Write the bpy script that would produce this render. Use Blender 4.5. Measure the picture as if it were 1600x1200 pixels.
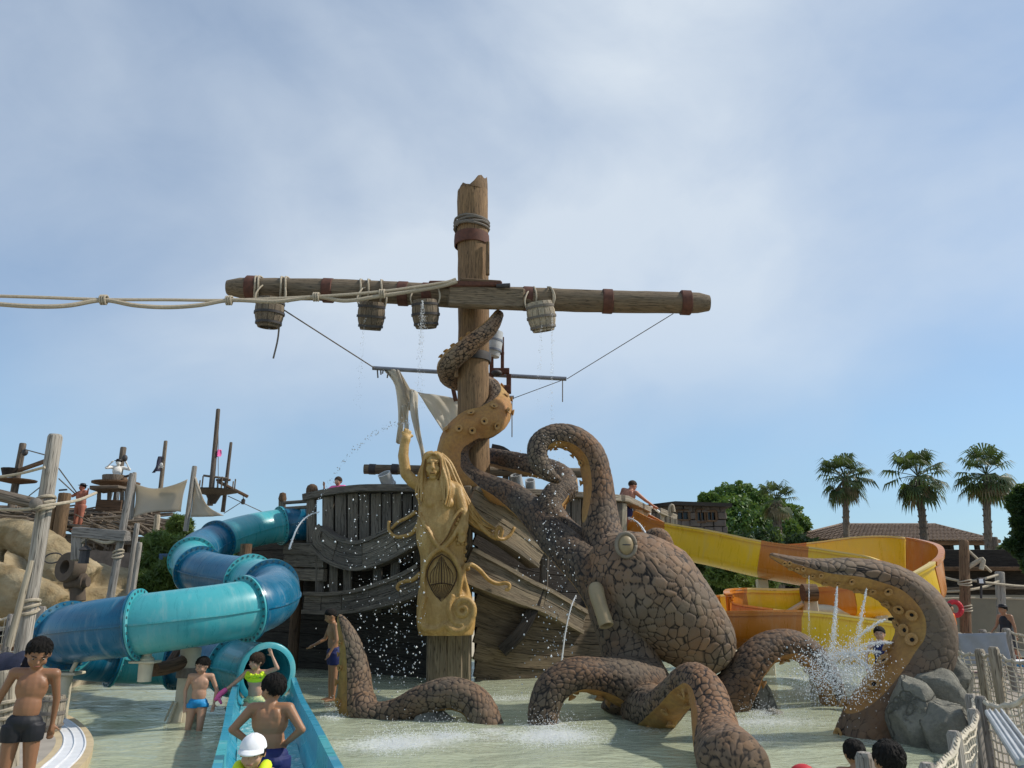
import bpy, math, random
import numpy as np
from mathutils import Vector, Matrix, Quaternion
for o in list(bpy.data.objects): bpy.data.objects.remove(o)
sc = bpy.context.scene
COL = sc.collection
R = math.radians
rnd = random.Random(7)
nrs = np.random.RandomState(5)

# ------------------------------------------------------------------ camera, sky, sun, exposure
CAMH, PITCH, FPX = 1.8, R(15.4), 1200.0
cd = bpy.data.cameras.new('camera'); cam = bpy.data.objects.new('camera', cd); COL.objects.link(cam)
cam.location = (0, 0, CAMH); cam.rotation_euler = (R(90)+PITCH, 0, 0)
cd.sensor_fit = 'HORIZONTAL'; cd.sensor_width = 36; cd.lens = 36*FPX/1600; cd.clip_start = .05; cd.clip_end = 3000
sc.camera = cam
SUN_EL, SUN_V = R(44), Vector((.97, .10, 0)).normalized()
sd = Vector((SUN_V.x*math.cos(SUN_EL), SUN_V.y*math.cos(SUN_EL), math.sin(SUN_EL)))
sl = bpy.data.lights.new('sun', 'SUN'); so = bpy.data.objects.new('sun', sl); COL.objects.link(so)
sl.energy = 3.9; sl.angle = R(1.6); sl.color = (1, .93, .82)
so.rotation_euler = sd.to_track_quat('Z', 'Y').to_euler(); so.location = (30, 5, 40)
sc.view_settings.view_transform = 'Standard'; sc.view_settings.look = 'None'
sc.view_settings.exposure = 0.05; sc.view_settings.gamma = 1; sc.view_settings.use_curve_mapping = False

def N(nt, t, props=None, **ins):
    n = nt.nodes.new(t)
    for k, v in (props or {}).items(): setattr(n, k, v)
    for k, v in ins.items():
        key = int(k[1:]) if k[0] == '_' else k.replace('_', ' ')
        s = n.inputs[key]
        if isinstance(v, bpy.types.NodeSocket): nt.links.new(v, s)
        else: s.default_value = v
    return n
def c4(c): return (c[0], c[1], c[2], 1)
def ramp(nt, fac, stops, interp='LINEAR'):
    n = N(nt, 'ShaderNodeValToRGB', Fac=fac); e = n.color_ramp.elements; n.color_ramp.interpolation = interp
    while len(e) < len(stops): e.new(.5)
    for i, (p, c) in enumerate(stops):
        e[i].position = p; e[i].color = c4(c) if not isinstance(c, (int, float)) else (c, c, c, 1)
    return n.outputs[0]
def mix(nt, f, a, b, mode='MIX'):
    n = N(nt, 'ShaderNodeMix', {'data_type': 'RGBA', 'blend_type': mode})
    for s, v in ((n.inputs[0], f), (n.inputs[6], a), (n.inputs[7], b)):
        if isinstance(v, bpy.types.NodeSocket): nt.links.new(v, s)
        else: s.default_value = c4(v) if isinstance(v, (tuple, list)) else v
    return n.outputs[2]
def mth(nt, op, a, b=0.0):
    n = N(nt, 'ShaderNodeMath', {'operation': op}, _0=a, _1=b); return n.outputs[0]

W = bpy.data.worlds.new('World'); sc.world = W; W.use_nodes = True
nt = W.node_tree; nt.nodes.clear()
sky = N(nt, 'ShaderNodeTexSky', {'sky_type': 'NISHITA', 'sun_disc': False, 'sun_elevation': SUN_EL,
        'sun_rotation': math.atan2(SUN_V.x, SUN_V.y), 'air_density': 1.0, 'dust_density': .25, 'ozone_density': 1.0})
tc = N(nt, 'ShaderNodeTexCoord')
mp = N(nt, 'ShaderNodeMapping', Vector=tc.outputs['Generated'], Scale=(1.0, 1.0, 1.5), Rotation=(0, R(14), 0))
n1 = N(nt, 'ShaderNodeTexNoise', Vector=mp.outputs[0], Scale=1.35, Detail=8, Roughness=.46, Distortion=.30)
n2 = N(nt, 'ShaderNodeTexNoise', Vector=mp.outputs[0], Scale=7, Detail=6, Roughness=.6, Distortion=.6)
sep = N(nt, 'ShaderNodeSeparateXYZ', Vector=tc.outputs['Generated'])
el = ramp(nt, sep.outputs[2], [(.0, .95), (.10, .75), (.20, .55), (.36, .82), (.6, .92), (.9, .7)])
cm = ramp(nt, mth(nt, 'ADD', n1.outputs[0], mth(nt, 'MULTIPLY', mth(nt, 'SUBTRACT', n2.outputs[0], .5), .16)), [(.30, .30), (.66, 1.0)])
cf = mth(nt, 'MULTIPLY', cm, el)
cc = ramp(nt, n1.outputs[0], [(.35, (.44, .545, .70)), (.65, (.70, .775, .855))])
bg1 = N(nt, 'ShaderNodeBackground', Color=mix(nt, 1.0, sky.outputs[0], (.80, 1.0, 1.10), 'MULTIPLY'), Strength=.125)
cc = mix(nt, ramp(nt, sep.outputs[2], [(.04, 1), (.30, 0)]), cc, (.28, .43, .62))
bg2 = N(nt, 'ShaderNodeBackground', Color=cc, Strength=1.0)
ms = N(nt, 'ShaderNodeMixShader', _0=cf, _1=bg1.outputs[0], _2=bg2.outputs[0])
nt.links.new(ms.outputs[0], N(nt, 'ShaderNodeOutputWorld').inputs[0])

# ------------------------------------------------------------------ pixels of the photograph -> points in the place
CP, SP = math.cos(PITCH), math.sin(PITCH)
def ray(px, py):
    u, v = (px-800)/FPX, (600-py)/FPX
    return Vector((u, CP-v*SP, SP+v*CP))
def at(px, py, Y):
    d = ray(px, py); return Vector((0, 0, CAMH)) + d*(Y/d.y)
def wz(px, py, z=0.0):
    d = ray(px, py); return Vector((0, 0, CAMH)) + d*((z-CAMH)/d.z)
def mpp(p): return ((p.y*CP)+(p.z-CAMH)*SP)/FPX
def pts(l): return [at(*q) for q in l]
def cr(P, n, closed=False):
    """Catmull-Rom through rows of P (vectors or scalars), n samples"""
    A = np.array([list(p) if hasattr(p, '__len__') else [p] for p in P], float)
    m = len(A); T = np.linspace(0, m-1, n); out = []
    for t in T:
        i = min(int(t), m-2); f = t-i
        p0 = A[i-1] if i > 0 else 2*A[0]-A[1]
        p1, p2 = A[i], A[i+1]
        p3 = A[i+2] if i+2 < m else 2*A[-1]-A[-2]
        out.append(.5*((2*p1)+(p2-p0)*f+(2*p0-5*p1+4*p2-p3)*f*f+(3*p1-p0-3*p2+p3)*f**3))
    out = np.array(out)
    return [Vector(r) for r in out] if A.shape[1] == 3 else [float(r[0]) for r in out]

# ------------------------------------------------------------------ mesh building
LOC = {}
def frames(P, up=None):
    n = len(P); T = []
    for i in range(n):
        t = (P[min(i+1, n-1)]-P[max(i-1, 0)]); T.append(t.normalized() if t.length > 1e-9 else Vector((0, 0, 1)))
    out = []
    if up is not None:
        for i, t in enumerate(T):
            u = up[i] if isinstance(up, list) else up
            s = t.cross(u); s.normalize(); out.append((t, s, s.cross(t)))
        return out
    a = Vector((0, 0, 1)) if abs(T[0].z) < .9 else Vector((1, 0, 0))
    s = T[0].cross(a).normalized()
    for i, t in enumerate(T):
        if i: s = (s - t*s.dot(t)).normalized()
        out.append((t, s, s.cross(t)))
    return out
class MB:
    def __init__(s): s.v = []; s.f = []; s.g = []; s.m = []
    def add(s, vs, fs, gs, mi=0):
        o = len(s.v); s.v += [tuple(v) for v in vs]; s.f += [tuple(i+o for i in f) for f in fs]; s.g += [tuple(g) for g in gs]; s.m += [mi]*len(fs)
    def obox(s, c, ax, h, bev=.01, mi=0, jit=0.0):
        """oriented box: centre, three axes, half sizes; first axis carries the grain"""
        b = min(bev, min(h)*.45); vs = []; gs = []; idx = {}
        ro = Vector((rnd.uniform(0, 40), rnd.uniform(0, 9), rnd.uniform(0, 9)))
        for sx in (-1, 1):
            for sy in (-1, 1):
                for sz in (-1, 1):
                    j = Vector((rnd.uniform(-jit, jit), rnd.uniform(-jit, jit), rnd.uniform(-jit, jit)))
                    for k in range(3):
                        l = Vector((sx*(h[0]-(b if k != 0 else 0)), sy*(h[1]-(b if k != 1 else 0)), sz*(h[2]-(b if k != 2 else 0))))+j
                        idx[(sx, sy, sz, k)] = len(vs); vs.append(c+ax[0]*l[0]+ax[1]*l[1]+ax[2]*l[2]); gs.append(l+ro)
        F = []
        def q(*a): F.append(tuple(idx[k] for k in a))
        for g in (-1, 1):
            r = 1 if g == 1 else -1
            def o(l): return l if g == 1 else l[::-1]
            q(*o([(g, -1, -1, 0), (g, 1, -1, 0), (g, 1, 1, 0), (g, -1, 1, 0)]))
            q(*o([(1, g, -1, 1), (-1, g, -1, 1), (-1, g, 1, 1), (1, g, 1, 1)]))
            q(*o([(-1, -1, g, 2), (1, -1, g, 2), (1, 1, g, 2), (-1, 1, g, 2)]))
        for a in (-1, 1):
            for c_ in (-1, 1):
                e = a*c_
                def o2(l): return l if e == 1 else l[::-1]
                q(*o2([(a, c_, -1, 0), (a, c_, -1, 1), (a, c_, 1, 1), (a, c_, 1, 0)]))
                q(*o2([(-1, a, c_, 1), (-1, a, c_, 2), (1, a, c_, 2), (1, a, c_, 1)]))
                q(*o2([(a, -1, c_, 2), (a, -1, c_, 0), (a, 1, c_, 0), (a, 1, c_, 2)]))
                for d in (-1, 1):
                    l = [(a, c_, d, 0), (a, c_, d, 1), (a, c_, d, 2)]; q(*(l if a*c_*d == 1 else l[::-1]))
        s.add(vs, F, gs, mi); return s
    def box(s, c, size, rz=0, bev=.01, mi=0, long=0, jit=0.0):
        ca, sa = math.cos(rz), math.sin(rz); ax = [Vector((ca, sa, 0)), Vector((-sa, ca, 0)), Vector((0, 0, 1))]; h = [x/2 for x in size]
        ax = ax[long:]+ax[:long]; h = h[long:]+h[:long]
        return s.obox(Vector(c), ax, h, bev, mi, jit)
    def beam(s, a, b, w, h, up=(0, 0, 1), bev=.012, mi=0, jit=0.0):
        a, b = Vector(a), Vector(b); t = (b-a); L = t.length; t.normalize(); up = Vector(up)
        if abs(t.dot(up)) > .98: up = Vector((0, 1, 0))
        sd_ = up.cross(t).normalized(); u = t.cross(sd_)
        return s.obox((a+b)/2, [t, sd_, u], [L/2, w/2, h/2], bev, mi, jit)
    def tube(s, P, r, n=10, caps=True, mi=0, lump=0.0, rnd_end=0.0):
        P = [Vector(p) for p in P]; m = len(P); rr = r if hasattr(r, '__len__') else [r]*m
        fr = frames(P); vs = []; gs = []; L = 0; ro = (rnd.uniform(0, 40), rnd.uniform(0, 9), rnd.uniform(0, 9))
        ph = rnd.uniform(0, 6)
        for i in range(m):
            if i: L += (P[i]-P[i-1]).length
            for k in range(n):
                a = 2*math.pi*k/n; q = rr[i]*(1+lump*(math.sin(3*a+ph+L*1.3)+math.sin(5*a+2*ph-L))*.5+(rnd.uniform(-lump, lump)*.4 if lump else 0))
                vs.append(P[i]+fr[i][1]*(q*math.cos(a))+fr[i][2]*(q*math.sin(a))); gs.append((L+ro[0], q*math.cos(a)+ro[1], q*math.sin(a)+ro[2]))
        F = [(i*n+k, i*n+(k+1) % n, (i+1)*n+(k+1) % n, (i+1)*n+k) for i in range(m-1) for k in range(n)]
        F = [f[::-1] for f in F]
        if caps: F += [tuple(range(n)), tuple(range((m-1)*n, m*n))[::-1]]
        s.add(vs, F, gs, mi); return s
    def caps(s, a, ra, b, rb, n=10, k=3, mi=0):
        """rounded cone from a to b"""
        a, b = Vector(a), Vector(b); t = b-a; L = max(t.length, 1e-6); t = t/L; P = []; rr = []
        for i in range(k+1):
            th = math.pi/2*(1-i/k); P.append(a-t*(ra*math.sin(th))); rr.append(max(ra*math.cos(th), ra*.04))
        for i in range(k+1):
            th = math.pi/2*i/k; P.append(b+t*(rb*math.sin(th))); rr.append(max(rb*math.cos(th), rb*.04))
        return s.tube(P, rr, n, True, mi)
    def ball(s, c, r, n=10, m=7, M=None, mi=0):
        r = r if hasattr(r, '__len__') else (r, r, r); c = Vector(c); vs = []; gs = []
        for i in range(m+1):
            th = math.pi*min(max(i/m, .02), .98)
            for k in range(n):
                a = 2*math.pi*k/n; l = Vector((r[0]*math.sin(th)*math.cos(a), r[1]*math.sin(th)*math.sin(a), r[2]*math.cos(th)))
                vs.append(c+(M @ l if M else l)); gs.append(l)
        F = [(i*n+k, (i+1)*n+k, (i+1)*n+(k+1) % n, i*n+(k+1) % n) for i in range(m) for k in range(n)]
        F += [tuple(range(n)), tuple(range(m*n, (m+1)*n))[::-1]]
        s.add(vs, F, gs, mi); return s
    def lathe(s, prof, c=(0, 0, 0), n=16, axis=(0, 0, 1), mi=0, closed=False):
        c = Vector(c); q = Vector((0, 0, 1)).rotation_difference(Vector(axis)); vs = []; gs = []; m = len(prof)
        for r, z in prof:
            for k in range(n):
                a = 2*math.pi*k/n; l = Vector((max(r, 1e-4)*math.cos(a), max(r, 1e-4)*math.sin(a), z)); vs.append(c+q @ l); gs.append((l.z, l.x, l.y))
        F = [(i*n+k, i*n+(k+1) % n, (i+1)*n+(k+1) % n, (i+1)*n+k) for i in range(m-1) for k in range(n)]
        if closed: F += [((m-1)*n+k, (m-1)*n+(k+1) % n, (k+1) % n, k) for k in range(n)]
        s.add(vs, F, gs, mi); return s
    def sweep(s, P, prof, up=Vector((0, 0, 1)), caps=True, mi=0, closed=True):
        """prof(i,t) -> 2D points (side, up); fixed up vector"""
        P = [Vector(p) for p in P]; m = len(P); fr = frames(P, up); vs = []; gs = []; L = 0; ro = (rnd.uniform(0, 40), rnd.uniform(0, 9), rnd.uniform(0, 9))
        for i in range(m):
            if i: L += (P[i]-P[i-1]).length
            pr = prof(i, i/(m-1)) if callable(prof) else prof
            for a, b in pr: vs.append(P[i]+fr[i][1]*a+fr[i][2]*b); gs.append((L+ro[0], a+ro[1], b+ro[2]))
        n = len(pr); F = [(i*n+k, i*n+(k+1) % n, (i+1)*n+(k+1) % n, (i+1)*n+k) for i in range(m-1) for k in range(n if closed else n-1)]
        if caps and closed: F += [tuple(range(n))[::-1], tuple(range((m-1)*n, m*n))]
        s.add(vs, F, gs, mi); return s
    def sheet(s, grid, mi=0, thick=0.0):
        """grid of vectors rows x cols -> surface, optionally with a back side"""
        r, c = len(grid), len(grid[0]); vs = [v for row in grid for v in row]; gs = [(j*.1, i*.1, 0) for i in range(r) for j in range(c)]
        F = [(i*c+j, i*c+j+1, (i+1)*c+j+1, (i+1)*c+j) for i in range(r-1) for j in range(c-1)]
        s.add(vs, F, gs, mi); return s
    def mesh(s, name, off=Vector((0, 0, 0)), smooth=35):
        me = bpy.data.meshes.new(name); V = np.array(s.v, float)-np.array(off)
        me.from_pydata(V.tolist(), [], s.f); me.update()
        at_ = me.attributes.new('grain', 'FLOAT_VECTOR', 'POINT'); at_.data.foreach_set('vector', np.array(s.g, np.float32).ravel())
        if any(s.m): me.polygons.foreach_set('material_index', s.m)
        if smooth:
            me.polygons.foreach_set('use_smooth', [True]*len(me.polygons))
            if smooth < 180: me.set_sharp_from_angle(angle=R(smooth))
        return me
    def build(s, name, mat, parent=None, smooth=35, **tags):
        off = LOC[parent.name] if parent else Vector((0, 0, 0))
        if not parent and s.v:
            A = np.array(s.v); off = Vector(((A[:, 0].min()+A[:, 0].max())/2, (A[:, 1].min()+A[:, 1].max())/2, A[:, 2].min()))
        me = s.mesh(name, off, smooth)
        return link(name, me, mat, parent, off, **tags)
def link(name, me, mat, parent=None, off=Vector((0, 0, 0)), label=None, cat=None, group=None, kind=None):
    o = bpy.data.objects.new(name, me); COL.objects.link(o)
    for m in (mat if isinstance(mat, (list, tuple)) else [mat]): me.materials.append(m)
    if parent: o.parent = parent; LOC[o.name] = LOC[parent.name].copy()
    else: o.location = off; LOC[o.name] = off.copy()
    return tag(o, label, cat, group, kind)
def tag(o, label=None, cat=None, group=None, kind=None):
    for k, v in (('label', label), ('category', cat), ('group', group), ('kind', kind)):
        if v: o[k] = v
    return o
def thing(name, loc, label, cat, group=None):
    o = bpy.data.objects.new(name, None); COL.objects.link(o); o.location = loc; o.empty_display_size = .2; LOC[o.name] = Vector(loc)
    return tag(o, label, cat, group)
def remesh(mb, vox, it=2):
    me = mb.mesh('tmp', smooth=0); o = bpy.data.objects.new('tmp', me); COL.objects.link(o)
    m = o.modifiers.new('r', 'REMESH'); m.mode = 'VOXEL'; m.voxel_size = vox
    if it: s_ = o.modifiers.new('s', 'SMOOTH'); s_.factor = .5; s_.iterations = it
    dg = bpy.context.evaluated_depsgraph_get(); r = bpy.data.meshes.new_from_object(o.evaluated_get(dg))
    bpy.data.objects.remove(o); bpy.data.meshes.remove(me)
    r.polygons.foreach_set('use_smooth', [True]*len(r.polygons)); return r
def copy_tree(o, parent=None):
    c = o.copy(); COL.objects.link(c); c.parent = parent; LOC[c.name] = LOC[o.name].copy()
    for ch in [x for x in o.children]: copy_tree(ch, c)
    return c
def inst(name, me, loc, parent, rot=None, scale=1.0):
    """a small piece that shares mesh data, child of parent (world place given)"""
    o = bpy.data.objects.new(name, me); COL.objects.link(o); o.parent = parent; o.location = Vector(loc)-LOC[parent.name]
    if rot is not None: o.rotation_mode = 'QUATERNION'; o.rotation_quaternion = rot
    o.scale = (scale,)*3 if not hasattr(scale, '__len__') else scale
    LOC[o.name] = LOC[parent.name].copy(); return o
def npmesh(name, V, F4, smooth=False):
    """fast mesh of quads from numpy arrays"""
    me = bpy.data.meshes.new(name); V = np.asarray(V, np.float32); F4 = np.asarray(F4, np.int32); k = F4.shape[1]
    me.vertices.add(len(V)); me.vertices.foreach_set('co', V.ravel()); me.loops.add(F4.size); me.loops.foreach_set('vertex_index', F4.ravel())
    me.polygons.add(len(F4)); me.polygons.foreach_set('loop_start', np.arange(len(F4), dtype=np.int32)*k)
    try: me.polygons.foreach_set('loop_total', np.full(len(F4), k, np.int32))
    except Exception: pass
    me.update(calc_edges=True); me.validate()
    if smooth: me.polygons.foreach_set('use_smooth', [True]*len(me.polygons))
    return me

# ------------------------------------------------------------------ materials
M = {}
def newmat(name):
    m = bpy.data.materials.new(name); m.use_nodes = True; M[name] = m; nt = m.node_tree
    return nt, nt.nodes['Principled BSDF']
def bump(nt, b, h, st=.3, d=.02):
    n = N(nt, 'ShaderNodeBump', Strength=st, Distance=d, Height=h); nt.links.new(n.outputs[0], b.inputs['Normal'])
def wood(name, c1, c2, dark, rough=.82, k=1.0, wet=0.0):
    nt, b = newmat(name); g = N(nt, 'ShaderNodeAttribute', {'attribute_name': 'grain'}).outputs['Vector']
    oi = N(nt, 'ShaderNodeObjectInfo').outputs['Random']
    off = N(nt, 'ShaderNodeVectorMath', {'operation': 'ADD'}, _0=g)
    nt.links.new(N(nt, 'ShaderNodeCombineXYZ', X=mth(nt, 'MULTIPLY', oi, 31.0)).outputs[0], off.inputs[1]); g = off.outputs[0]
    def nz(sc_, s, d, ro=.6): return N(nt, 'ShaderNodeTexNoise', Vector=N(nt, 'ShaderNodeMapping', Vector=g, Scale=sc_).outputs[0], Scale=s*k, Detail=d, Roughness=ro).outputs[0]
    big = nz((.5, 1.5, 1.5), 1.6, 4); streak = nz((.7, 14, 14), 2.2, 5, .7); fine = nz((2.5, 60, 60), 1.6, 3); crk = nz((.35, 9, 9), 2.6, 2)
    col = mix(nt, ramp(nt, big, [(.3, 0), (.7, 1)]), c1, c2)
    col = mix(nt, mth(nt, 'MULTIPLY', ramp(nt, streak, [(.38, 1), (.62, 0)]), .62), col, dark)
    col = mix(nt, mth(nt, 'MULTIPLY', ramp(nt, fine, [(.4, 0), (.75, 1)]), .3), col, tuple(min(1, x*1.6) for x in c1))
    ck = ramp(nt, crk, [(.475, 0), (.497, 1), (.503, 1), (.525, 0)])
    col = mix(nt, mth(nt, 'MULTIPLY', ck, .75), col, tuple(x*.25 for x in dark))
    col = mix(nt, 1.0, col, ramp(nt, oi, [(0, (.74, .74, .76)), (1, (1.2, 1.17, 1.12))]), 'MULTIPLY')
    nt.links.new(col, b.inputs['Base Color']); b.inputs['Roughness'].default_value = rough; b.inputs['Specular IOR Level'].default_value = .25
    h = mth(nt, 'SUBTRACT', mth(nt, 'ADD', streak, mth(nt, 'MULTIPLY', fine, .4)), mth(nt, 'MULTIPLY', ck, .8))
    bump(nt, b, h, .55, .015); return M[name]
def plain(name, c, rough=.6, var=.25, sc_=6.0, bmp=.1, metal=0.0, spec=.4, coat=0.0, c2=None):
    nt, b = newmat(name); g = N(nt, 'ShaderNodeTexCoord').outputs['Object']
    n = N(nt, 'ShaderNodeTexNoise', Vector=g, Scale=sc_, Detail=6, Roughness=.6).outputs[0]
    col = mix(nt, ramp(nt, n, [(.3, 0), (.7, 1)]), tuple(x*(1-var) for x in c), c2 or tuple(min(1, x*(1+var*.6)) for x in c))
    nt.links.new(col, b.inputs['Base Color']); b.inputs['Metallic'].default_value = metal; b.inputs['Specular IOR Level'].default_value = spec
    nt.links.new(ramp(nt, n, [(.2, max(.03, rough-.08)), (.8, min(1, rough+.08))]), b.inputs['Roughness']); b.inputs['Coat Weight'].default_value = coat
    if bmp: bump(nt, b, N(nt, 'ShaderNodeTexNoise', Vector=g, Scale=sc_*5, Detail=4).outputs[0], bmp, .01)
    return M[name]
wood('mast_wood', (.25, .16, .085), (.17, .11, .065), (.075, .05, .03))
wood('yard_wood', (.24, .18, .115), (.17, .14, .105), (.06, .05, .04))
wood('hull_wood', (.225, .19, .15), (.15, .132, .11), (.05, .044, .036))
wood('bow_wood', (.31, .25, .17), (.215, .18, .135), (.085, .07, .05))
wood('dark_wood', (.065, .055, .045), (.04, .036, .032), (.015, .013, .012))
wood('hull_planks', (.24, .185, .12), (.16, .125, .085), (.055, .04, .028))
wood('grey_post', (.40, .37, .33), (.29, .27, .245), (.13, .115, .10))
wood('brown_post', (.20, .12, .07), (.14, .09, .055), (.05, .032, .02))
wood('barrel_wood', (.28, .23, .17), (.17, .13, .09), (.05, .04, .03))
wood('village_wood', (.23, .19, .15), (.15, .12, .095), (.05, .042, .035))
wood('pale_wood', (.50, .44, .34), (.38, .33, .25), (.20, .16, .11))
plain('rust', (.11, .045, .03), .8, .4, 9, .3); plain('iron', (.06, .055, .055), .6, .3, 12, .2, .3)
plain('pipe_grey', (.20, .215, .25), .45, .2, 5, .05, .4); plain('zinc', (.46, .47, .47), .5, .25, 5, .1, .1)
plain('rope', (.42, .36, .27), .9, .25, 30, .5); plain('dark_rope', (.17, .15, .13), .9, .25, 30, .5); plain('net_rope', (.58, .52, .41), .9, .3, 9, .3)
plain('canvas', (.52, .48, .42), .9, .12, 2.5, .15); plain('torn_canvas', (.84, .82, .76), .9, .2, 2.0, .25, c2=(.66, .62, .52)); plain('flag', (.045, .045, .075), .8, .2, 4, .1)
plain('teal', (.055, .36, .40), .27, .12, 1.6, .02, 0, .5, .15); plain('blue', (.0015, .115, .215), .24, .2, 1.6, .02, 0, .45, .1); plain('lip_teal', (.05, .36, .42), .28, .1, 1.2, .02, 0, .5, .3)
plain('flume_blue', (.02, .27, .40), .25, .1, 2, .02, 0, .5, .3)
plain('yellow', (.80, .50, .01), .3, .1, 1.0, .02, 0, .5, .2); plain('orange', (.52, .17, .012), .32, .14, 1.0, .02, 0, .5, .2); plain('flume_edge', (.74, .55, .20), .4, .1, 2, .02)
plain('cream_steel', (.55, .49, .36), .5, .15, 5, .08); plain('bolt', (.05, .12, .14), .5, .1, 5, 0)
plain('cream_rock', (.38, .275, .125), .9, .4, 1.8, .7, c2=(.47, .38, .24)); plain('stone', (.17, .165, .135), .85, .4, 3.2, .8, c2=(.26, .25, .205)); plain('dark_stone', (.14, .115, .10), .9, .4, 3, .5)
plain('wall_beige', (.27, .225, .16), .9, .15, 1.5, .2); plain('deck', (.34, .30, .25), .85, .2, 3, .2); plain('sand', (.50, .43, .31), .95, .15, 2, .3)
plain('white_tile', (.72, .73, .75), .5, .08, 6, .05); plain('coping', (.50, .40, .25), .85, .2, 4, .2)
plain('tile_roof', (.22, .15, .105), .9, .45, 5, .5, c2=(.32, .23, .165)); plain('tyre', (.10, .075, .055), .85, .3, 5, .3)
plain('glass_dark', (.01, .011, .013), .1, .1, 3, 0); plain('interior', (.012, .011, .010), .9, .2, 3, 0)  # the near-black one stands in for shade in hollows
plain('plaster', (.45, .37, .28), .9, .2, 1.5, .2); plain('white_cloth', (.78, .78, .80), .85, .06, 8, .15); plain('grey_cloth', (.30, .31, .34), .85, .1, 8, .15)
plain('navy_cloth', (.010, .018, .10), .7, .25, 9, .1); plain('black_cloth', (.010, .010, .014), .6, .3, 9, .1); plain('cyan_cloth', (.012, .25, .55), .6, .15, 9, .1); plain('lime_cloth', (.62, .80, .02), .7, .1, 9, .1)
plain('print_cloth', (.25, .50, .40), .8, .5, 40, .1, c2=(.75, .72, .30)); plain('pink_cloth', (.85, .15, .40), .7, .1, 9, .1); plain('red', (.50, .02, .03), .5, .1, 9, .05); plain('float_orange', (.80, .20, .03), .7, .1, 9, .05)
plain('towel', (.022, .026, .05), .95, .3, 20, .5); plain('hair', (.010, .0075, .006), .7, .5, 60, 1.0, 0, .25); plain('hair_brown', (.045, .026, .015), .7, .5, 60, 1.0, 0, .25); plain('eye_dark', (.015, .01, .01), .2, .1, 9, 0); plain('eye_white', (.36, .33, .30), .3, .05, 9, 0)
plain('lip', (.30, .10, .075), .5, .1, 9, 0); plain('mannequin_white', (.70, .68, .64), .7, .1, 5, .1); plain('mannequin_red', (.34, .12, .075), .7, .3, 5, .1)
for nm, c in (('skin_tan', (.33, .165, .085)), ('skin_brown', (.27, .13, .068)), ('skin_light', (.48, .28, .185)), ('skin_red', (.40, .18, .115))):
    plain(nm, c, .48, .12, 4, .03, 0, .45); M[nm].node_tree.nodes['Principled BSDF'].inputs['Subsurface Weight'].default_value = .08; M[nm].node_tree.nodes['Principled BSDF'].inputs['Subsurface Radius'].default_value = (.02, .008, .004)
def leafmat(name, c, c2):
    nt, b = newmat(name); oi = N(nt, 'ShaderNodeTexCoord').outputs['Object']
    n = N(nt, 'ShaderNodeTexNoise', Vector=oi, Scale=1.1, Detail=5, Roughness=.7).outputs[0]; n2_ = N(nt, 'ShaderNodeTexWhiteNoise', Vector=N(nt, 'ShaderNodeNewGeometry').outputs['Position']).outputs[0]
    col = mix(nt, ramp(nt, n, [(.35, 0), (.65, 1)]), c, c2); nt.links.new(col, b.inputs['Base Color']); b.inputs['Roughness'].default_value = .55
    tr = N(nt, 'ShaderNodeBsdfTranslucent', Color=mix(nt, .5, col, (.25, .35, .05))); msx = N(nt, 'ShaderNodeMixShader', _0=.28, _1=b.outputs[0], _2=tr.outputs[0])
    nt.links.new(msx.outputs[0], nt.nodes['Material Output'].inputs[0])
for nm in ('canvas', 'torn_canvas'):
    nt = M[nm].node_tree; b = nt.nodes['Principled BSDF']; tr = N(nt, 'ShaderNodeBsdfTranslucent', Color=(.80, .72, .58, 1)); msx = N(nt, 'ShaderNodeMixShader', _0=.45, _1=b.outputs[0], _2=tr.outputs[0]); nt.links.new(msx.outputs[0], nt.nodes['Material Output'].inputs[0])
leafmat('pine_leaf', (.045, .11, .02), (.10, .19, .035)); leafmat('palm_leaf', (.03, .058, .02), (.065, .095, .034)); leafmat('dead_leaf', (.19, .145, .08), (.28, .215, .13)); leafmat('bush_leaf', (.06, .11, .022), (.13, .19, .04)); leafmat('dark_leaf', (.018, .045, .016), (.035, .075, .02))
# octopus skin: cracked plates (attribute crack, plate), painted underside (attribute under)
nt, b = newmat('octopus')
A_ = lambda k: N(nt, 'ShaderNodeAttribute', {'attribute_name': k}).outputs['Fac']
oc = N(nt, 'ShaderNodeTexCoord').outputs['Object']
nb = N(nt, 'ShaderNodeTexNoise', Vector=oc, Scale=.9, Detail=4, Roughness=.55).outputs[0]; nf = N(nt, 'ShaderNodeTexNoise', Vector=oc, Scale=14, Detail=6, Roughness=.65).outputs[0]
base = mix(nt, ramp(nt, nb, [(.40, 0), (.66, 1)]), (.108, .082, .056), (.142, .073, .034))
base = mix(nt, 1.0, base, ramp(nt, A_('plate'), [(0, (.78, .78, .80)), (1, (1.22, 1.2, 1.16))]), 'MULTIPLY')
base = mix(nt, mth(nt, 'MULTIPLY', ramp(nt, nf, [(.35, 1), (.65, 0)]), .35), base, (.12, .09, .07))
und = mix(nt, ramp(nt, nb, [(.3, 0), (.7, 1)]), (.41, .255, .075), (.37, .17, .055)); und = mix(nt, mth(nt, 'MULTIPLY', ramp(nt, nf, [(.35, 1), (.6, 0)]), .55), und, (.20, .11, .05))
base = mix(nt, 1.0, base, A_('tone'), 'MULTIPLY')  # per-part brightness: lit mantle, shaded arms put into colour; also the golden arm tip
base = mix(nt, ramp(nt, A_('crack'), [(.15, 1), (.6, .0)]), base, (.016, .012, .010))
col = mix(nt, ramp(nt, A_('under'), [(.45, 0), (.55, 1)]), base, und)
nt.links.new(col, b.inputs['Base Color']); b.inputs['Roughness'].default_value = .72; b.inputs['Specular IOR Level'].default_value = .3
bump(nt, b, nf, .35, .02)
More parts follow.
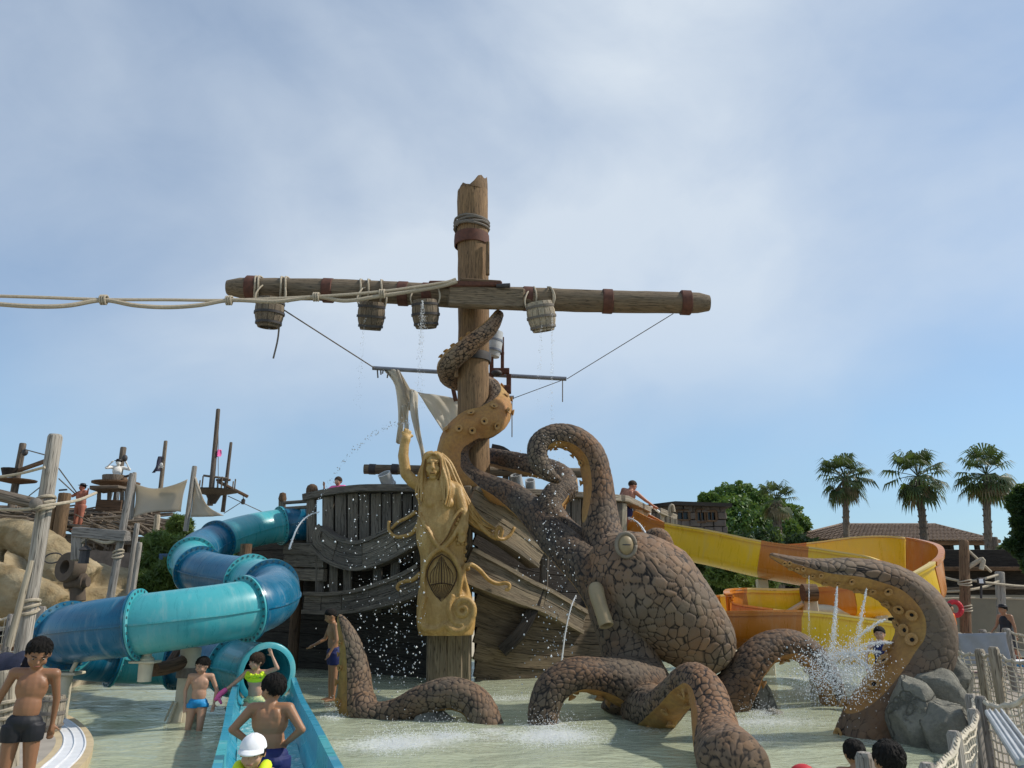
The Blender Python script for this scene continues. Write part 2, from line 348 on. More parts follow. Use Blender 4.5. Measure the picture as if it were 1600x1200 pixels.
# carved and painted statue
nt, b = newmat('gilded'); oc = N(nt, 'ShaderNodeTexCoord').outputs['Object']
n1 = N(nt, 'ShaderNodeTexNoise', Vector=oc, Scale=1.5, Detail=6, Roughness=.6).outputs[0]; n2 = N(nt, 'ShaderNodeTexNoise', Vector=oc, Scale=22, Detail=5).outputs[0]
col = mix(nt, ramp(nt, n1, [(.3, 0), (.7, 1)]), (.41, .235, .06), (.50, .325, .115)); col = mix(nt, mth(nt, 'MULTIPLY', ramp(nt, n2, [(.4, 1), (.62, 0)]), .3), col, (.27, .14, .03))
n3 = N(nt, 'ShaderNodeTexNoise', Vector=N(nt, 'ShaderNodeMapping', Vector=oc, Scale=(3.5, 3.5, .8)).outputs[0], Scale=2.4, Detail=8, Roughness=.72).outputs[0]
col = mix(nt, mth(nt, 'MULTIPLY', ramp(nt, n3, [(.46, 0), (.66, 1)]), .55), col, (.235, .12, .03)); col = mix(nt, mth(nt, 'MULTIPLY', ramp(nt, n3, [(.30, 1), (.42, 0)]), .4), col, (.66, .50, .24))
nt.links.new(col, b.inputs['Base Color']); nt.links.new(ramp(nt, n3, [(.3, .38), (.7, .75)]), b.inputs['Roughness']); bump(nt, b, mth(nt, 'ADD', n2, mth(nt, 'MULTIPLY', n3, .8)), .5, .018)
# pool water: turbid, glossy, rippled
nt, b = newmat('water'); oc = N(nt, 'ShaderNodeTexCoord').outputs['Object']
w1 = N(nt, 'ShaderNodeTexNoise', Vector=N(nt, 'ShaderNodeMapping', Vector=oc, Scale=(1.0, 1.9, 1)).outputs[0], Scale=2.3, Detail=4, Roughness=.55, Distortion=.5).outputs[0]
w2 = N(nt, 'ShaderNodeTexNoise', Vector=N(nt, 'ShaderNodeMapping', Vector=oc, Scale=(1.0, 1.6, 1)).outputs[0], Scale=9, Detail=3, Roughness=.5, Distortion=.4).outputs[0]
big = N(nt, 'ShaderNodeTexNoise', Vector=oc, Scale=.35, Detail=3).outputs[0]
nt.links.new(mix(nt, big, (.41, .46, .32), (.56, .59, .43)), b.inputs['Base Color']); b.inputs['Roughness'].default_value = .07; b.inputs['IOR'].default_value = 1.33
hh = mth(nt, 'ADD', w1, mth(nt, 'MULTIPLY', w2, .28)); bump(nt, b, hh, .55, .12); b.inputs['Specular IOR Level'].default_value = .5
fo = N(nt, 'ShaderNodeAttribute', {'attribute_name': 'foam'}).outputs['Fac']
fn = N(nt, 'ShaderNodeTexNoise', Vector=oc, Scale=16, Detail=8, Roughness=.72, Distortion=.9).outputs[0]
fm = ramp(nt, mth(nt, 'ADD', mth(nt, 'MULTIPLY', fo, .30), mth(nt, 'SUBTRACT', fn, .5)), [(.10, 0), (.34, 1)])
src = b.inputs['Base Color'].links[0].from_socket; nt.links.new(mix(nt, mth(nt, 'MULTIPLY', fm, .85), src, (.84, .86, .84)), b.inputs['Base Color']); nt.links.new(ramp(nt, fm, [(0, .07), (1, .6)]), b.inputs['Roughness'])
tr = N(nt, 'ShaderNodeBsdfTransparent', Color=(.86, .93, .84, 1)); msx = N(nt, 'ShaderNodeMixShader', _0=.22, _1=b.outputs[0], _2=tr.outputs[0]); nt.links.new(msx.outputs[0], nt.nodes['Material Output'].inputs[0])
nt, b = newmat('spray'); b.inputs['Base Color'].default_value = (.93, .95, .97, 1); b.inputs['Roughness'].default_value = .12; b.inputs['Transmission Weight'].default_value = .25; b.inputs['IOR'].default_value = 1.33
nt, b = newmat('pool_floor'); b.inputs['Base Color'].default_value = (.55, .55, .40, 1); b.inputs['Roughness'].default_value = .9

for nm in ('teal', 'blue', 'lip_teal', 'flume_blue', 'yellow', 'orange'):
    nt = M[nm].node_tree; b = nt.nodes['Principled BSDF']; src = b.inputs['Base Color'].links[0].from_socket; g_ = N(nt, 'ShaderNodeAttribute', {'attribute_name': 'grain'}).outputs['Vector']
    st = N(nt, 'ShaderNodeTexNoise', Vector=N(nt, 'ShaderNodeMapping', Vector=g_, Scale=(5, 1.2, .7)).outputs[0], Scale=2.0, Detail=7, Roughness=.7).outputs[0]
    col = mix(nt, mth(nt, 'MULTIPLY', ramp(nt, st, [(.52, 0), (.75, 1)]), .35), src, (.45, .50, .48) if nm not in ('yellow', 'orange') else (.55, .42, .22))
    col = mix(nt, mth(nt, 'MULTIPLY', ramp(nt, st, [(.25, 1), (.45, 0)]), .35), col, (.01, .06, .09) if nm not in ('yellow', 'orange') else (.30, .14, .02))
    nt.links.new(col, b.inputs['Base Color']); nt.links.new(ramp(nt, st, [(.3, .2), (.75, .5)]), b.inputs['Roughness'])

nt = M['stone'].node_tree; b = nt.nodes['Principled BSDF']; oc = N(nt, 'ShaderNodeTexCoord').outputs['Object']
wv = N(nt, 'ShaderNodeTexNoise', Vector=oc, Scale=4, Detail=6).outputs['Color']; vo = N(nt, 'ShaderNodeTexVoronoi', {'feature': 'DISTANCE_TO_EDGE'}, Vector=mix(nt, .25, oc, wv), Scale=2.2).outputs[0]
ck = ramp(nt, vo, [(.0, 1), (.035, 0)]); nn_ = N(nt, 'ShaderNodeTexNoise', Vector=oc, Scale=11, Detail=9, Roughness=.75).outputs[0]
src = b.inputs['Base Color'].links[0].from_socket; nt.links.new(mix(nt, mth(nt, 'MULTIPLY', ck, .7), mix(nt, mth(nt, 'MULTIPLY', ramp(nt, nn_, [(.45, 0), (.7, 1)]), .5), src, (.36, .34, .27)), (.05, .05, .04)), b.inputs['Base Color'])
bump(nt, b, mth(nt, 'SUBTRACT', nn_, mth(nt, 'MULTIPLY', ck, .5)), .9, .05)

nt = M['cream_rock'].node_tree; b = nt.nodes['Principled BSDF']; oc = N(nt, 'ShaderNodeTexCoord').outputs['Object']; nn_ = N(nt, 'ShaderNodeTexNoise', Vector=oc, Scale=3.2, Detail=10, Roughness=.72, Distortion=.5).outputs[0]
src = b.inputs['Base Color'].links[0].from_socket; nt.links.new(mix(nt, mth(nt, 'MULTIPLY', ramp(nt, nn_, [(.5, 0), (.68, 1)]), .6), src, (.22, .14, .06)), b.inputs['Base Color']); bump(nt, b, nn_, 1.0, .12)
# ================================================================== the setting
Zv = Vector((0, 0, 1))
g = MB(); g.add([(-900, -60, -.62), (900, -60, -.62), (900, 1800, -.62), (-900, 1800, -.62)], [(0, 1, 2, 3)], [(0, 0, 0)]*4); g.build('ground', M['sand'], kind='structure')
g = MB(); g.add([(-9, -2, -.5), (14, -2, -.5), (14, 31, -.5), (-9, 31, -.5)], [(0, 1, 2, 3)], [(0, 0, 0)]*4); g.build('pool_floor', M['pool_floor'], kind='structure')
# water surface: a real, gently waved sheet
nx, ny = 240, 330
X, Y = np.meshgrid(np.linspace(-8.9, 13.9, nx), np.linspace(-1.5, 30.5, ny)); Zw = np.zeros_like(X)
for k in range(26):
    a = nrs.uniform(0, 6.28); l = nrs.uniform(.35, 1.8); q = 6.28/l
    Zw += .0022*l*np.sin(q*(X*np.cos(a)+Y*np.sin(a))+nrs.uniform(0, 6.28))
V = np.stack([X, Y, Zw], -1).reshape(-1, 3); I = np.arange(nx*ny).reshape(ny, nx)
F = np.stack([I[:-1, :-1], I[:-1, 1:], I[1:, 1:], I[1:, :-1]], -1).reshape(-1, 4)
wm = npmesh('water', V, F, True); fo = np.zeros(len(V))
for (px, py, rx, ry, k_) in ((615, 1163, 1.1, .7, 1.1), (700, 1150, .8, .4, .7), (862, 1150, 1.0, .8, 1.15), (1190, 1128, 1.3, .6, .8), (1310, 1080, 1.3, 1.0, 1.2), (1160, 1155, .9, .6, .5), (520, 1118, .5, .5, .7), (800, 1092, 1.8, .4, .6), (1250, 1060, 1.0, .8, .7), (850, 1130, .5, .4, 1.0), (1020, 1140, .6, .4, .5), (450, 1060, .6, 1.0, .4), (768, 1140, .35, .3, .8), (1370, 1160, .7, .4, .6)):
    c_ = wz(px, py, 0); fo += k_*np.exp(-((V[:, 0]-c_.x)/(rx*.7))**2-((V[:, 1]-c_.y)/(ry*.8))**2)
wm.attributes.new('foam', 'FLOAT', 'POINT').data.foreach_set('value', np.clip(fo, 0, 1.2).astype(np.float32))
link('water', wm, M['water'], kind='structure')

# ================================================================== the wrecked ship
SH = Vector((-1.2, 18.6, 0))
ship = thing('pirate_ship', SH, 'weathered grey timber ship bow rising from the pool behind the octopus', 'ship')
def plank(P, th, h, mat, up=Zv, parent=ship, name='plank', n=9, round_=.012):
    b_ = round_; w, hh = th/2, h/2
    pr = [(-w, -hh+b_), (-w+b_, -hh), (w-b_, -hh), (w, -hh+b_), (w, hh-b_), (w-b_, hh), (-w+b_, hh), (-w, hh-b_)]
    MB().sweep(P, pr, up).build(name, mat, parent, smooth=30)
def band(ctrl, heights, cuts, th, mat, cap=None, name='plank', gap=.012):
    """a broad curved timber cut into plank lengths, with a moulding along both edges"""
    P = cr(pts(ctrl), 61); H = cr(heights, 61)
    for a, b in zip(cuts[:-1], cuts[1:]):
        i, j = int(a*60), int(b*60); Q = P[i:j+1]; hq = H[i:j+1]
        d = (Q[1]-Q[0]).normalized()*gap; Q = [Q[0]+d]+Q[1:-1]+[Q[-1]-d]
        rows = 2 if hq[0] > .4 else 1
        for r in range(rows):
            def pr(k, t, r=r):
                h = hq[k]; lo = -h/2+h*r/rows+.006; hi = -h/2+h*(r+1)/rows-.006; w = th/2
                return [(-w, lo), (w, lo), (w, hi), (-w, hi)]
            o = Vector((0, rnd.uniform(-.015, .015), 0)); MB().sweep([q+o for q in Q], pr).build(name, mat, ship, smooth=30)
    if cap:
        for sgn in (1, -1):
            MB().sweep(P, lambda k, t: [(-th*.5-.05, sgn*H[k]/2-.05), (th*.5+.07, sgn*H[k]/2-.05), (th*.5+.07, sgn*H[k]/2+.04), (-th*.5-.05, sgn*H[k]/2+.04)]).build('moulding', cap, ship, smooth=30)
px17 = .0148
# left side, two curved wales
band([(662, 818, 17.25), (640, 834, 17.4), (600, 856, 17.8), (560, 868, 18.3), (522, 858, 18.8), (497, 838, 19.1)], [.62, .62, .62, .6, .58, .5], [0, .3, .55, .78, 1], .16, M['hull_wood'], M['hull_wood'])
band([(662, 902, 17.3), (635, 916, 17.45), (600, 928, 17.8), (560, 938, 18.3), (515, 942, 18.8), (478, 941, 19.2)], [.55, .52, .48, .44, .42, .42], [0, .25, .5, .7, .86, 1], .16, M['hull_wood'], M['hull_wood'])
# balusters between them
for px, Yb in ((500, 19.1), (522, 18.9), (543, 18.65), (590, 18.15), (617, 17.9)):
    a, b = at(px, 958, Yb+.12), at(px+1, 850, Yb+.12); MB().beam(a, b, .2, .16, (0, 1, 0), .02, jit=.01).build('baluster', M['hull_wood'], ship)
# bulwark of vertical boards, left
xs = [493, 503, 523, 543, 561, 579, 597, 613, 629, 645, 662]
for i in range(len(xs)-1):
    x0, x1 = xs[i]+.5, xs[i+1]-.5; Yc = 19.5-(i/9)*1.3
    if i == 0: continue
    ytop = 776 if i < 2 else 771
    a, b = at((x0+x1)/2, 880, Yc), at((x0+x1)/2, ytop, Yc); w = (x1-x0)*mpp(a)
    MB().beam(a, b, .07, w, (1, -.2, 0), .012, jit=.006).build('board', M['hull_wood'], ship)
plank(cr(pts([(478, 778, 19.6), (510, 771, 19.4), (560, 764, 18.9), (610, 763, 18.4), (668, 764, 18.0)]), 14), .34, .17, M['hull_wood'], name='top_rail')
for px, top, wpx in ((487, 757, 13), (512, 765, 9)):
    a, b = at(px, 850, 19.55), at(px, 775, 19.55); MB().beam(a, b, .22, .22, (0, 1, 0), .03).build('post', M['hull_wood'], ship)
MB().lathe([(.0, -.02), (.12, 0), (.15, .06), (.15, .16), (.12, .24), (.05, .285), (0, .29)], at(487, 774, 19.55), 14).build('finial', M['brown_post'], ship)
MB().lathe([(.0, -.02), (.09, 0), (.11, .08), (.08, .22), (0, .25)], at(441, 784, 20.2), 12).build('finial', M['brown_post'], ship)
MB().beam(at(441, 830, 20.2), at(441, 782, 20.2), .16, .16, (0, 1, 0), .02).build('post', M['hull_wood'], ship)
for dy in (0, 9): MB().tube(pts([(440, 786+dy, 20.2), (484, 783+dy, 19.7)]), .045, 8).build('rail', M['hull_wood'], ship)
# side planking left of the scroll, running aft
for y0 in (858, 877, 898): plank(cr(pts([(508, y0+1, 19.05), (478, y0, 19.5), (446, y0-1, 20.1)]), 6), .12, .29, M['hull_wood'])
# scroll end of the wale
sp = []
for k in range(26):
    t = k/25; a = 1.9+t*4.4; r_ = 20*(1-t*.62); sp.append((507+math.cos(a)*r_*.8, 842-math.sin(a)*r_, 18.93))
MB().sweep(pts(sp), [(-.09, -.04), (.11, -.04), (.11, .04), (-.09, .04)], Vector((0, 1, 0))).build('scroll', M['hull_wood'], ship)
# hull planking; its dark rows put the shade of the openings into colour
def hullwall(ctrl_top, ctrl_bot, mat, n=11, rows=9, name='hull_plank', th=.08):
    T = cr(pts(ctrl_top), n); B = cr(pts(ctrl_bot), n)
    for r in range(rows):
        a, b = r/rows, (r+1)/rows; mb = MB(); gr = []
        off = Vector((0, rnd.uniform(-.02, .02), 0))
        mid = [T[k].lerp(B[k], (a+b)/2)+off for k in range(n)]; hs = [(T[k]-B[k]).length/rows-.014 for k in range(n)]
        ups = [(T[k]-B[k]).normalized() for k in range(n)]
        MB().sweep(mid, lambda k, t: [(-th/2, -hs[k]/2), (th/2, -hs[k]/2), (th/2, hs[k]/2), (-th/2, hs[k]/2)], ups).build(name, mat, ship, smooth=30)
def shade_sheet(top, bot, dy):  # near-black sheets added so openings and plank gaps read as shade
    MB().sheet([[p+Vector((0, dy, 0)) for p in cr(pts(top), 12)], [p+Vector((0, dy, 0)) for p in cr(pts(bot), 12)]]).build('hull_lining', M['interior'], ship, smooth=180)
shade_sheet([(690, 838, 18.0), (610, 838, 18.7), (540, 828, 19.7), (436, 838, 21.0), (373, 842, 22.4)], [(690, 1082, 18.4), (600, 1068, 19.4), (530, 1062, 20.4), (426, 1056, 21.4), (362, 1048, 22.8)], .14)
shade_sheet([(740, 800, 18.15), (800, 838, 18.7), (870, 848, 19.3), (962, 850, 20.1)], [(740, 1088, 18.3), (800, 1092, 18.5), (880, 1090, 18.9), (978, 1084, 19.6)], .35)
shade_sheet([(505, 770, 19.6), (560, 768, 19.1), (665, 768, 18.2)], [(505, 890, 19.6), (560, 890, 19.1), (665, 890, 18.2)], .12)
shade_sheet([(765, 770, 18.6), (960, 782, 19.9)], [(765, 870, 18.6), (960, 870, 19.9)], .12)
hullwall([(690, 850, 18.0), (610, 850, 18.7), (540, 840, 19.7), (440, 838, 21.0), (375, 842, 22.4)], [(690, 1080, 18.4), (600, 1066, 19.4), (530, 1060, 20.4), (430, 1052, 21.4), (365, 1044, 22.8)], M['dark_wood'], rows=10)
# right side: planked hull, bow timbers
hullwall([(742, 900, 17.75), (800, 925, 18.1), (880, 945, 18.7), (975, 955, 19.6)], [(742, 1084, 18.1), (800, 1090, 18.3), (880, 1088, 18.7), (975, 1080, 19.4)], M['hull_planks'], rows=7)
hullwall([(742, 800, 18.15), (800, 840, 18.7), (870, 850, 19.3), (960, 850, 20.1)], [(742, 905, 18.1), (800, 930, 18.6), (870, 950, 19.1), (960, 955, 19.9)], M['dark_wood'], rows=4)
band([(728, 788, 17.3), (760, 806, 17.5), (800, 832, 17.85), (843, 866, 18.3)], [.80, .76, .70, .64], [0, 1], .3, M['bow_wood'], M['bow_wood'])
band([(726, 880, 17.3), (770, 902, 17.5), (815, 924, 17.9), (852, 940, 18.3), (908, 972, 19.0)], [.68, .62, .52, .48, .46], [0, .72, 1], .24, M['bow_wood'], M['bow_wood'])
MB().beam(at(848, 960, 18.45), at(852, 840, 18.45), .2, .3, (0, 1, 0), .03).build('post', M['hull_wood'], ship)
MB().sweep(cr(pts([(842, 922, 18.3), (832, 955, 18.15), (812, 990, 18.0), (784, 1018, 17.95)]), 14), [(-.12, -.2), (.12, -.2), (.12, .2), (-.12, .2)], Vector((0, -1, .2))).build('rib', M['dark_wood'], ship)
MB().beam(at(800, 905, 17.7), at(808, 890, 17.9), .09, .16, (0, 0, 1), .02).build('peg', M['pale_wood'], ship)
# stem post under the figurehead
for k, (x0, x1, dy) in enumerate(((668, 699, 0), (700, 722, .02), (722.5, 735, .06))):
    a, b = at((x0+x1)/2, 1100, 17.75+dy), at((x0+x1)/2+3, 760, 17.55+dy); MB().beam(a, b, .55, (x1-x0)*px17, (0, 1, 0) if 0 else (1, 0, 0), .03, jit=.01).build('stem_timber', M['bow_wood'], ship)
MB().beam(at(715, 1100, 18.35), at(715, 800, 18.2), 1.0, .5, (1, 0, 0)).build('stem_core', M['dark_wood'], ship)
# forecastle bulwark behind the arms and on the right
for i, px in enumerate(range(772, 962, 16)):
    Yc = 18.6+i*.10; a, b = at(px, 862, Yc), at(px, 772+i*.8, Yc); MB().beam(a, b, .07, 15.4*mpp(a), (1, .2, 0), .012, jit=.005).build('board', M['hull_wood'], ship)
plank(cr(pts([(765, 768, 18.45), (860, 771, 19.1), (972, 779, 19.85)]), 8), .34, .14, M['hull_wood'], name='top_rail')
cab = [(957, 19.75), (966, 19.85), (973, 19.9), (983, 20.2), (997, 20.6), (1008, 20.9)]
for i, (px, Yc) in enumerate(cab):
    if i in (3,): continue
    a, b = at(px, 850, Yc), at(px, 784+i*1.3, Yc); MB().beam(a, b, .14, (.16, .18, .2, .1, .26, .22)[i], (1, .3, 0), .02, jit=.01).build('post', M['hull_wood'] if i < 2 else M['pale_wood'], ship)
for k in range(3): MB().beam(at(974+k*12, 850, 20+k*.3), at(974+k*12, 822, 20+k*.3), .08, .17, (1, .9, 0), .012).build('board', M['pale_wood'], ship)
plank(pts([(955, 778, 19.65), (975, 780, 19.9), (1010, 797, 20.9)]), .3, .16, M['pale_wood'], name='top_rail')
# deck, so that people stand on something
dk = 2.95
for i in range(15):
    x = -3.9+i*.42; MB().box((x, 21.4, dk), (.405, 3.4, .06), bev=.01, long=1).build('deck_plank', M['hull_wood'], ship)
# bowsprit-height cross timber and steel pipes behind the mast
xb = thing('cross_timber', at(740, 735, 21.2), 'thin grey round timber laid level behind the mast foot', 'beam')
MB().tube(pts([(569, 733, 21.2), (640, 734, 21.2), (780, 737, 21.2), (912, 739, 21.2)]), .135, 14, lump=.03).build('log', M['yard_wood'], xb)
for px in (582, 617, 700, 790): MB().tube(pts([(px-5, 733, 21.2), (px+5, 733.5, 21.2)]), .15, 14).build('band', M['iron'], xb)
for px in (800, 790): MB().beam(at(px, 800, 21.3), at(px, 738, 21.3), .17, .17, (0, 1, 0), .02).build('upright', M['hull_wood'], xb)
MB().sweep(cr(pts([(768, 700, 20.6), (785, 704, 20.6), (800, 714, 20.6), (812, 716, 20.6)]), 10), [(-.1, -.12), (.1, -.12), (.1, .1), (-.1, .1)]).build('bracket', M['iron'], xb)
MB().beam(at(790, 717, 20.7), at(823, 719, 20.7), .25, .13).build('bracket', M['iron'], xb)
def cannon(px, py, px2, py2, Yc, r, label):
    t = thing('water_cannon', at(px2, py2, Yc), label, 'cannon'); a, b = at(px2, py2, Yc), at(px, py, Yc-.25); d = (b-a).normalized(); L = (b-a).length
    MB().lathe([(r*.9, 0), (r*1.02, L*.3), (r*1.12, L*.34), (r*1.12, L*.42), (r*1.0, L*.46), (r*.95, L*.97), (r*1.0, L), (r*.8, L), (r*.78, L*.5), (0, L*.5)], a, 18, d).build('barrel', M['zinc'], t)
    MB().lathe([(r*1.05, L*.12), (r*1.16, L*.13), (r*1.16, L*.2), (r*1.05, L*.21)], a, 18, d).build('hoop', M['pipe_grey'], t)
cannon(600, 740, 612, 768, 18.9, .165, 'grey metal water cannon tipped up over the left bulwark')
cannon(806, 742, 812, 776, 19.6, .15, 'pale upright water cannon at the right bulwark near the mast')
cannon(828, 750, 830, 776, 19.8, .13, 'smaller pale water cannon seen under the raised octopus arm')

# ================================================================== main mast, yard and buckets
mast = thing('ship_mast', at(738, 790, 19.2), 'thick broken topped brown wooden mast crossing the yard', 'mast')
a, b = at(741, 800, 19.2), at(738.5, 300, 19.2); P = [a.lerp(b, k/26) for k in range(27)]
MB().tube(P, [.40+.02*k/26+.006*math.sin(k*2.1) for k in range(27)], 22, lump=.035).build('shaft', M['mast_wood'], mast)
top = MB(); n = 22; c0 = b-(b-a).normalized()*.05
vs = []; rows = 5
for i in range(rows):
    for k in range(n):
        an = 2*math.pi*k/n; x = math.cos(an); h = (.06+.34*max(0, x*.9+.2)+.09*math.sin(an*5+1)+.09*rnd.random())*(i/(rows-1))
        r_ = .42*(1-.06*(i/(rows-1))**2)*(1+.03*math.sin(3*an)); vs.append(c0+Vector((r_*x, r_*math.sin(an), h)))
for k in range(n):
    an = 2*math.pi*k/n; x = math.cos(an)*.5; vs.append(c0+Vector((.42*x, .21*math.sin(an), .10+.2*max(0, x+.2)+.06*rnd.random())))
vs.append(c0+Vector((0, 0, .12)))
F = [(i*n+k, i*n+(k+1) % n, (i+1)*n+(k+1) % n, (i+1)*n+k) for i in range(rows) for k in range(n)]+[(rows*n+k, rows*n+(k+1) % n, len(vs)-1) for k in range(n)]
top.add(vs, F, [((v-c0).z, (v-c0).x, (v-c0).y) for v in vs]); top.build('broken_top', M['mast_wood'], mast, smooth=25)
def ringat(px, py, Yc, r, h, name, mat, parent, ax=(0, 0, 1), n=22):
    MB().lathe([(r-.03, -h/2), (r, -h/2+.01), (r+.008, 0), (r, h/2-.01), (r-.03, h/2)], at(px, py, Yc), n, ax).build(name, mat, parent)
ringat(737, 377, 19.2, .475, .34, 'iron_band', M['rust'], mast); ringat(740, 560, 19.2, .455, .24, 'iron_band', M['iron'], mast)
for k in range(4):
    dz = [0, .07, .13, .2][k]; c = at(737, 356, 19.2)+Vector((0, 0, dz-.05)); MB().tube([c+Vector((.475*math.cos(q*.4488), .475*math.sin(q*.4488), .03*math.sin(q*.9+k*2))) for q in range(15)], .036, 7).build('rope_turn', M['dark_rope'], mast)
for px, py, w in ((765, 400, 6), (716, 560, 5)): MB().beam(at(px-3, py+30, 18.85), at(px-3, py-22, 18.85), .1, .12, (0, 1, 0), .02).build('splinter', M['mast_wood'], mast)
yard = thing('ship_yard', at(738, 465, 18.55), 'long weathered horizontal yard lashed across the mast', 'yard')
P = cr(pts([(356, 449, 18.55), (480, 452, 18.55), (640, 459, 18.55), (740, 464, 18.5), (880, 469, 18.55), (1000, 472, 18.55), (1108, 474, 18.55)]), 40)
rr = [.27+.03*math.sin(math.pi*k/39) for k in range(40)]; rr[0] *= .72; rr[-1] *= .76; rr[1] *= .97; rr[-2] *= .97
MB().tube(P, rr, 16, lump=.05).build('spar', M['yard_wood'], yard)
MB().beam(at(700, 463, 18.28), at(820, 468, 18.28), .22, .56, jit=.01, bev=.05).build('splint', M['yard_wood'], yard)
MB().beam(at(672, 448, 18.35), at(784, 448, 18.35), .5, .17, jit=.02, bev=.03).build('cleat', M['rust'], yard)
MB().beam(at(720, 441, 18.3), at(783, 444, 18.3), .42, .09, jit=.02, bev=.03).build('cleat', M['mast_wood'], yard)
MB().tube(pts([(776, 447, 18.15), (797, 446, 18.1)]), .06, 10).build('peg', M['iron'], yard)
for px, py in ((394, 450), (513, 454), (630, 459), (668, 461), (825, 467), (949, 471), (1071, 473)):
    MB().tube(pts([(px-8, py-.3, 18.55), (px-7, py-.3, 18.55), (px+7, py+.3, 18.55), (px+8, py+.3, 18.55)]), [.30, .325, .325, .30], 18).build('iron_band', M['rust'], yard)
for px, py in ((403, 451), (408, 451), (443, 452), (450, 452), (566, 456), (598, 457), (578, 456), (836, 468), (862, 469)):
    c = at(px, py, 18.55); MB().tube([c+Vector((.03*math.sin(k), .325*math.cos(k*.4189), .325*math.sin(k*.4189))) for k in range(16)], .026, 6).build('lashing', M['rope'], yard)
def bucket(px, py, tilt, tint, label, s=1.0, Yc=18.15):
    c = at(px, py, Yc); t = thing('bucket', c, label, 'bucket', 'buckets pouring water from the yard'); h, r = .62*s, .30*s
    q = Matrix.Rotation(R(tilt[0]), 3, 'X') @ Matrix.Rotation(R(tilt[1]), 3, 'Y'); n = 14
    for k in range(n):
        m = MB(); vs = []; gs = []
        for i in range(7):
            z = -h/2+h*i/6; ra = r*(1-.22*((z/h*2-.15)**2)*.9-.06*(z < -.2*h)*0)
            for a in ((k+.04)*2*math.pi/n, (k+.96)*2*math.pi/n):
                for rad in (ra, ra-.045):
                    l = Vector((rad*math.cos(a), rad*math.sin(a), z)); vs.append(c+q @ l); gs.append((z+k*3, l.x*2, l.y*2))
        F = []
        for i in range(6):
            o = i*4; F += [(o, o+2, o+6, o+4), (o+1, o+5, o+7, o+3), (o, o+4, o+5, o+1), (o+2, o+3, o+7, o+6)]
        F += [(0, 1, 3, 2), (24, 26, 27, 25)]; m.add(vs, F, gs); m.build('stave', M[tint], t, smooth=30)
    MB().lathe([(0, -h*.44), (r*.8, -h*.44), (r*.8, -h*.40), (0, -h*.40)], c, n, q @ Zv).build('bottom', M['dark_wood'], t)
    for z in (-.36, -.02, .33):
        ra = r*(1-.2*(z*2-.15)**2)+.008; MB().lathe([(ra-.01, z*h-.03), (ra+.012, z*h-.03), (ra+.012, z*h+.03), (ra-.01, z*h+.03)], c, 20, q @ Zv).build('hoop', M['iron'] if tint == 'barrel_wood' else M['dark_rope'], t)
    for sx in (-1, 1):
        a = c+q @ Vector((sx*r*.93, 0, h*.32)); MB().tube(cr([a, a+Vector((sx*.05, -.03, .22)), a+Vector((-sx*.03, .12, .52)), a+Vector((-sx*.12, .3, .62))], 9), .022, 6).build('handle', M['rope'], t)
bucket(421, 489, (6, 2), 'barrel_wood', 'leftmost bucket under the yard, hanging straight beside a loose rope', 1.2)
bucket(580, 494, (18, 4), 'barrel_wood', 'second bucket from the left, grey and tipped with water dribbling', 1.15)
bucket(665, 491, (14, -3), 'barrel_wood', 'dark hooped bucket under the yard just left of the mast', 1.15)
bucket(846, 495, (14, -9), 'pale_wood', 'patchy bucket hanging from the yard right of the mast', 1.2)
MB().tube(cr(pts([(437, 500, 18.2), (434, 530, 18.2), (427, 560, 18.2)]), 8), .022, 6).build('loose_rope', M['dark_rope'], label='short dark rope end dangling below the leftmost bucket', cat='rope')
rp = thing('mooring_rope', at(0, 465, 17.5), 'long twisted pair of ropes running from the mast off to the left', 'rope')
R1 = [(712, 436, 18.1), (690, 442, 18.0), (600, 455, 17.6), (500, 463, 17.2), (360, 469, 16.6), (260, 468.5, 16.1), (160, 468, 15.6), (60, 464.5, 15.1), (-60, 461, 14.6)]
R2 = [(714, 440, 18.1), (680, 449, 18.0), (597, 462, 17.6), (540, 470, 17.4), (494, 464, 17.2), (430, 471, 16.9), (360, 469, 16.6), (310, 477, 16.35), (260, 480, 16.1), (210, 477, 15.8), (162, 469, 15.6), (110, 477, 15.3), (70, 479, 15.1), (20, 477, 14.9), (-60, 470, 14.6)]
MB().tube(cr(pts(R1), 90), .036, 7).build('strand', M['rope'], rp); MB().tube(cr(pts(R2), 120), .052, 8).build('strand', M['rope'], rp)
for px, py, Yc in ((162, 468.5, 15.6), (358, 469.5, 16.6), (494, 464, 17.2), (597, 459, 17.6)):
    c = at(px, py, Yc)
    for k in range(3): MB().tube([c+Vector((.05*(k-1)+.008*math.sin(q), .075*math.cos(q*.5236), .10*math.sin(q*.5236))) for q in range(13)], .024, 6).build('seizing', M['rope'], rp)
# ================================================================== thin yards, frame and torn sail behind the mast
ry = thing('steel_yard', at(735, 583, 21.6), 'slim grey steel pipe yard behind the mast holding torn sail', 'yard')
MB().tube(pts([(582, 575, 21.6), (735, 584, 21.6), (885, 592, 21.6)]), .062, 10).build('pipe', M['pipe_grey'], ry)
MB().tube(pts([(740, 621, 21.9), (803, 621, 21.9)]), .055, 10).build('pipe', M['pipe_grey'], ry); MB().tube(pts([(802, 621, 21.9), (780, 634, 21.9)]), .03, 8).build('brace', M['iron'], ry)
for px, y0, y1 in ((800, 622, 683), (879, 592, 628)): MB().tube(pts([(px, y0, 21.8), (px, y1, 21.8)]), .016, 5).build('cord', M['dark_rope'], ry)
for k in range(7):
    px = 588+k*6+rnd.uniform(-2, 2); MB().tube(pts([(px, 577+k*.4, 21.6), (px+rnd.uniform(-2, 2), 583+rnd.uniform(0, 9), 21.6)]), .022, 5).build('cord', M['dark_rope'], ry)
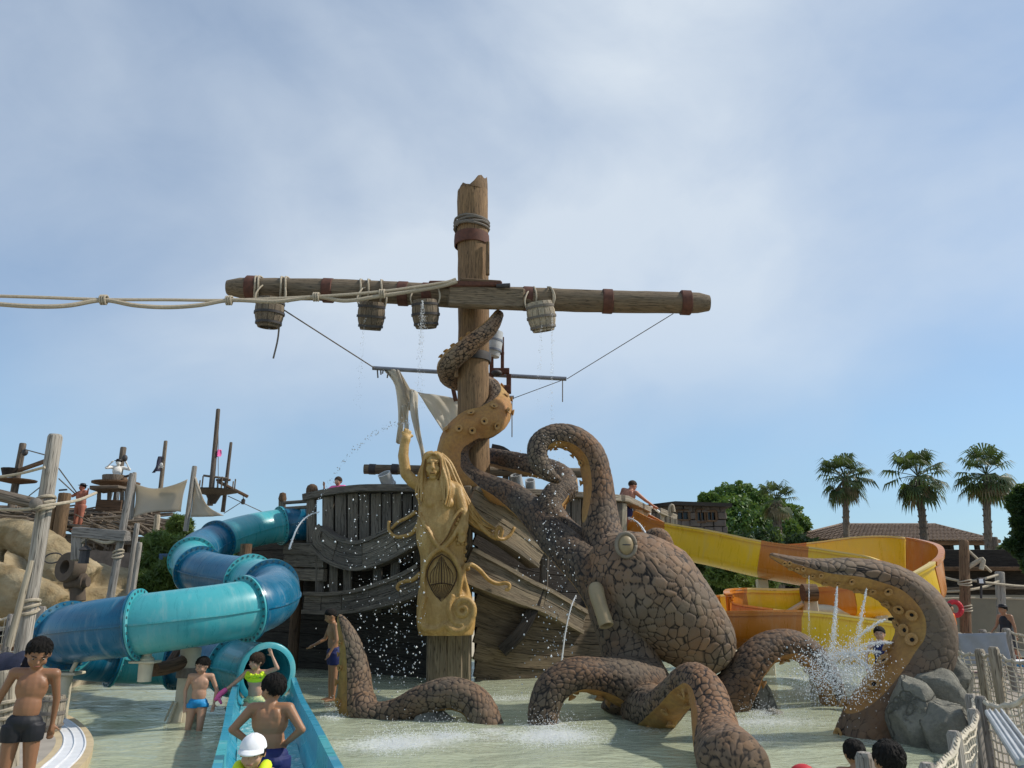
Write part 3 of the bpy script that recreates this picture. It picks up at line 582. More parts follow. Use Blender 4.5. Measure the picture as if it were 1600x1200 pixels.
for l in ([(443, 484, 18.5), (585, 575, 21.5)], [(1052, 490, 18.5), (886, 592, 21.5)], [(884, 592, 21.5), (803, 622, 21.8)]):
    MB().tube(pts(l), .011 if l[0][0] != 443 else .018, 6).build('stay', M['dark_rope'], ry)
fr = thing('barrel_hoist', at(780, 600, 21.3), 'rusty brown steel frame carrying a pale barrel behind the mast', 'frame')
for a_, b_, w in (((785, 527, 21.3), (785, 586, 21.3), .1), ((768, 540, 21.3), (768, 612, 21.3), .12), ((766, 580, 21.3), (796, 580, 21.3), .16), ((766, 608, 21.3), (798, 608, 21.3), .2), ((795, 585, 21.3), (795, 615, 21.3), .14), ((778, 552, 21.3), (788, 552, 21.3), .08)):
    MB().beam(at(*a_), at(*b_), w, w, (0, 1, 0), .01).build('bar', M['rust'], fr)
MB().ball(at(776, 583, 21.2), (.16, .14, .1)).build('pulley', M['iron'], fr)
MB().beam(at(706, 598, 21.3), at(712, 626, 21.3), .12, .2, (0, 1, 0), .01).build('bar', M['rust'], fr)
bc = at(772, 538, 21.2); t = MB(); MB().lathe([(.0, -.38), (.2, -.38), (.235, -.15), (.24, .05), (.22, .38), (.0, .38)], bc, 16, (.12, 0, 1)).build('pale_barrel', M['zinc'], fr)
for z in (-.2, .1): MB().lathe([(.235, z-.03), (.25, z-.03), (.25, z+.03), (.235, z+.03)], bc, 16, (.12, 0, 1)).build('hoop', M['pipe_grey'], fr)
sl_ = thing('torn_sail', at(650, 640, 21.6), 'ragged off-white sail strips hanging beside the mast', 'sail')
def cloth(edgeA, edgeB, n=16, m=9, amp=.05, name='cloth', mat='torn_canvas', par=sl_, holes=0, ph=0):
    A, B = cr(pts(edgeA), n), cr(pts(edgeB), n); gr = []
    for i in range(n):
        row = []
        for j in range(m):
            u = j/(m-1); p = A[i].lerp(B[i], u); row.append(p+Vector((0, amp*(math.sin(u*7+i*.35+ph)+.5*math.sin(u*15-i*.6)), -.02*math.sin(u*3.14)*abs(amp)*8)))
        gr.append(row)
    mb = MB(); mb.sheet(gr)
    if holes: keep = [f for f in range(len(mb.f)) if rnd.random() > holes]; mb.f = [mb.f[f] for f in keep]; mb.m = [0]*len(mb.f)
    o = mb.build(name, M[mat], par, smooth=180); md = o.modifiers.new('thickness', 'SOLIDIFY'); md.thickness = .012; return o
cloth([(598, 577, 21.55), (616, 600, 21.5), (622, 640, 21.5), (622, 668, 21.5), (619, 692, 21.5)], [(622, 578, 21.6), (636, 600, 21.6), (640, 618, 21.6), (632, 655, 21.55), (627, 694, 21.5)], amp=.07)
cloth([(620, 578, 21.5), (628, 612, 21.4), (636, 634, 21.4), (640, 642, 21.4)], [(624, 578, 21.5), (640, 606, 21.35), (645, 618, 21.35), (648, 632, 21.4)], amp=.05, mat='canvas', ph=2)
cloth([(640, 606, 21.3), (641, 640, 21.2), (648, 672, 21.0), (657, 705, 20.8), (660, 726, 20.7)], [(652, 612, 21.3), (653, 640, 21.2), (657, 672, 21.0), (663, 705, 20.8), (667, 720, 20.7)], amp=.06, ph=1)
cloth([(628, 634, 21.4), (631, 655, 21.4), (632, 680, 21.4)], [(640, 630, 21.4), (638, 655, 21.4), (638, 684, 21.4)], amp=.05, ph=3)
cloth([(652, 612, 21.5), (664, 630, 21.4), (680, 656, 21.3), (696, 680, 21.2)], [(716, 623, 21.5), (716, 638, 21.4), (716, 658, 21.3), (704, 674, 21.2)], n=18, m=12, amp=.05, ph=.7)

# ================================================================== the figurehead
fg = thing('mermaid_figurehead', at(697, 992, 17.0), 'golden carved mermaid figurehead with one raised arm on the bow', 'statue')
FY = 16.95
def fp(x, y, d=0.0): return at(x, y, FY+d)
s1 = .0146
b_ = MB()
prof_ = [(992, 697, 38, .40), (986, 697, 41, .44), (965, 697, 43, .46), (935, 695, 40, .42), (905, 693, 34, .36), (870, 691, 32, .34), (845, 690, 38, .37), (822, 689, 37, .36), (805, 686, 31, .31), (790, 685, 30, .29), (772, 685, 32, .29), (758, 686, 30, .26), (750, 685, 17, .19)]
yy = np.linspace(992, 750, 60); Pb = []; Wb = []; Db = []
for y in yy:
    ys = [q[0] for q in prof_][::-1]; f = lambda i: float(np.interp(y, ys, [q[i] for q in prof_][::-1])); Pb.append((f(1), y, .06)); Wb.append(f(2)*s1); Db.append(f(3))
def sm(a): a = np.array(a); k = np.array([1, 2, 3, 2, 1])/9; return np.convolve(np.pad(a, 2, 'edge'), k, 'valid')
Wb, Db = sm(Wb), sm(Db); nn = 36; vs = []
for (x, y, d), w, dp_ in zip(Pb, Wb, Db):
    c = fp(x, y, d)
    for k in range(nn):
        a = 2*math.pi*k/nn; ca, sa = math.cos(a), math.sin(a); e = .72
        vs.append(c+Vector((w*abs(ca)**e*(1 if ca > 0 else -1), dp_*abs(sa)**.85*(1 if sa > 0 else -1), 0)))
b_.add(vs, [(i*nn+k, i*nn+(k+1) % nn, (i+1)*nn+(k+1) % nn, (i+1)*nn+k) for i in range(59) for k in range(nn)]+[tuple(range(nn))[::-1], tuple(range(59*nn, 60*nn))], [(0, 0, 0)]*len(vs))
for x in (674, 699): b_.ball(fp(x, 787, -.15), (10.5*s1, .12, .14), 14, 9)
b_.caps(fp(664, 762, .05), .16, fp(710, 763, .05), .16, 12)
b_.caps(fp(686, 760, .05), .16, fp(679, 732, .0), .13, 12)
HX, HY = 676, 729
b_.ball(fp(HX, HY-3, .02), (13.5*s1, .25, 20*s1), 18, 12); b_.ball(fp(HX, HY+9, -.06), (10.5*s1, .19, 10.5*s1), 14, 9)
b_.caps(fp(HX, HY-7, -.215), .03, fp(HX, HY+1.5, -.30), .05, 8); b_.caps(fp(HX-5.5, HY+8.5, -.225), .02, fp(HX+5.5, HY+8.5, -.225), .02, 6); b_.caps(fp(HX-4, HY+11.5, -.235), .024, fp(HX+4, HY+11.5, -.235), .024, 6)
for sx in (-1, 1): b_.caps(fp(HX+sx*2.5, HY-8.5, -.225), .032, fp(HX+sx*9.5, HY-8.5, -.17), .028, 6); b_.ball(fp(HX+sx*5.6, HY-4, -.195), (.055, .035, .03), 8, 6); b_.ball(fp(HX+sx*6, HY+4, -.17), (.085, .06, .085), 10, 6)
b_.ball(fp(HX, HY+17, -.17), (.085, .07, .06), 8, 6)
for a_, b2, r0, r1 in (((662, 762, .02), (645, 752, -.02), .16, .14), ((645, 752, -.02), (634, 740, -.04), .14, .125), ((634, 740, -.04), (630, 712, -.05), .125, .12), ((630, 712, -.05), (632, 694, -.05), .12, .105), ((632, 694, -.05), (634, 686, -.05), .105, .115)):
    b_.caps(fp(*a_), r0, fp(*b2), r1, 12)
for k, (dx, dy) in enumerate(((-5, -8), (-1, -13), (3, -12), (7, -9), (10, -3))): b_.caps(fp(634, 684, -.05), .05, fp(634+dx, 684+dy, -.07+.02*k), .035, 8)
for a_, b2, r0, r1 in (((714, 766, .02), (720, 784, -.06), .15, .13), ((720, 784, -.06), (725, 802, -.16), .13, .115), ((725, 802, -.16), (726, 822, -.27), .11, .08), ((726, 822, -.27), (723, 832, -.31), .09, .09)):
    b_.caps(fp(*a_), r0, fp(*b2), r1, 12)
for k in range(4): b_.caps(fp(719+k*2.6, 832, -.33), .032, fp(717+k*2.8, 848-abs(k-1.5)*2, -.36), .026, 7)
# crossing ribbons, oval frame, V of the belt
def cord(l, r, n=26, mb=b_): mb.tube(cr([fp(*q) for q in l], n), r, 8)
cord([(656, 806, -.22), (668, 828, -.30), (684, 852, -.35), (703, 864, -.35), (716, 885, -.3), (720, 905, -.28), (716, 930, -.28)], .055)
cord([(724, 808, -.24), (712, 832, -.30), (697, 852, -.35), (678, 864, -.35), (665, 882, -.3), (661, 905, -.28), (665, 930, -.28)], .055)
cord([(655, 800, -.2), (664, 822, -.30), (682, 850, -.34)], .03); cord([(722, 796, -.24), (712, 806, -.28), (700, 832, -.33), (690, 850, -.34)], .04)
# the base: lobes and the spiral
cord([(664, 932, -.3), (658, 955, -.32), (660, 978, -.32), (680, 984, -.36), (696, 976, -.38)], .07); cord([(696, 976, -.38), (714, 986, -.38), (732, 976, -.34), (738, 950, -.3)], .08)
spi = []
for k in range(40):
    t = k/39; a = -2.6+t*11.5; r_ = 22*(1-t)+1.5; spi.append((724+math.cos(a)*r_*.82, 952-math.sin(a)*r_, -.30-.08*t))
b_.tube([fp(*q) for q in spi], [.095*(1-.5*k/39) for k in range(40)], 9); b_.ball(fp(724, 952, -.2), (.2, .15, .24))
cord([(707, 930, -.3), (702, 950, -.36), (709, 972, -.36), (724, 976, -.36)], .07)
cord([(728, 932, -.15), (727, 912, -.2), (724, 896, -.2), (727, 884, -.2), (733, 883, -.1)], .05)
me = remesh(b_, .017, 2); o = link('body', me, M['gilded'], fg, LOC[fg.name]); 
me.transform(Matrix.Translation(-LOC[fg.name]))
# hair: many carved strands, parted above the brow
hs = MB()
def strand(l, r, n=22): hs.tube(cr([fp(*q) for q in l], n), [r*(.8+.2*math.sin(q*.5))*(1-.65*(q/(n-1))**3) for q in range(n)], 7)
hs.ball(fp(HX+1, HY-6, .12), (15*s1, .24, 17.5*s1), 18, 12)
def lock(center, hw, n, r, seed=0):
    for k in range(n):
        u = (k/(n-1)-.5)*2; L = []
        for i, (x, y, d) in enumerate(center):
            a, b = center[max(i-1, 0)], center[min(i+1, len(center)-1)]; tx, ty = b[0]-a[0], b[1]-a[1]; l_ = math.hypot(tx, ty); w = hw[i]*u+1.2*math.sin(i*1.9+k*1.7+seed)*(i > 1)
            e = (i == len(center)-1)*rnd.uniform(-9, 3); L.append((x-ty/l_*w+tx/l_*e, y+tx/l_*w+ty/l_*e, d-.05*(1-u*u)+.02*((k % 2)-.5)))
        strand(L, r, 28)
lock([(HX+1, HY-21, -.08), (HX-9, HY-15, -.10), (HX-14, HY, -.08), (HX-17, HY+20, -.07), (HX-19, HY+40, -.14), (HX-17, HY+60, -.15)], [1, 3, 3.5, 5, 6, 5], 5, .058)
lock([(HX+2, HY-21, -.08), (HX+11, HY-14, -.09), (HX+15.5, HY+2, -.09), (HX+19, HY+22, -.13), (HX+21, HY+42, -.20), (HX+19, HY+60, -.24)], [1, 3, 4, 6.5, 7.5, 6], 6, .062, 1)
lock([(HX+10, HY-17, .10), (HX+22, HY-2, .12), (HX+33, HY+22, .10), (HX+46, HY+50, .02), (HX+58, HY+74, .02), (HX+76, HY+92, .10), (HX+98, HY+102, .20)], [4, 6, 7, 8, 9, 8, 5], 8, .058, 2)
hs.tube(cr([fp(HX-13, HY-8, -.10), fp(HX-8, HY-17, -.17), fp(HX, HY-20.5, -.19), fp(HX+8, HY-17, -.17), fp(HX+13, HY-8, -.10)], 16), .03, 7)
hs.build('hair', M['gilded'], fg, smooth=60)
for l, r in (([(740, 808, .1), (752, 824, .05), (766, 836, .05), (776, 842, .1)], .06), ([(776, 842, .1), (782, 838, .1), (784, 828, .1), (779, 824, .1), (775, 832, .08), (778, 841, .06), (788, 842, .15), (797, 836, .2), (804, 824, .25)], .05), ([(731, 890, -.15), (731, 884, -.1), (737, 882, -.02), (750, 891, .1), (764, 906, .2), (778, 912, .3), (790, 911, .3), (796, 914, .3), (794, 921, .28), (789, 921, .28)], .052), ([(657, 896, -.05), (645, 906, .05), (634, 908, .15), (624, 912, .25), (621, 919, .25), (626, 923, .25)], .05), ([(656, 815, -.05), (645, 832, .1), (631, 838, .2), (617, 838, .3), (608, 828, .35), (608, 814, .35)], .05), ([(650, 800, .0), (638, 808, .2), (622, 816, .3), (612, 826, .35)], .045)):
    MB().tube(cr([fp(*q) for q in l], 36), [r*(1-.3*k/35) for k in range(36)], 9).build('curl', M['gilded'], fg, smooth=180)
# almond recess with dark carved ribs
sh = MB()
def dk(l, r=.011, n=14): sh.tube(cr([fp(*q) for q in l], n), r, 5)
dk([(690, 866, -.36), (676, 876, -.335), (667, 897, -.315), (674, 920, -.325), (690, 944, -.355)], .014); dk([(690, 866, -.36), (704, 876, -.335), (714, 897, -.315), (706, 920, -.325), (690, 944, -.355)], .014)
for k in range(9):
    u = (k-4)/4; y0 = 869+14*abs(u)**1.5; dk([(690+u*8, y0, -.355), (690+u*17, 896, -.335+.01*u*u), (690+u*17.5, 913-2*abs(u), -.335)], .008 if k != 4 else .013, 10)
for k in range(11): u = (k-5)/5; dk([(690+u*16, 914-1*abs(u), -.34), (690+u*8, 930, -.35), (690, 942, -.36)], .007, 8)
dk([(673, 914, -.33), (690, 911, -.345), (707, 914, -.33)], .012, 8)
sh.build('shell_grooves', plain('groove_dark', (.06, .03, .012), .8, .3, 9, .2), fg)

# ================================================================== the octopus
def hsh(i, j, k, s):
    h = (i*73856093) ^ (j*19349663) ^ (k*83492791) ^ (s*2654435761); h = (h ^ (h >> 13))*1274126177; h = h & 0x7fffffff; h = (h ^ (h >> 15))*2246822519 & 0x7fffffff
    return (h % 100003)/100003.0
def voronoi(P, cell):
    Q = P/cell; B = np.floor(Q).astype(np.int64); f1 = np.full(len(P), 9.); f2 = np.full(len(P), 9.); idv = np.zeros(len(P))
    for dx in (-1, 0, 1):
        for dy in (-1, 0, 1):
            for dz in (-1, 0, 1):
                c = B+np.array([dx, dy, dz]); i, j, k = c[:, 0], c[:, 1], c[:, 2]
                pt = np.stack([c[:, 0]+.1+.8*hsh(i, j, k, 1), c[:, 1]+.1+.8*hsh(i, j, k, 2), c[:, 2]+.1+.8*hsh(i, j, k, 3)], -1)
                d = np.sqrt(((Q-pt)**2).sum(1)); rid = hsh(i, j, k, 4); n1_ = d < f1
                f2 = np.where(n1_, f1, np.minimum(f2, d)); idv = np.where(n1_, rid, idv); f1 = np.where(n1_, d, f1)
    return f2-f1, idv
oct_ = thing('octopus', Vector((at(1000, 1090, 13.3).x, 13.3, 0)), 'giant stone-skinned octopus sculpture climbing over the ship', 'sculpture')
def smin_noise(P, s): return np.sin(P[:, 0]*s+1.3*np.sin(P[:, 1]*s*.7))*np.sin(P[:, 1]*s*.9+1.1*np.sin(P[:, 2]*s*.8))*np.sin(P[:, 2]*s*1.1+.7)
def organ(name, C, Rad, under=None, step=.02, nseg=None, cell=.17, stretch=1.0, uthr=.55, flat=.12, depth=.016, par=oct_, ecap=True, sq=None, shade_tone=1.0, cw=.026, fade=0.0):
    """swept limb with cracked plates; C centre points, Rad radii, under = list of directions the painted underside faces"""
    L = sum((C[i+1]-C[i]).length for i in range(len(C)-1)); m = max(24, int(L/step)); rm = max(Rad); n = nseg or max(28, int(6.28*rm/step))
    P = cr(C, m); rr = np.maximum(np.array(cr(Rad, m)), .015); U = cr(under, m) if under else None
    if ecap:
        s = np.linspace(0, L, m); rr = np.minimum(rr, np.sqrt(np.maximum(1e-5, 2*rr[-1]*(L-s)-(L-s)**2*0+1e-4)))
    fr = frames(P); a = np.linspace(0, 2*np.pi, n, endpoint=False); Pn = np.array([list(p) for p in P]); S = np.array([list(f[1]) for f in fr]); T_ = np.array([list(f[2]) for f in fr])
    nrm = S[:, None, :]*np.cos(a)[None, :, None]+T_[:, None, :]*np.sin(a)[None, :, None]
    und = np.zeros((m, n))
    rad = np.repeat(rr[:, None], n, 1)
    if sq: rad = rad*sq(np.linspace(0, 1, m)[:, None], nrm)
    if U:
        Un = np.array([list(u) for u in U]); Un /= np.maximum(1e-6, np.linalg.norm(Un, axis=1))[:, None]; d = (nrm*Un[:, None, :]).sum(-1); und = np.clip((d-uthr)*6+.5, 0, 1); rad = rad*(1-flat*np.clip((d-.35)/.4, 0, 1))
        rim = np.exp(-((d-uthr)/.09)**2); rad = rad+.02*rim*np.minimum(1, rad/.2)
    V = Pn[:, None, :]+nrm*rad[:, :, None]; V = V.reshape(-1, 3); nf = nrm.reshape(-1, 3)
    W3 = V+.06*np.stack([smin_noise(V, 5.), smin_noise(V+3.1, 5.), smin_noise(V+7.7, 5.)], -1)
    if stretch != 1.0:
        s = np.repeat(np.linspace(0, L, m), n); an = np.tile(a, m); W3 = np.stack([s*stretch, np.cos(an)*rad.ravel()*1.0, np.sin(an)*rad.ravel()*1.0], -1)+.035*np.stack([smin_noise(V, 6.), smin_noise(V+3.1, 6.), smin_noise(V+7.7, 6.)], -1)+17.3*hash(name+str(len(LOC))) % 5 if 0 else np.stack([s*stretch, np.cos(an)*rad.ravel(), np.sin(an)*rad.ravel()], -1)+.035*np.stack([smin_noise(V, 6.), smin_noise(V+3.1, 6.), smin_noise(V+7.7, 6.)], -1)+C[0][0]*7
    e, idv = voronoi(W3, cell); cell2, id2 = voronoi(W3*1.0+5.5, cell*.55)
    w = cw/cell; cr_ = np.clip(e/w, 0, 1); fd = np.clip(.5+1.6*smin_noise(V+1.7, 1.9), 0, 1)*(.12+fade); cr_ = np.clip(cr_+fd*(.6 if fade == 0 else 1.0), 0, 1)
    dep = depth*np.minimum(1, rad.ravel()/.2); disp = dep*(np.sqrt(cr_)-1)+dep*.28*(idv-.5)+dep*.6*smin_noise(V, 2.2)
    u = und.ravel(); disp = disp*(1-u)+u*(.014*smin_noise(V, 7.)+.008*smin_noise(V+2.2, 17.))
    V = V+nf*disp[:, None]; I = np.arange(m*n).reshape(m, n); J = np.roll(I, -1, 1)
    F = np.stack([I[:-1], I[1:], J[1:], J[:-1]], -1).reshape(-1, 4)
    off = np.array(LOC[par.name]); me = npmesh(name, V-off, F[:, ::-1], True)
    for k, val in (('crack', cr_), ('plate', idv), ('under', u), ('tone', np.repeat(np.interp(np.linspace(0, 1, m), np.linspace(0, 1, len(shade_tone)), shade_tone), n) if hasattr(shade_tone, '__len__') else np.full(len(V), shade_tone))): me.attributes.new(k, 'FLOAT', 'POINT').data.foreach_set('value', np.asarray(val, np.float32))
    o = link(name, me, M['octopus'], par, LOC[par.name]); o['_'] = 0; del o['_']
    return o, P, rr, U, L
sk = MB().lathe([(0, -.1), (.5, -.1), (.52, .2), (.75, .55), (1.0, .72), (1.02, .9), (.85, .98), (.6, .86), (.36, .55), (0, .5)], n=14); sk_me = sk.mesh('sucker', smooth=60); sk_me.materials.append(M['octopus_sucker'] if 'octopus_sucker' in M else plain('octopus_sucker', (.44, .25, .09), .7, .35, 6, .3))
dk_me = MB().lathe([(0, .56), (.34, .56), (.34, .60), (0, .60)], n=10).mesh('sucker_mouth', smooth=60); dk_me.materials.append(M['interior'])
def suckers(res, t0, t1, step, size=.8, rows=(-.36, .36)):
    o, P, rr, U, L = res; m = len(P); s = t0*L; k = 0
    while s < t1*L:
        i = min(m-2, max(1, int(s/L*(m-1)))); u = U[i].normalized(); t = (P[i+1]-P[i-1]).normalized(); u = (u-t*u.dot(t)).normalized(); sd_ = t.cross(u); r = rr[i]
        an = rows[k % len(rows)]; d = u*math.cos(an)+sd_*math.sin(an); q = Zv.rotation_difference(d); sz = max(.035, r*.26*size)
        x = inst('sucker', sk_me, P[i]+d*(r*.86), o, q, sz); inst('sucker_mouth', dk_me, P[i]+d*(r*.86), o, q, sz*1.0); s += max(step*r, .06); k += 1
def C_(l): return [at(*q) for q in l]
def toward(C, px, py, Yc): c = at(px, py, Yc); return [(c-p).normalized() for p in C]
# mantle
Cm = C_([(935, 850, 13.75), (960, 874, 13.7), (992, 904, 13.6), (1028, 938, 13.6), (1056, 963, 13.62), (1080, 985, 13.66), (1106, 1011, 13.7), (1123, 1028, 13.74), (1133, 1038, 13.76)])
organ('mantle', Cm, [.28, .64, .85, .96, .955, .90, .77, .52, .22], None, .017, 330, .165, depth=.024, shade_tone=1.5, cw=.032)
# neck down to the arm crown
Cn = C_([(958, 905, 13.5), (962, 950, 13.45), (975, 1000, 13.4), (990, 1050, 13.35), (1000, 1090, 13.3), (1003, 1135, 13.25)])
organ('head', Cn, [.5, .46, .42, .5, .62, .72], None, .018, 190, .115, depth=.016, shade_tone=1.15)
for px, py, Yc, r, nm in ((984, 856, 13.15, .235, 1), (1027, 850, 13.75, .22, 0)):
    c = at(px, py, Yc); organ('eye_mound', [c+Vector((.02, .45, -.34)), c+Vector((.01, .22, -.15)), c+Vector((0, .02, .02)), c+Vector((-.01, -.12, .05))], [.42, .36, .28, .2], None, .016, 100, .09, depth=.010, shade_tone=1.35)
    if nm:
        e = MB(); e.ball(c+Vector((-.10, -.26, .03)), (.13, .10, .165), 18, 12); eo = e.build('eye', plain('eye_cream', (.30, .225, .125), .5, .15, 5, .1), oct_, smooth=180)
        MB().ball(c+Vector((-.10, -.352, .03)), (.075, .014, .012), 12, 6).build('pupil', M['iron'], eo, smooth=180)
        MB().tube([c+Vector((-.10+.155*math.cos(k*.2618), -.27+.0*k, .03+.19*math.sin(k*.2618))) for k in range(25)], .035, 8).build('eyelid', M['octopus_sucker'] if 0 else plain('lid_stone', (.23, .19, .145), .8, .3, 5, .4), eo, smooth=180)
# siphon
a, b = at(930, 915, 13.05), at(947, 975, 12.75)
sp_ = MB(); sp_.tube(cr([a, a.lerp(b, .4)+Vector((-.02, -.05, 0)), b], 14), [.10, .12, .128, .128, .126, .124, .122, .12, .118, .116, .116, .116, .118, .116], 18, caps=False)
d = (b-a).normalized(); sp_.lathe([(.116, 0), (.12, .02), (.108, .035), (.072, .02), (.064, -.12), (0, -.12)], b, 18, d); sp_.build('siphon', M['eye_cream'], oct_, smooth=60)
# 1: long arm over the bow that winds round the mast
C1 = C_([(975, 960, 13.6), (935, 905, 13.8), (900, 872, 14.2), (868, 842, 14.8), (836, 805, 15.6), (800, 776, 16.6), (762, 762, 17.6), (726, 745, 18.2), (708, 718, 18.35), (712, 690, 18.35), (735, 668, 18.35), (762, 658, 18.5), (780, 638, 19.0), (772, 616, 19.7), (745, 600, 20.0), (712, 592, 19.8), (699, 578, 19.2), (706, 562, 18.7), (738, 535, 18.45), (765, 512, 18.5), (781, 488, 18.8)])
U1 = [Vector(v) for v in ((0, .3, -1), (0, .3, -1), (0, .4, -1), (-.1, .5, -1), (-.2, .5, -1), (-.2, .2, -1), (-.5, -.2, -1), (-.9, -.5, -.5), (-.8, -.9, .2), (-.4, -1, .2), (-.1, -1, .1), (.2, -1, -.1), (.7, -.8, -.2), (.9, .1, 0), (.3, .9, .2), (-.5, .6, .3), (-.9, .1, .5), (-.6, .1, .9), (-.5, .2, .8), (-.5, .2, .8), (-.4, .2, .8))]
r1 = organ('tentacle', C1, [.55, .44, .37, .34, .32, .31, .31, .34, .38, .39, .40, .40, .36, .33, .31, .30, .29, .28, .26, .22, .13], U1, .018, 125, .088, stretch=.8, uthr=.3, shade_tone=(.95, .8, .8, 1.0, 1.1, 1.5, 1.9, 1.9, 2.0))
suckers(r1, .46, .72, .62, .85, (-.65, .1, .6)); suckers(r1, .83, .92, 1.0, 1.0, (0,))
# 2: the tall hooked arm
C2 = C_([(960, 880, 14.0), (944, 845, 14.3), (937, 800, 14.5), (932, 750, 14.6), (922, 712, 14.6), (898, 688, 14.55), (868, 682, 14.5), (844, 694, 14.4), (841, 718, 14.3), (856, 740, 14.25), (876, 752, 14.3)])
r2 = organ('tentacle', C2, [.44, .39, .34, .31, .295, .275, .25, .22, .185, .14, .06], toward(C2, 884, 740, 14.5), .016, 120, .085, stretch=.8, uthr=.55, shade_tone=1.15)
suckers(r2, .30, .95, 1.15, .75)
# 3: arm that runs left behind the mast
C3 = C_([(950, 890, 14.2), (915, 862, 14.7), (880, 830, 15.0), (860, 800, 15.3), (868, 775, 15.6), (884, 762, 15.9), (876, 744, 16.4), (846, 732, 17.4), (800, 722, 19.0), (755, 712, 20.6)])
r3 = organ('tentacle', C3, [.40, .33, .29, .28, .28, .27, .26, .27, .27, .25], [Vector(v) for v in ((.4, .3, -1), (.4, .3, -1), (.6, .3, -.8), (.9, .5, 0), (.9, .5, .1), (.8, .6, .5), (.1, .3, -1), (0, -.2, -1), (0, -.2, -1), (0, -.2, -1))], .017, 110, .085, stretch=.8, uthr=.5)
suckers(r3, .22, .44, 1.2, .75)
# 4: low arch on the left
C4 = C_([(1005, 1075, 13.1), (972, 1066, 12.8), (935, 1058, 12.6), (898, 1056, 12.4), (866, 1074, 12.3), (852, 1104, 12.25), (849, 1140, 12.2), (848, 1170, 12.2)])
r4 = organ('tentacle', C4, [.50, .40, .30, .27, .265, .25, .24, .24], toward(C4, 910, 1130, 12.6), .015, 130, .085, uthr=.5)
suckers(r4, .12, .62, 1.0, .95)
# 5: the nearest arm, coming out towards the viewer
C5 = C_([(1012, 1110, 12.6), (1030, 1110, 11.9), (1052, 1090, 11.3), (1080, 1064, 10.6), (1102, 1082, 10.1), (1112, 1120, 9.8), (1120, 1158, 9.4), (1138, 1186, 8.8), (1152, 1210, 8.2)])
r5 = organ('tentacle', C5, [.42, .30, .25, .23, .245, .27, .30, .345, .36], [Vector(v) for v in ((0, -.5, -1), (-.2, -.8, -.8), (-.2, -.9, -.6), (-.3, -.6, -1), (-.9, -.1, -.5), (-1, 0, -.2), (-1, 0, -.2), (-.6, .3, -.8), (-.5, .3, -.8))], .013, 150, .085, uthr=.6, shade_tone=1.35)
suckers(r5, .12, .5, 1.1, .9)
# 6: right arch
C6 = C_([(1080, 1110, 13.9), (1120, 1105, 13.7), (1150, 1078, 13.6), (1172, 1040, 13.6), (1200, 1014, 13.7), (1236, 1008, 13.8), (1268, 1026, 13.9), (1290, 1056, 14.0), (1300, 1085, 14.1), (1302, 1110, 14.1)])
r6 = organ('tentacle', C6, [.48, .42, .36, .31, .28, .26, .25, .235, .22, .2], toward(C6, 1225, 1095, 13.7), .016, 120, .09, uthr=.5)
suckers(r6, .3, .8, 1.05, .85)
# 7: big spraying arm on the right
C7 = C_([(1362, 1180, 11.2), (1366, 1140, 11.2), (1392, 1092, 11.2), (1424, 1050, 11.2), (1444, 1008, 11.2), (1442, 968, 11.2), (1420, 935, 11.2), (1382, 910, 11.2), (1335, 898, 11.1), (1285, 893, 11.0), (1245, 882, 10.9), (1203, 867, 10.8)])
r7 = organ('tentacle', C7, [.48, .47, .44, .42, .41, .39, .35, .29, .235, .18, .11, .035], [(v+Vector((0, y_, 0))).normalized() for v, y_ in zip(toward(C7, 1330, 1020, 10.9), (.2, .2, .15, .05, -.1, -.2, -.35, -.5, -.6, -.6, -.6, -.6))], .014, 200, .105, stretch=.9, uthr=.72, shade_tone=1.2, cw=.026, fade=.28)
suckers(r7, .05, .97, .62, .8, (.0, -.4, .35))
# 8: left arm: hump, then the raised tip
C8 = C_([(768, 1175, 12.3), (760, 1138, 12.3), (742, 1100, 12.4), (704, 1084, 12.5), (660, 1096, 12.6), (620, 1118, 12.75), (580, 1124, 12.9), (556, 1100, 13.1), (552, 1050, 13.2), (546, 1005, 13.2), (530, 960, 13.2)])
r8 = organ('tentacle', C8, [.27, .265, .255, .25, .245, .25, .27, .33, .33, .25, .04], [Vector(v) for v in ((-.6, 0, -1), (-.8, 0, -.5), (-.5, .1, -.9), (0, .2, -1), (.2, .2, -1), (.2, .2, -1), (-.5, .1, -.9), (-1, -.5, -.2), (-1, -.5, 0), (-1, -.5, .1), (-1, -.5, .4))], .015, 130, .09, uthr=.60, shade_tone=1.25)
suckers(r8, .66, .93, .8, .8, (-.3, .3))

plain('groove_brown', (.16, .075, .018), .8, .3, 9, .2)
def groove(l, r=.016, n=24): MB().tube(cr([fp(*q) for q in l], n), r, 6).build('carved_line', M['groove_brown'], fg, smooth=180)
groove([(657, 806, -.23), (666, 826, -.33), (683, 851, -.385)]); groove([(722, 800, -.29), (711, 814, -.33), (699, 838, -.375), (688, 852, -.385)])
groove([(712, 940, -.34), (700, 950, -.38), (703, 968, -.40), (716, 977, -.40), (730, 972, -.36)], .014)
groove([(HX-11, HY-12, -.20), (HX-12.5, HY+2, -.20), (HX-10, HY+15, -.20), (HX-7, HY+20, -.18)], .016); groove([(HX+11, HY-12, -.20), (HX+12, HY+2, -.20), (HX+11, HY+15, -.19), (HX+8, HY+21, -.16)], .016)
groove([(HX-4.5, HY+10, -.255), (HX, HY+10.3, -.265), (HX+4.5, HY+10, -.255)], .011, 8)
for sx in (-1, 1): groove([(HX+sx*3.3, HY-5.2, -.235), (HX+sx*5.6, HY-5.8, -.245), (HX+sx*8.2, HY-5, -.21)], .010, 8)
sc_ = MB()
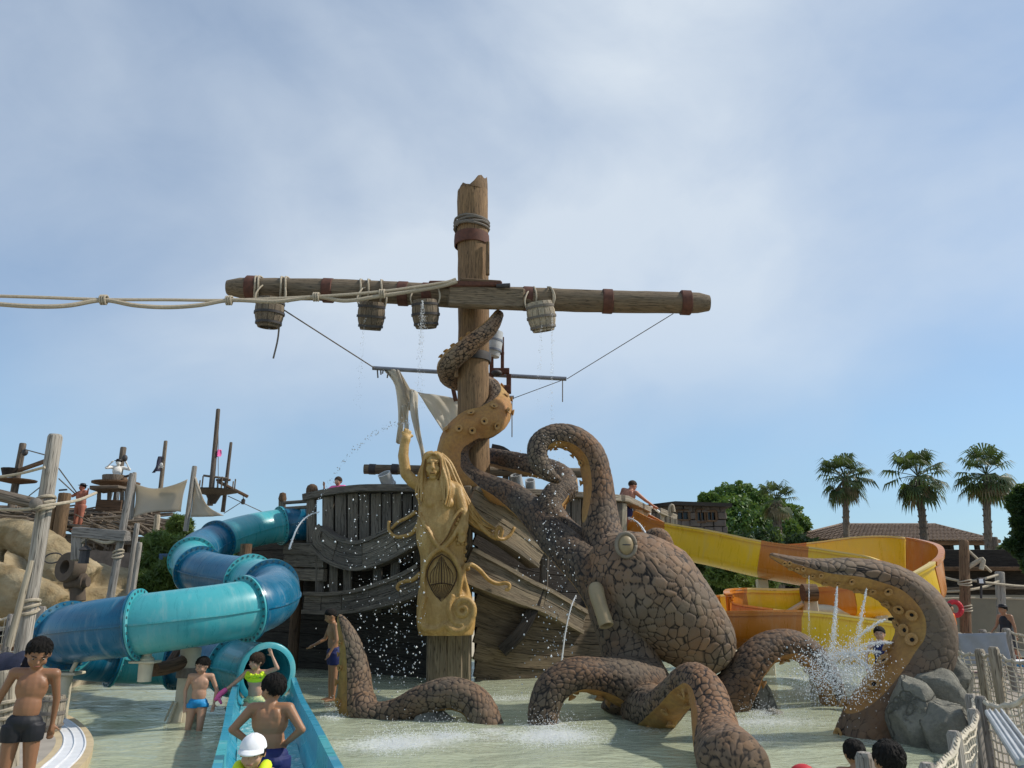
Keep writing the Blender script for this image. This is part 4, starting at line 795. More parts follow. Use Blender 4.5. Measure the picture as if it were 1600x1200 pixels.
for r_ in range(13):
    for q in range(3):
        y = 812+r_*6.2; x = 727-q*5.5-(r_ % 2)*2.7-abs(r_-6)*.25*(r_ > 4); sc_.ball(fp(x, y, -.10-.075*q+.012*r_*(r_ > 6)), (.045, .05, .05), 7, 5)
sc_.build('tail_scales', M['gilded'], fg, smooth=180, kind='stuff')
# ================================================================== pool surrounds
def strip(name, A, B, mat, z=.12, **kw):
    a = cr([wz(x, y, z) for x, y in A], 40); b = cr([wz(x, y, z) for x, y in B], 40); MB().sheet([a, b]).build(name, mat, smooth=180, kind='structure', **kw)
EA = [(-60, 1096), (20, 1100), (60, 1106), (100, 1114), (130, 1132), (146, 1155), (140, 1180), (118, 1205), (85, 1240), (20, 1300)]
EB = [(-60, 1101), (20, 1107), (62, 1114), (98, 1120), (124, 1136), (135, 1158), (128, 1180), (106, 1203), (70, 1240), (0, 1300)]
EC = [(-60, 1112), (20, 1120), (58, 1128), (80, 1134), (95, 1146), (97, 1162), (85, 1180), (60, 1202), (20, 1245), (-60, 1300)]
ED = [(-60, 1118), (15, 1127), (50, 1134), (72, 1141), (86, 1152), (85, 1166), (70, 1184), (45, 1204), (5, 1245), (-80, 1300)]
strip('pool_coping', EA, EB, M['coping'], .12); strip('pool_gutter', EB, EC, M['white_tile'], .124); strip('deck_edge', EC, ED, M['coping'], .128)
a = cr([wz(x, y, .12) for x, y in EA], 40); MB().sheet([a, [Vector((p.x, p.y, -.5)) for p in a]]).build('pool_wall', M['coping'], smooth=180, kind='structure')
d = cr([wz(x, y, .13) for x, y in ED], 40); MB().sheet([d, [Vector((-14, p.y*1.05-.4, .13)) for p in d]]).build('left_deck', M['deck'], smooth=180, kind='structure')
gB, gC = cr([wz(x, y, .13) for x, y in EB], 80), cr([wz(x, y, .13) for x, y in EC], 80)
gg = MB()
for f_ in (.06, .5, .94): gg.tube([b_.lerp(c_, f_) for b_, c_ in zip(gB, gC)], .008, 5)
gg.build('gutter_grate', M['white_tile'], kind='structure')
def slab(name, P2, z, mat, zb=-.6):
    n = len(P2); vs = [(x, y, z) for x, y in P2]+[(x, y, zb) for x, y in P2]; F = [tuple(range(n))]+[((k+1) % n, k, n+k, n+(k+1) % n) for k in range(n)]
    mb = MB(); mb.add(vs, F, vs); return mb.build(name, mat, smooth=0, kind='structure')
def w2(x, y, z): p = wz(x, y, z); return (p.x, p.y)
slab('left_terrace', [(-60, 12.5), (-7.7, 12.5), (-9.0, 15.5), (-9.0, 24.0), (-60, 24.0)][::1], .10, M['sand'])
slab('back_terrace', [(-300, 24.0), (300, 24.0), (300, 900), (-300, 900)], .06, M['sand'])
slab('right_deck', [w2(1330, 1260, .03), w2(1440, 1204, .03), w2(1508, 1166, .03), w2(1560, 1132, .03), w2(1520, 1085, .03), w2(1480, 1030, .03), w2(1440, 1006, .03), (11, 24.0), (60, 24.0), (60, 3.0)], .03, M['deck'])

# ================================================================== blue tube slide
CT = [(482, 818, 20.2), (440, 821, 19.9), (398, 828, 19.3), (350, 842, 18.3), (308, 862, 17.2), (302, 885, 16.1), (330, 898, 15.3), (378, 906, 14.6), (415, 915, 13.8), (428, 930, 12.95), (402, 946, 12.2), (350, 957, 11.75), (290, 966, 11.45), (215, 976, 11.3), (150, 984, 11.45), (108, 992, 11.9), (96, 1004, 12.6), (120, 1018, 13.4), (185, 1027, 14.0), (262, 1031, 14.3), (325, 1034, 14.1), (372, 1041, 13.5), (404, 1048, 12.85), (416, 1051, 12.5)]
sli = thing('tube_slide', Vector((at(290, 1000, 12).x, 12, 0)), 'winding enclosed tube water slide in teal and deep blue sections', 'water slide')
PT = cr(C_(CT), 24*14); nT = len(PT)-1; TR = .415
def idx(c): return int(round(c/23*nT))
secs = [(0, 1.05, 'blue'), (1.05, 3.2, 'teal'), (3.2, 4.55, 'blue'), (4.55, 5.4, 'teal'), (5.4, 7.25, 'blue'), (7.25, 8.3, 'teal'), (8.3, 10.35, 'blue'), (10.35, 12.95, 'teal'), (12.95, 15.05, 'blue'), (15.05, 16.3, 'teal'), (16.3, 17.9, 'blue'), (17.9, 19.2, 'teal'), (19.2, 20.9, 'blue'), (20.9, 23, 'lip_teal')]
boltme = MB().lathe([(0, 0), (.016, 0), (.016, .02), (0, .024)], n=6).mesh('bolt'); 
FRT = frames(PT, Zv)
for a_, b_, colr in secs:
    i, j = idx(a_), idx(b_); Q = PT[i:j+1]; n = 40; mb = MB(); last = b_ == 23
    def prof(k, t): return [(TR*math.cos(2*math.pi*q/n), TR*math.sin(2*math.pi*q/n)) for q in range(n)]
    def prof2(k, t): return [((TR-.05)*math.cos(-2*math.pi*q/n), (TR-.05)*math.sin(-2*math.pi*q/n)) for q in range(n)]
    mb.sweep(Q, prof, Zv, caps=False); mb.sweep(Q, prof2, Zv, caps=False)
    s_ = mb.build('tube_section', M[colr], sli, smooth=60)
    # seam flange halfway up on both sides
    for sx in (-1, 1): MB().sweep(Q, [(sx*TR-.02, -.012), (sx*TR+.035, -.012), (sx*TR+.035, .012), (sx*TR-.02, .012)], Zv).build('seam_flange', M[colr], s_, smooth=30)
    ends = [(i, 1)]+([(j, -1)] if not last else [])
    for e, sg in ends:
        t, s, u = FRT[e]; c = PT[e]+t*(.018*sg); bl = MB()
        MB().lathe([(TR-.02, -.014), (TR+.075, -.014), (TR+.075, .014), (TR-.02, .014)], c, 44, t, closed=True).build('flange', M[colr], s_, smooth=30)
        if sg == 1 and a_ > 0:
            for q in range(28):
                an = 2*math.pi*q/28; pc = c+(s*math.cos(an)+u*math.sin(an))*(TR+.042)
                for sd2 in (1, -1): bl.lathe([(.0, .03), (.018, .03), (.018, 0)], pc+t*(-.03*sd2 if sd2 == 1 else .0), 6, t*(-sd2))
            bl.build('bolts', M['bolt'], s_, kind='stuff')
t, s, u = FRT[-1]
MB().lathe([(TR-.055, -.02), (TR-.06, .05), (TR+.01, .05), (TR+.03, .03), (TR+.03, -.02), (TR, -.04)], PT[-1], 48, t).build('mouth_lip', M['lip_teal'], sli, smooth=60)
# starting tub on deck, open flume at the bottom
f0 = PT[-1]+Vector((0, 0, -.44)); f1 = Vector((-1.86, 6.7, .0)); f2 = Vector((-1.42, 5.4, -.05))
PF = cr([f0, f0.lerp(f1, .33)+Vector((-.02, 0, -.02)), f0.lerp(f1, .66)+Vector((0, 0, -.02)), f1, f2], 60)
def uprof(k, t):
    w = .37+.08*t; h = .36+.14*t; th = .035; o = []
    for q in range(13): an = math.pi+math.pi*q/12; o.append((w*math.cos(an), h*.55+h*.55*math.sin(an)))
    o += [(w, h), (w+.075, h), (w+.075, h-.05), (w+th, h-.05)]
    for q in range(13): an = 2*math.pi-math.pi*q/12; o.append(((w+th)*math.cos(an), h*.55+(h*.55+th)*math.sin(an)))
    o += [(-w-th, h-.05), (-w-.075, h-.05), (-w-.075, h), (-w, h)]
    return o
for a_, b_, colr in ((0, 34, 'flume_blue'), (34, 41, 'teal'), (41, 59, 'flume_blue')):
    tt = lambda k, t, a_=a_: uprof(0, (a_+k)/59); MB().sweep(PF[a_:b_+1], tt, Zv).build('flume_section', M[colr], sli, smooth=40)
nt_, b__ = newmat('slide_water'); b__.inputs['Base Color'].default_value = (.20, .48, .50, 1); b__.inputs['Roughness'].default_value = .08
oc_ = N(nt_, 'ShaderNodeTexCoord').outputs['Object']; nn = N(nt_, 'ShaderNodeTexNoise', Vector=oc_, Scale=9, Detail=5, Roughness=.6, Distortion=.8).outputs[0]; bump(nt_, b__, nn, .7, .06)
nt_.links.new(mix(nt_, ramp(nt_, nn, [(.55, 0), (.72, 1)]), (.13, .42, .47), (.70, .80, .80)), b__.inputs['Base Color'])
MB().sheet([[p+FRT[-1][1]*x+Vector((0, 0, .10+.012*math.sin(k*.9+x*9))) for x in np.linspace(-.33, .33, 9)] for k, p in enumerate(PF)]).build('slide_water', M['slide_water'], sli, smooth=180)
# support columns
def colm(px, ytop, ybot, Yc, r, par, mat='cream_steel'):
    a, b = at(px, ybot, Yc), at(px, ytop, Yc); a.z = -.5; b.x = a.x = b.x
    MB().lathe([(r*1.6, 0), (r*1.5, .5), (r*1.25, .62), (r, .72), (r, b.z-a.z)], a, 16).build('column', M[mat], par)
    return b
c = colm(299, 1012, 1085, 12.3, .15, sli); MB().lathe([(.17, -.42), (.175, -.42), (.175, -.28), (.17, -.28)], c, 16).build('column_band', M['dark_rope'], sli)
for k in range(9): an = k*.698; MB().beam(c+Vector((.17*math.cos(an), .17*math.sin(an), -.75)), c+Vector((.26*math.cos(an), .26*math.sin(an), -1.02)), .05, .03).build('gusset', M['cream_steel'], sli)
MB().tube(cr(C_([(296, 1030, 12.3), (265, 1042, 12.0), (240, 1046, 11.7)]), 8), .10, 12).build('arm', M['brown_post'], sli); MB().tube(C_([(262, 1040, 12.0), (282, 1010, 12.6)]), .06, 10).build('arm', M['brown_post'], sli)
MB().lathe([(0, -.2), (.09, -.2), (.10, .1), (.06, .14), (.06, .3), (0, .3)], at(228, 1041, 11.35), 12).build('bracket', M['cream_steel'], sli); MB().box(at(227, 1034, 11.35), (.36, .24, .03)).build('plate', M['cream_steel'], sli)
c = at(104, 1052, 11.7); MB().lathe([(.09, -c.z-.5), (.09, -.03), (.0, -.03)], c, 12).build('column', M['cream_steel'], sli); MB().box(c, (.40, .3, .04)).build('plate', M['cream_steel'], sli); MB().beam(c+Vector((.12, -.1, .02)), c+Vector((.20, -.1, .24)), .06, .05).build('bracket', M['cream_steel'], sli)
for px, yb, Yc, rr_ in ((470, 1000, 20.4, .14), (385, 1030, 16.5, .12)): a, b = at(px, 850, Yc), at(px, 1000, Yc); b.z = -.5; b.x = a.x; MB().tube([b, a], rr_, 12).build('column', M['brown_post'], sli)

# ================================================================== yellow open slide
CY = [(985, 838, 20.6), (1030, 864, 20.2), (1110, 882, 19.5), (1200, 903, 18.9), (1290, 917, 18.5), (1370, 915, 18.0), (1425, 925, 17.2), (1436, 945, 16.3), (1400, 960, 15.9), (1320, 966, 15.8), (1240, 970, 16.0), (1160, 975, 16.1), (1110, 985, 15.7), (1100, 1000, 15.0), (1150, 1012, 14.7), (1240, 1022, 14.9), (1330, 1036, 15.1), (1420, 1046, 15.3)]
ysl = thing('open_slide', Vector((at(1250, 1000, 17).x, 17, 0)), 'yellow and orange open water slide curving down behind the octopus', 'water slide')
PY = cr(C_(CY), 18*12); nY = len(PY)-1
HO = cr([.66, .72, .76, .80, 1.05, 1.1, 1.0, .9, .7, .6, .58, .66, .74, .78, .76, .74, .72, .7], nY+1)   # wall height on the outside of the bend
HI = cr([.66, .76, .78, .78, .80, .60, .5, .5, .52, .56, .56, .54, .5, .5, .62, .74, .78, .76], nY+1)
def yprof(i0):
    def f(k, t):
        w = .48; th = .04; hR, hL = (HI[i0+k], HO[i0+k]); o = []
        for q in range(11): an = math.pi+math.pi*q/10; o.append((w*math.cos(an), .24+.24*math.sin(an)))
        o += [(w, hR), (w+.08, hR), (w+.08, hR-.05), (w+th, hR-.05)]
        for q in range(11): an = 2*math.pi-math.pi*q/10; o.append(((w+th)*math.cos(an), .24+(.24+th)*math.sin(an)))
        o += [(-w-th, hL-.05), (-w-.08, hL-.05), (-w-.08, hL), (-w, hL)]
        return o
    return f
ysec = [(0, 1.25, 'orange'), (1.25, 2.85, 'yellow'), (2.85, 3.65, 'orange'), (3.65, 5.45, 'yellow'), (5.45, 7.2, 'orange'), (7.2, 9.0, 'yellow'), (9.0, 9.9, 'orange'), (9.9, 11.2, 'yellow'), (11.2, 14.9, 'orange'), (14.9, 17, 'yellow')]
for a_, b_, colr in ysec:
    i, j = int(a_/17*nY), int(b_/17*nY); s_ = MB().sweep(PY[i:j+1], yprof(i), Zv).build('flume_section', M[colr], ysl, smooth=40)
    for sx, HH in ((1, HI), (-1, HO)):
        MB().sweep([PY[k] for k in range(i, j+1)], lambda k, t: [(sx*.45, HH[i+k]+.005), (sx*.57, HH[i+k]+.005), (sx*.57, HH[i+k]+.04), (sx*.45, HH[i+k]+.04)] if sx == 1 else [(-.57, HH[i+k]+.005), (-.45, HH[i+k]+.005), (-.45, HH[i+k]+.04), (-.57, HH[i+k]+.04)], Zv).build('rim', M['flume_edge'] if colr == 'yellow' else M['orange'], s_, smooth=40)
for px, yt, Yc in ((1264, 930, 15.3), (1372, 950, 15.6), (1190, 905, 19.2)):
    a, b = at(px, yt, Yc), at(px, yt, Yc); b.z = -.5; MB().beam(b, a, .24, .24, (0, 1, 0), .02).build('column', M['cream_steel'], ysl)
MB().tube(C_([(1254, 926, 15.1), (1275, 926, 15.1)]), .16, 16).build('drum', M['brown_post'], ysl)
MB().tube(C_([(1264, 953, 15.3), (1372, 956, 15.6)]), .11, 12).build('cross_pipe', M['cream_steel'], ysl); MB().tube(C_([(1256, 942, 15.3), (1222, 962, 15.6)]), .05, 10).build('strut', M['cream_steel'], ysl)
# railings by the start of the yellow slide
rl = thing('deck_railing', at(1040, 812, 21.5), 'pale wooden railing with white pipe beside the yellow slide start', 'railing')
MB().beam(at(1030, 798, 21.8), at(1056, 809, 22.2), .12, .16).build('rail', M['pale_wood'], rl)
for px, y in ((1035, 802), (1043, 806), (1050, 808), (1055, 810)): MB().beam(at(px, 845, 22), at(px, y, 22), .1, .1, (0, 1, 0)).build('baluster', M['pale_wood'], rl)
MB().tube(cr(C_([(1015, 812, 21), (1016, 795, 21), (1019, 792, 21), (1030, 800, 21.2)]), 10), .035, 8).build('pipe_rail', M['white_tile'], rl)
MB().tube(cr(C_([(1046, 803, 22), (1047, 792, 22), (1051, 790, 22), (1053, 800, 22)]), 10), .05, 8).build('pipe_rail', M['pale_wood'], rl)

# ================================================================== rocks at the octopus arms
from mathutils import noise as mn
def rock(px, py, Yc, r, label, mat='stone', name='boulder', seed=0, base=None, flat=.35):
    c = at(px, py, Yc); mb = MB(); n, m = 56, 34; rg = random.Random(seed); planes = []
    for k in range(16):
        v = Vector((rg.uniform(-1, 1), rg.uniform(-1, 1), rg.uniform(-.7, 1))).normalized(); planes.append((v, rg.uniform(.66, .92)))
    vs = []
    for i in range(m+1):
        th = math.pi*min(max(i/m, .015), .985)
        for k in range(n):
            a = 2*math.pi*k/n; d = Vector((math.sin(th)*math.cos(a), math.sin(th)*math.sin(a), math.cos(th))); q = 1.0
            for v, h in planes:
                dt = d.dot(v)
                if dt > .05: q = min(q, h/dt)
            q *= 1+.05*mn.noise(d*2.3+Vector((seed, 0, 0))); vs.append(c+Vector((d.x*r[0], d.y*r[1], d.z*r[2]))*q)
    F = [(i*n+k, (i+1)*n+k, (i+1)*n+(k+1) % n, i*n+(k+1) % n) for i in range(m) for k in range(n)]+[tuple(range(n)), tuple(range(m*n, (m+1)*n))[::-1]]
    mb.add(vs, F, [(v-c) for v in vs]); return mb.build(name, M[mat], label=label, cat='rock', smooth=28)
rock(1425, 1128, 10.6, (.36, .4, .62), 'tall dark wedge of rock against the spraying arm', seed=1)
rock(1463, 1090, 10.9, (.42, .45, .40), 'lit rounded boulder at the top of the pile by the spraying arm', seed=2)
rock(1492, 1062, 11.3, (.26, .3, .36), 'narrow rock behind the pile beside the netting', seed=3)
rock(1478, 1140, 10.2, (.34, .4, .40), 'flat topped block of rock at the waterline by the rope net', seed=4)
rock(684, 1134, 12.5, (.40, .35, .26), 'smooth grey stone under the left octopus hump', seed=5); rock(1188, 1100, 13.9, (.28, .3, .42), 'grey stone leaning under the right octopus arch', seed=6)
rock(1210, 1120, 13.2, (.2, .2, .13), 'small wet stone beside the right octopus arch', seed=7)

# ================================================================== rope net fences
def fence(tops, bots, label, mat='net_rope', nv=7, cell=.10, postmat='grey_post', posts=None, pr=.07, name='net_fence', rope=.022, hexed=False, strand=.0095):
    """tops/bots: lists of points along the fence"""
    t = thing(name, bots[0], label, 'fence'); net = MB()
    for k in range(len(tops)-1):
        a, b, c, d = tops[k], tops[k+1], bots[k], bots[k+1]; L = (b-a).length; nu = max(2, int(L/cell)); nvv = nv
        def q(u, v): p = a.lerp(b, u).lerp(c.lerp(d, u), v); return p+Vector((0, 0, -.10*min(1, L)*math.sin(math.pi*u)*(1-v)))+Vector((.02*math.sin(u*9+v*4), .03*math.sin(u*5+v*7), .012*math.sin(u*23)))
        for i in range(nu+1): net.tube([q(i/nu, v/4) for v in range(5)], strand, 4, caps=False)
        for j in range(1, nvv+1): net.tube([q(i/max(4, nu//2), j/nvv) for i in range(max(4, nu//2)+1)], strand, 4, caps=False)
        MB().tube([q(i/10, 0) for i in range(11)], rope, 7).build('top_rope', M[mat], t)
        lash = MB()
        for i in range(0, int(L/.07)): p = q(min(1, i*.07/L), 0); lash.tube([p+Vector((.012*math.cos(x), .0, 0))+Vector((0, (rope+.006)*math.cos(x*1.26), (rope+.006)*math.sin(x*1.26))) for x in range(6)], .008, 4, caps=False)
        if L/.07 < 40: lash.build('lashing', M['rope'], t, kind='stuff')
    net.build('net', M[mat], t, kind='stuff')
    for k in (posts if posts is not None else range(len(tops))):
        p, b = tops[k], bots[k]; MB().tube([b+Vector((0, 0, -.1)), b.lerp(p, .5), p+Vector((0, 0, .02)), p+Vector((0, 0, .055))], [pr, pr, pr, pr*.72], 6 if hexed else 12, lump=0 if hexed else .04).build('post', M[postmat], t, smooth=30)
    return t
def vert(px, py, Yc, zb): p = at(px, py, Yc); return p, Vector((p.x, p.y, zb))
def fpts(l, zb): q = [vert(*x, zb) for x in l]; return [x[0] for x in q], [x[1] for x in q]
T, B_ = fpts([(1352, 1190, 5.5), (1450, 1204, 6.4), (1491, 1152, 7.6), (1521, 1116, 8.8), (1517, 1092, 10.0)], -.3)
fence(T, B_, 'near rope net fence with hexagonal post tops along the pool edge', nv=11, cell=.085, hexed=True, pr=.062, strand=.0105, rope=.03)
T, B_ = fpts([(1533, 1096, 9.0), (1600, 1088, 8.2), (1680, 1080, 7.6)], -.3); fence(T, B_, 'rope net running right beside the grey handrail', nv=11, cell=.085, posts=[0], pr=.06, strand=.0105, rope=.03)
T, B_ = fpts([(1490, 1016, 12.6), (1531, 1020, 12.2), (1553, 1017, 11.6), (1600, 1036, 11.2), (1660, 1030, 10.8)], 0); fence(T, B_, 'farther sunlit rope net on thick brown posts right of the spraying arm', nv=14, cell=.075, pr=.07, posts=[1, 2, 4], postmat='pale_wood', strand=.009)
T, B_ = fpts([(1496, 990, 16.5), (1535, 988, 16.2), (1572, 986, 15.8), (1640, 990, 15.3)], 0); fence(T, B_, 'dark rope net farthest back on the right by the sunbeds', nv=8, cell=.12, pr=.08, posts=[1, 2])
T, B_ = fpts([(-40, 962, 14.8), (18, 964, 14.8), (66, 952, 14.6), (90, 954, 14.6)], .1); fence(T, B_, 'rope net fence behind the leaning post at the left edge', nv=9, cell=.11, pr=.07, posts=[1, 2])
cv = thing('canvas_screen', at(1530, 1020, 14.2), 'grey cloth screen hung behind the rope nets on the right', 'screen')
cloth([(1497, 990, 14.5), (1499, 1010, 14.5), (1500, 1040, 14.5)], [(1574, 988, 14.0), (1576, 1010, 14.0), (1580, 1040, 14.0)], n=10, m=16, amp=.03, mat='grey_cloth', par=cv)
hr = thing('handrail', at(1600, 1190, 4.7), 'grey metal handrail slanting down at the right edge', 'railing')
MB().beam(at(1556, 1116, 6.4), at(1612, 1196, 4.7), .15, .04, (.2, 0, 1)).build('rail', M['zinc'], hr); MB().beam(at(1557, 1124, 6.4), at(1612, 1205, 4.7), .11, .06, (.2, 0, 1)).build('rail', M['pipe_grey'], hr)
for sx in (-.045, 0, .045): MB().beam(at(1556, 1113, 6.4)+Vector((sx, 0, .015)), at(1612, 1192, 4.7)+Vector((sx, 0, .015)), .015, .025, (.2, 0, 1)).build('ridge', M['zinc'], hr)

# ================================================================== left: posts, timber, decks
def post(px0, y0, px1, y1, Yc, r, label, mat='grey_post', r1=None, ties=(), name='timber_post'):
    t = thing(name, at(px0, y0, Yc), label, 'post'); a, b = at(px0, y0, Yc), at(px1, y1, Yc); P = [a.lerp(b, k/10) for k in range(11)]
    P.append(b+(b-a).normalized()*.03); MB().tube(P, [r+((r1 or r)-r)*k/10 for k in range(11)]+[(r1 or r)*.82], 14, lump=.035).build('log', M[mat], t)
    for f in ties:
        for q in range(3):
            c = a.lerp(b, f)+Vector((0, 0, .045*(q-1))); MB().tube([c+Vector(((r+.015)*math.cos(k*.5236), (r+.015)*math.sin(k*.5236), .03*math.sin(k*.5236+q))) for k in range(13)], .018, 6).build('lashing', M['rope'], t)
    return t
post(28, 1060, 86, 683, 8.6, .078, 'big leaning silver-grey post with rope lashings at far left', ties=(.28, .71))
post(14, 1010, 48, 880, 8.4, .04, 'thin bent pole leaning on the big grey post', 'pale_wood', .03)
post(172, 935, 207, 742, 14.5, .07, 'grey post with a cross beam left of the tube slide', 'grey_post', .062, (.35,))
post(200, 928, 214, 820, 15.2, .05, 'short slim grey post just right of the cross beam post', 'grey_post'); post(207, 928, 218, 850, 15.0, .05, 'shortest slim post next to the tube slide')
bm = thing('cross_beam', at(150, 838, 14.4), 'grey timber cross beam lashed to the slide-side post', 'beam'); MB().beam(at(118, 832, 14.6), at(200, 838, 14.4), .17, .19, jit=.02).build('beam', M['grey_post'], bm); MB().beam(at(122, 875, 14.6), at(121, 828, 14.6), .16, .16, (0, 1, 0), jit=.02).build('beam', M['grey_post'], bm); MB().beam(at(121, 850, 14.6), at(140, 836, 14.55), .1, .1).build('brace', M['grey_post'], bm)
MB().tube(cr(C_([(140, 840, 14.5), (165, 848, 14.4), (185, 842, 14.4)]), 9), .03, 6).build('rope', M['rope'], bm)
lb = thing('lashed_beam', at(20, 780, 8.5), 'horizontal weathered beam tied to the big leaning post', 'beam'); MB().tube(C_([(-60, 760, 8.5), (20, 779, 8.45), (62, 789, 8.42)]), .065, 14, lump=.04).build('log', M['village_wood'], lb); MB().ball(at(56, 788, 8.4), (.07, .06, .07)).build('knot', M['dark_rope'], lb); MB().tube(cr(C_([(-60, 793, 8.4), (30, 796, 8.4), (70, 790, 8.4), (120, 782, 8.8), (150, 770, 9.2)]), 14), .018, 7).build('rope', M['rope'], lb)
MB().tube(cr(C_([(-60, 752, 8.4), (20, 742, 8.4), (70, 730, 8.4)]), 10), .016, 7).build('rope', M['rope'], lb)
# cream sculpted rock creature
rk = MB()
for (x, y, Yc, rx, ry, rz) in ((-30, 905, 17.6, 1.0, 1.2, .7), (110, 905, 17.6, .6, .8, .35), (150, 910, 17.6, .6, .7, .40), (185, 915, 17.7, .5, .6, .42), (202, 925, 17.7, .35, .5, .35), (20, 945, 16.4, 1.4, .8, .40), (80, 945, 16.5, 1.0, .8, .32), (130, 940, 17, 1.2, .7, .32), (50, 900, 18.4, 1.4, .4, .6)):
    rk.ball(at(x, y, Yc), (rx, ry, rz), 16, 10)
rk.tube(cr(C_([(-60, 832, 16.9), (-10, 832, 16.8), (35, 838, 16.6), (72, 860, 16.5), (100, 890, 16.5), (135, 915, 16.6)]), 24), [.24+.012*k for k in range(24)], 14)
rk.tube(cr(C_([(-50, 890, 16.2), (0, 902, 16.0), (45, 922, 15.9), (95, 950, 15.9)]), 20), .30, 12)
rk.tube(cr(C_([(10, 838, 16.9), (-5, 862, 16.7), (-12, 895, 16.5)]), 12), .16, 10)
me = remesh(rk, .05, 3); o = link('rock_sculpture', me, M['cream_rock'], None, Vector((0, 0, 0)), label='cream yellow sculpted rock mass at the far left behind the net', cat='rock')
md = o.modifiers.new('d', 'DISPLACE'); tx = bpy.data.textures.new('rockn', 'CLOUDS'); tx.noise_scale = .6; md.texture = tx; md.strength = .10; md.mid_level = .5; m2 = o.modifiers.new('d2', 'DISPLACE'); t2 = bpy.data.textures.new('rockf', 'CLOUDS'); t2.noise_scale = .18; m2.texture = t2; m2.strength = .07; m2.mid_level = .5
rg = thing('rope_spool', at(110, 885, 15.4), 'thick brown ring standing on stacked dark rollers', 'spool')
MB().lathe([(.13, -.14), (.27, -.14), (.29, -.1), (.29, .1), (.27, .14), (.13, .14), (.12, 0)], at(111, 887, 15.4), 28, (-.45, -1, .1), closed=True).build('ring', M['tyre'], rg)
MB().tube(C_([(103, 912, 15.4), (138, 909, 15.4)]), .10, 16).build('roller', M['tyre'], rg); MB().tube(C_([(128, 908, 15.4), (132, 908, 15.4)]), .15, 16).build('collar', M['tyre'], rg); MB().tube(C_([(122, 940, 15.5), (120, 905, 15.5)]), .14, 14).build('stand', M['tyre'], rg)
MB().tube([at(83, 872, 15.5)+Vector((.17*math.cos(k*.3), .05*math.sin(k*.3), .10*math.sin(k*.3))) for k in range(22)], .014, 6).build('iron_hoop', M['iron'], label='thin iron hoop lying on the cream rock', cat='hoop')
# lantern under the cross beam
lt = thing('lantern', at(132, 875, 14.4), 'small dark iron lantern hanging from the cross beam', 'lantern'); c = at(132, 868, 14.4)
MB().lathe([(0, -.14), (.10, -.14), (.09, -.11), (.085, .08), (.12, .10), (.04, .17), (0, .18)], c, 8).build('body', M['iron'], lt); MB().tube([c+Vector((0, 0, .17)), at(134, 842, 14.4)], .01, 5).build('chain', M['iron'], lt)

# ---- timber village on the left
vill = thing('timber_stand', at(120, 830, 25), 'ramshackle timber stand with a stick-thatched roof behind the posts', 'building')
st = MB()
for k in range(420):
    u = rnd.uniform(-.3, 1); v = rnd.random(); x = -40+u*270; y = 792+10*v+u*8; Yc = 27-3.5*v
    a = at(x, y+rnd.uniform(-4, 14), Yc); dd = Vector((rnd.uniform(.4, 1.6), rnd.uniform(-.5, .2), rnd.uniform(-.55, .15))); st.tube([a, a+dd], rnd.uniform(.02, .045), 5)
st.build('stick_thatch', M['village_wood'], vill, kind='stuff')
for k in range(9): MB().beam(at(-60, 790+k*3.6, 27-k*.35), at(232, 800+k*4.3, 27-k*.35), .25, .1, jit=.03).build('roof_board', M['brown_post'] if k < 3 else M['village_wood'], vill)
for k, x in enumerate((20, 58, 92, 130, 168, 205, 238)): MB().beam(at(x, 935, 24.2), at(x+3, 815+k*2, 24.2), .2, .2, (0, 1, 0), jit=.02).build('post', M['village_wood'], vill)
MB().beam(at(-60, 838, 24), at(245, 846, 24), .2, .25).build('lintel', M['village_wood'], vill)
for k in range(8): MB().beam(at(20+k*28, 905, 24.1), at(38+k*28, 850, 24.1), .1, .1).build('brace', M['village_wood'], vill)
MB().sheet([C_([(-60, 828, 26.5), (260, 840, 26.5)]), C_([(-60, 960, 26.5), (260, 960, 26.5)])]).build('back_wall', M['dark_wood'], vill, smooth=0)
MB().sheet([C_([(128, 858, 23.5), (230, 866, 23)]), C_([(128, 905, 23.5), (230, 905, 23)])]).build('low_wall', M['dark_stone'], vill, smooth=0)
MB().beam(at(210, 852, 20), at(270, 853, 20), .16, .16).build('white_pipe', M['mannequin_white'], vill)
wp = MB()
for k in range(60): a = at(rnd.uniform(40, 250), rnd.uniform(845, 900), 23.8); wp.tube([a, a+Vector((rnd.uniform(-.7, .7), 0, rnd.uniform(-.5, .5)))], .03, 5)
wp.build('scrap_timber', M['village_wood'], vill, kind='stuff')
cpost = thing('barrel_column', at(98, 815, 23), 'short fat orange-brown wooden column on the timber roof', 'column'); MB().lathe([(.16, -.85), (.175, -.8), (.175, .42), (.16, .46), (0, .46)], at(98, 795, 23), 16).build('trunk', M['brown_post'] if 0 else M['mast_wood'], cpost); MB().beam(at(92, 766, 23), at(105, 765, 23), .05, .05).build('handle', M['iron'], cpost)
MB().lathe([(.1, -.5), (.12, .35), (0, .38)], at(81, 807, 23), 12).build('stub', M['mast_wood'], cpost)
def mastn(px0, y0, px1, y1, Yc, r, label, r1=None): return post(px0, y0, px1, y1, Yc, r, label, 'village_wood', r1 or r*.7, name='lookout_mast')
t = mastn(16, 800, 36, 694, 24, .11, 'leftmost lookout mast with a round platform and lantern', .1)
MB().lathe([(.15, -.08), (.55, .0), (.57, .04), (0, .05)], at(26, 752, 24), 18).build('platform', M['brown_post'], t); MB().lathe([(.22, .05), (.3, .3), (.26, .3), (.2, .05)], at(16, 747, 24), 10).build('bundle', M['dark_wood'], t); MB().ball(at(39, 707, 23.8), (.09, .09, .11)).build('lantern', M['iron'], t); MB().tube(C_([(30, 735, 24), (72, 720, 22)]), .07, 8).build('boom', M['brown_post'], t)
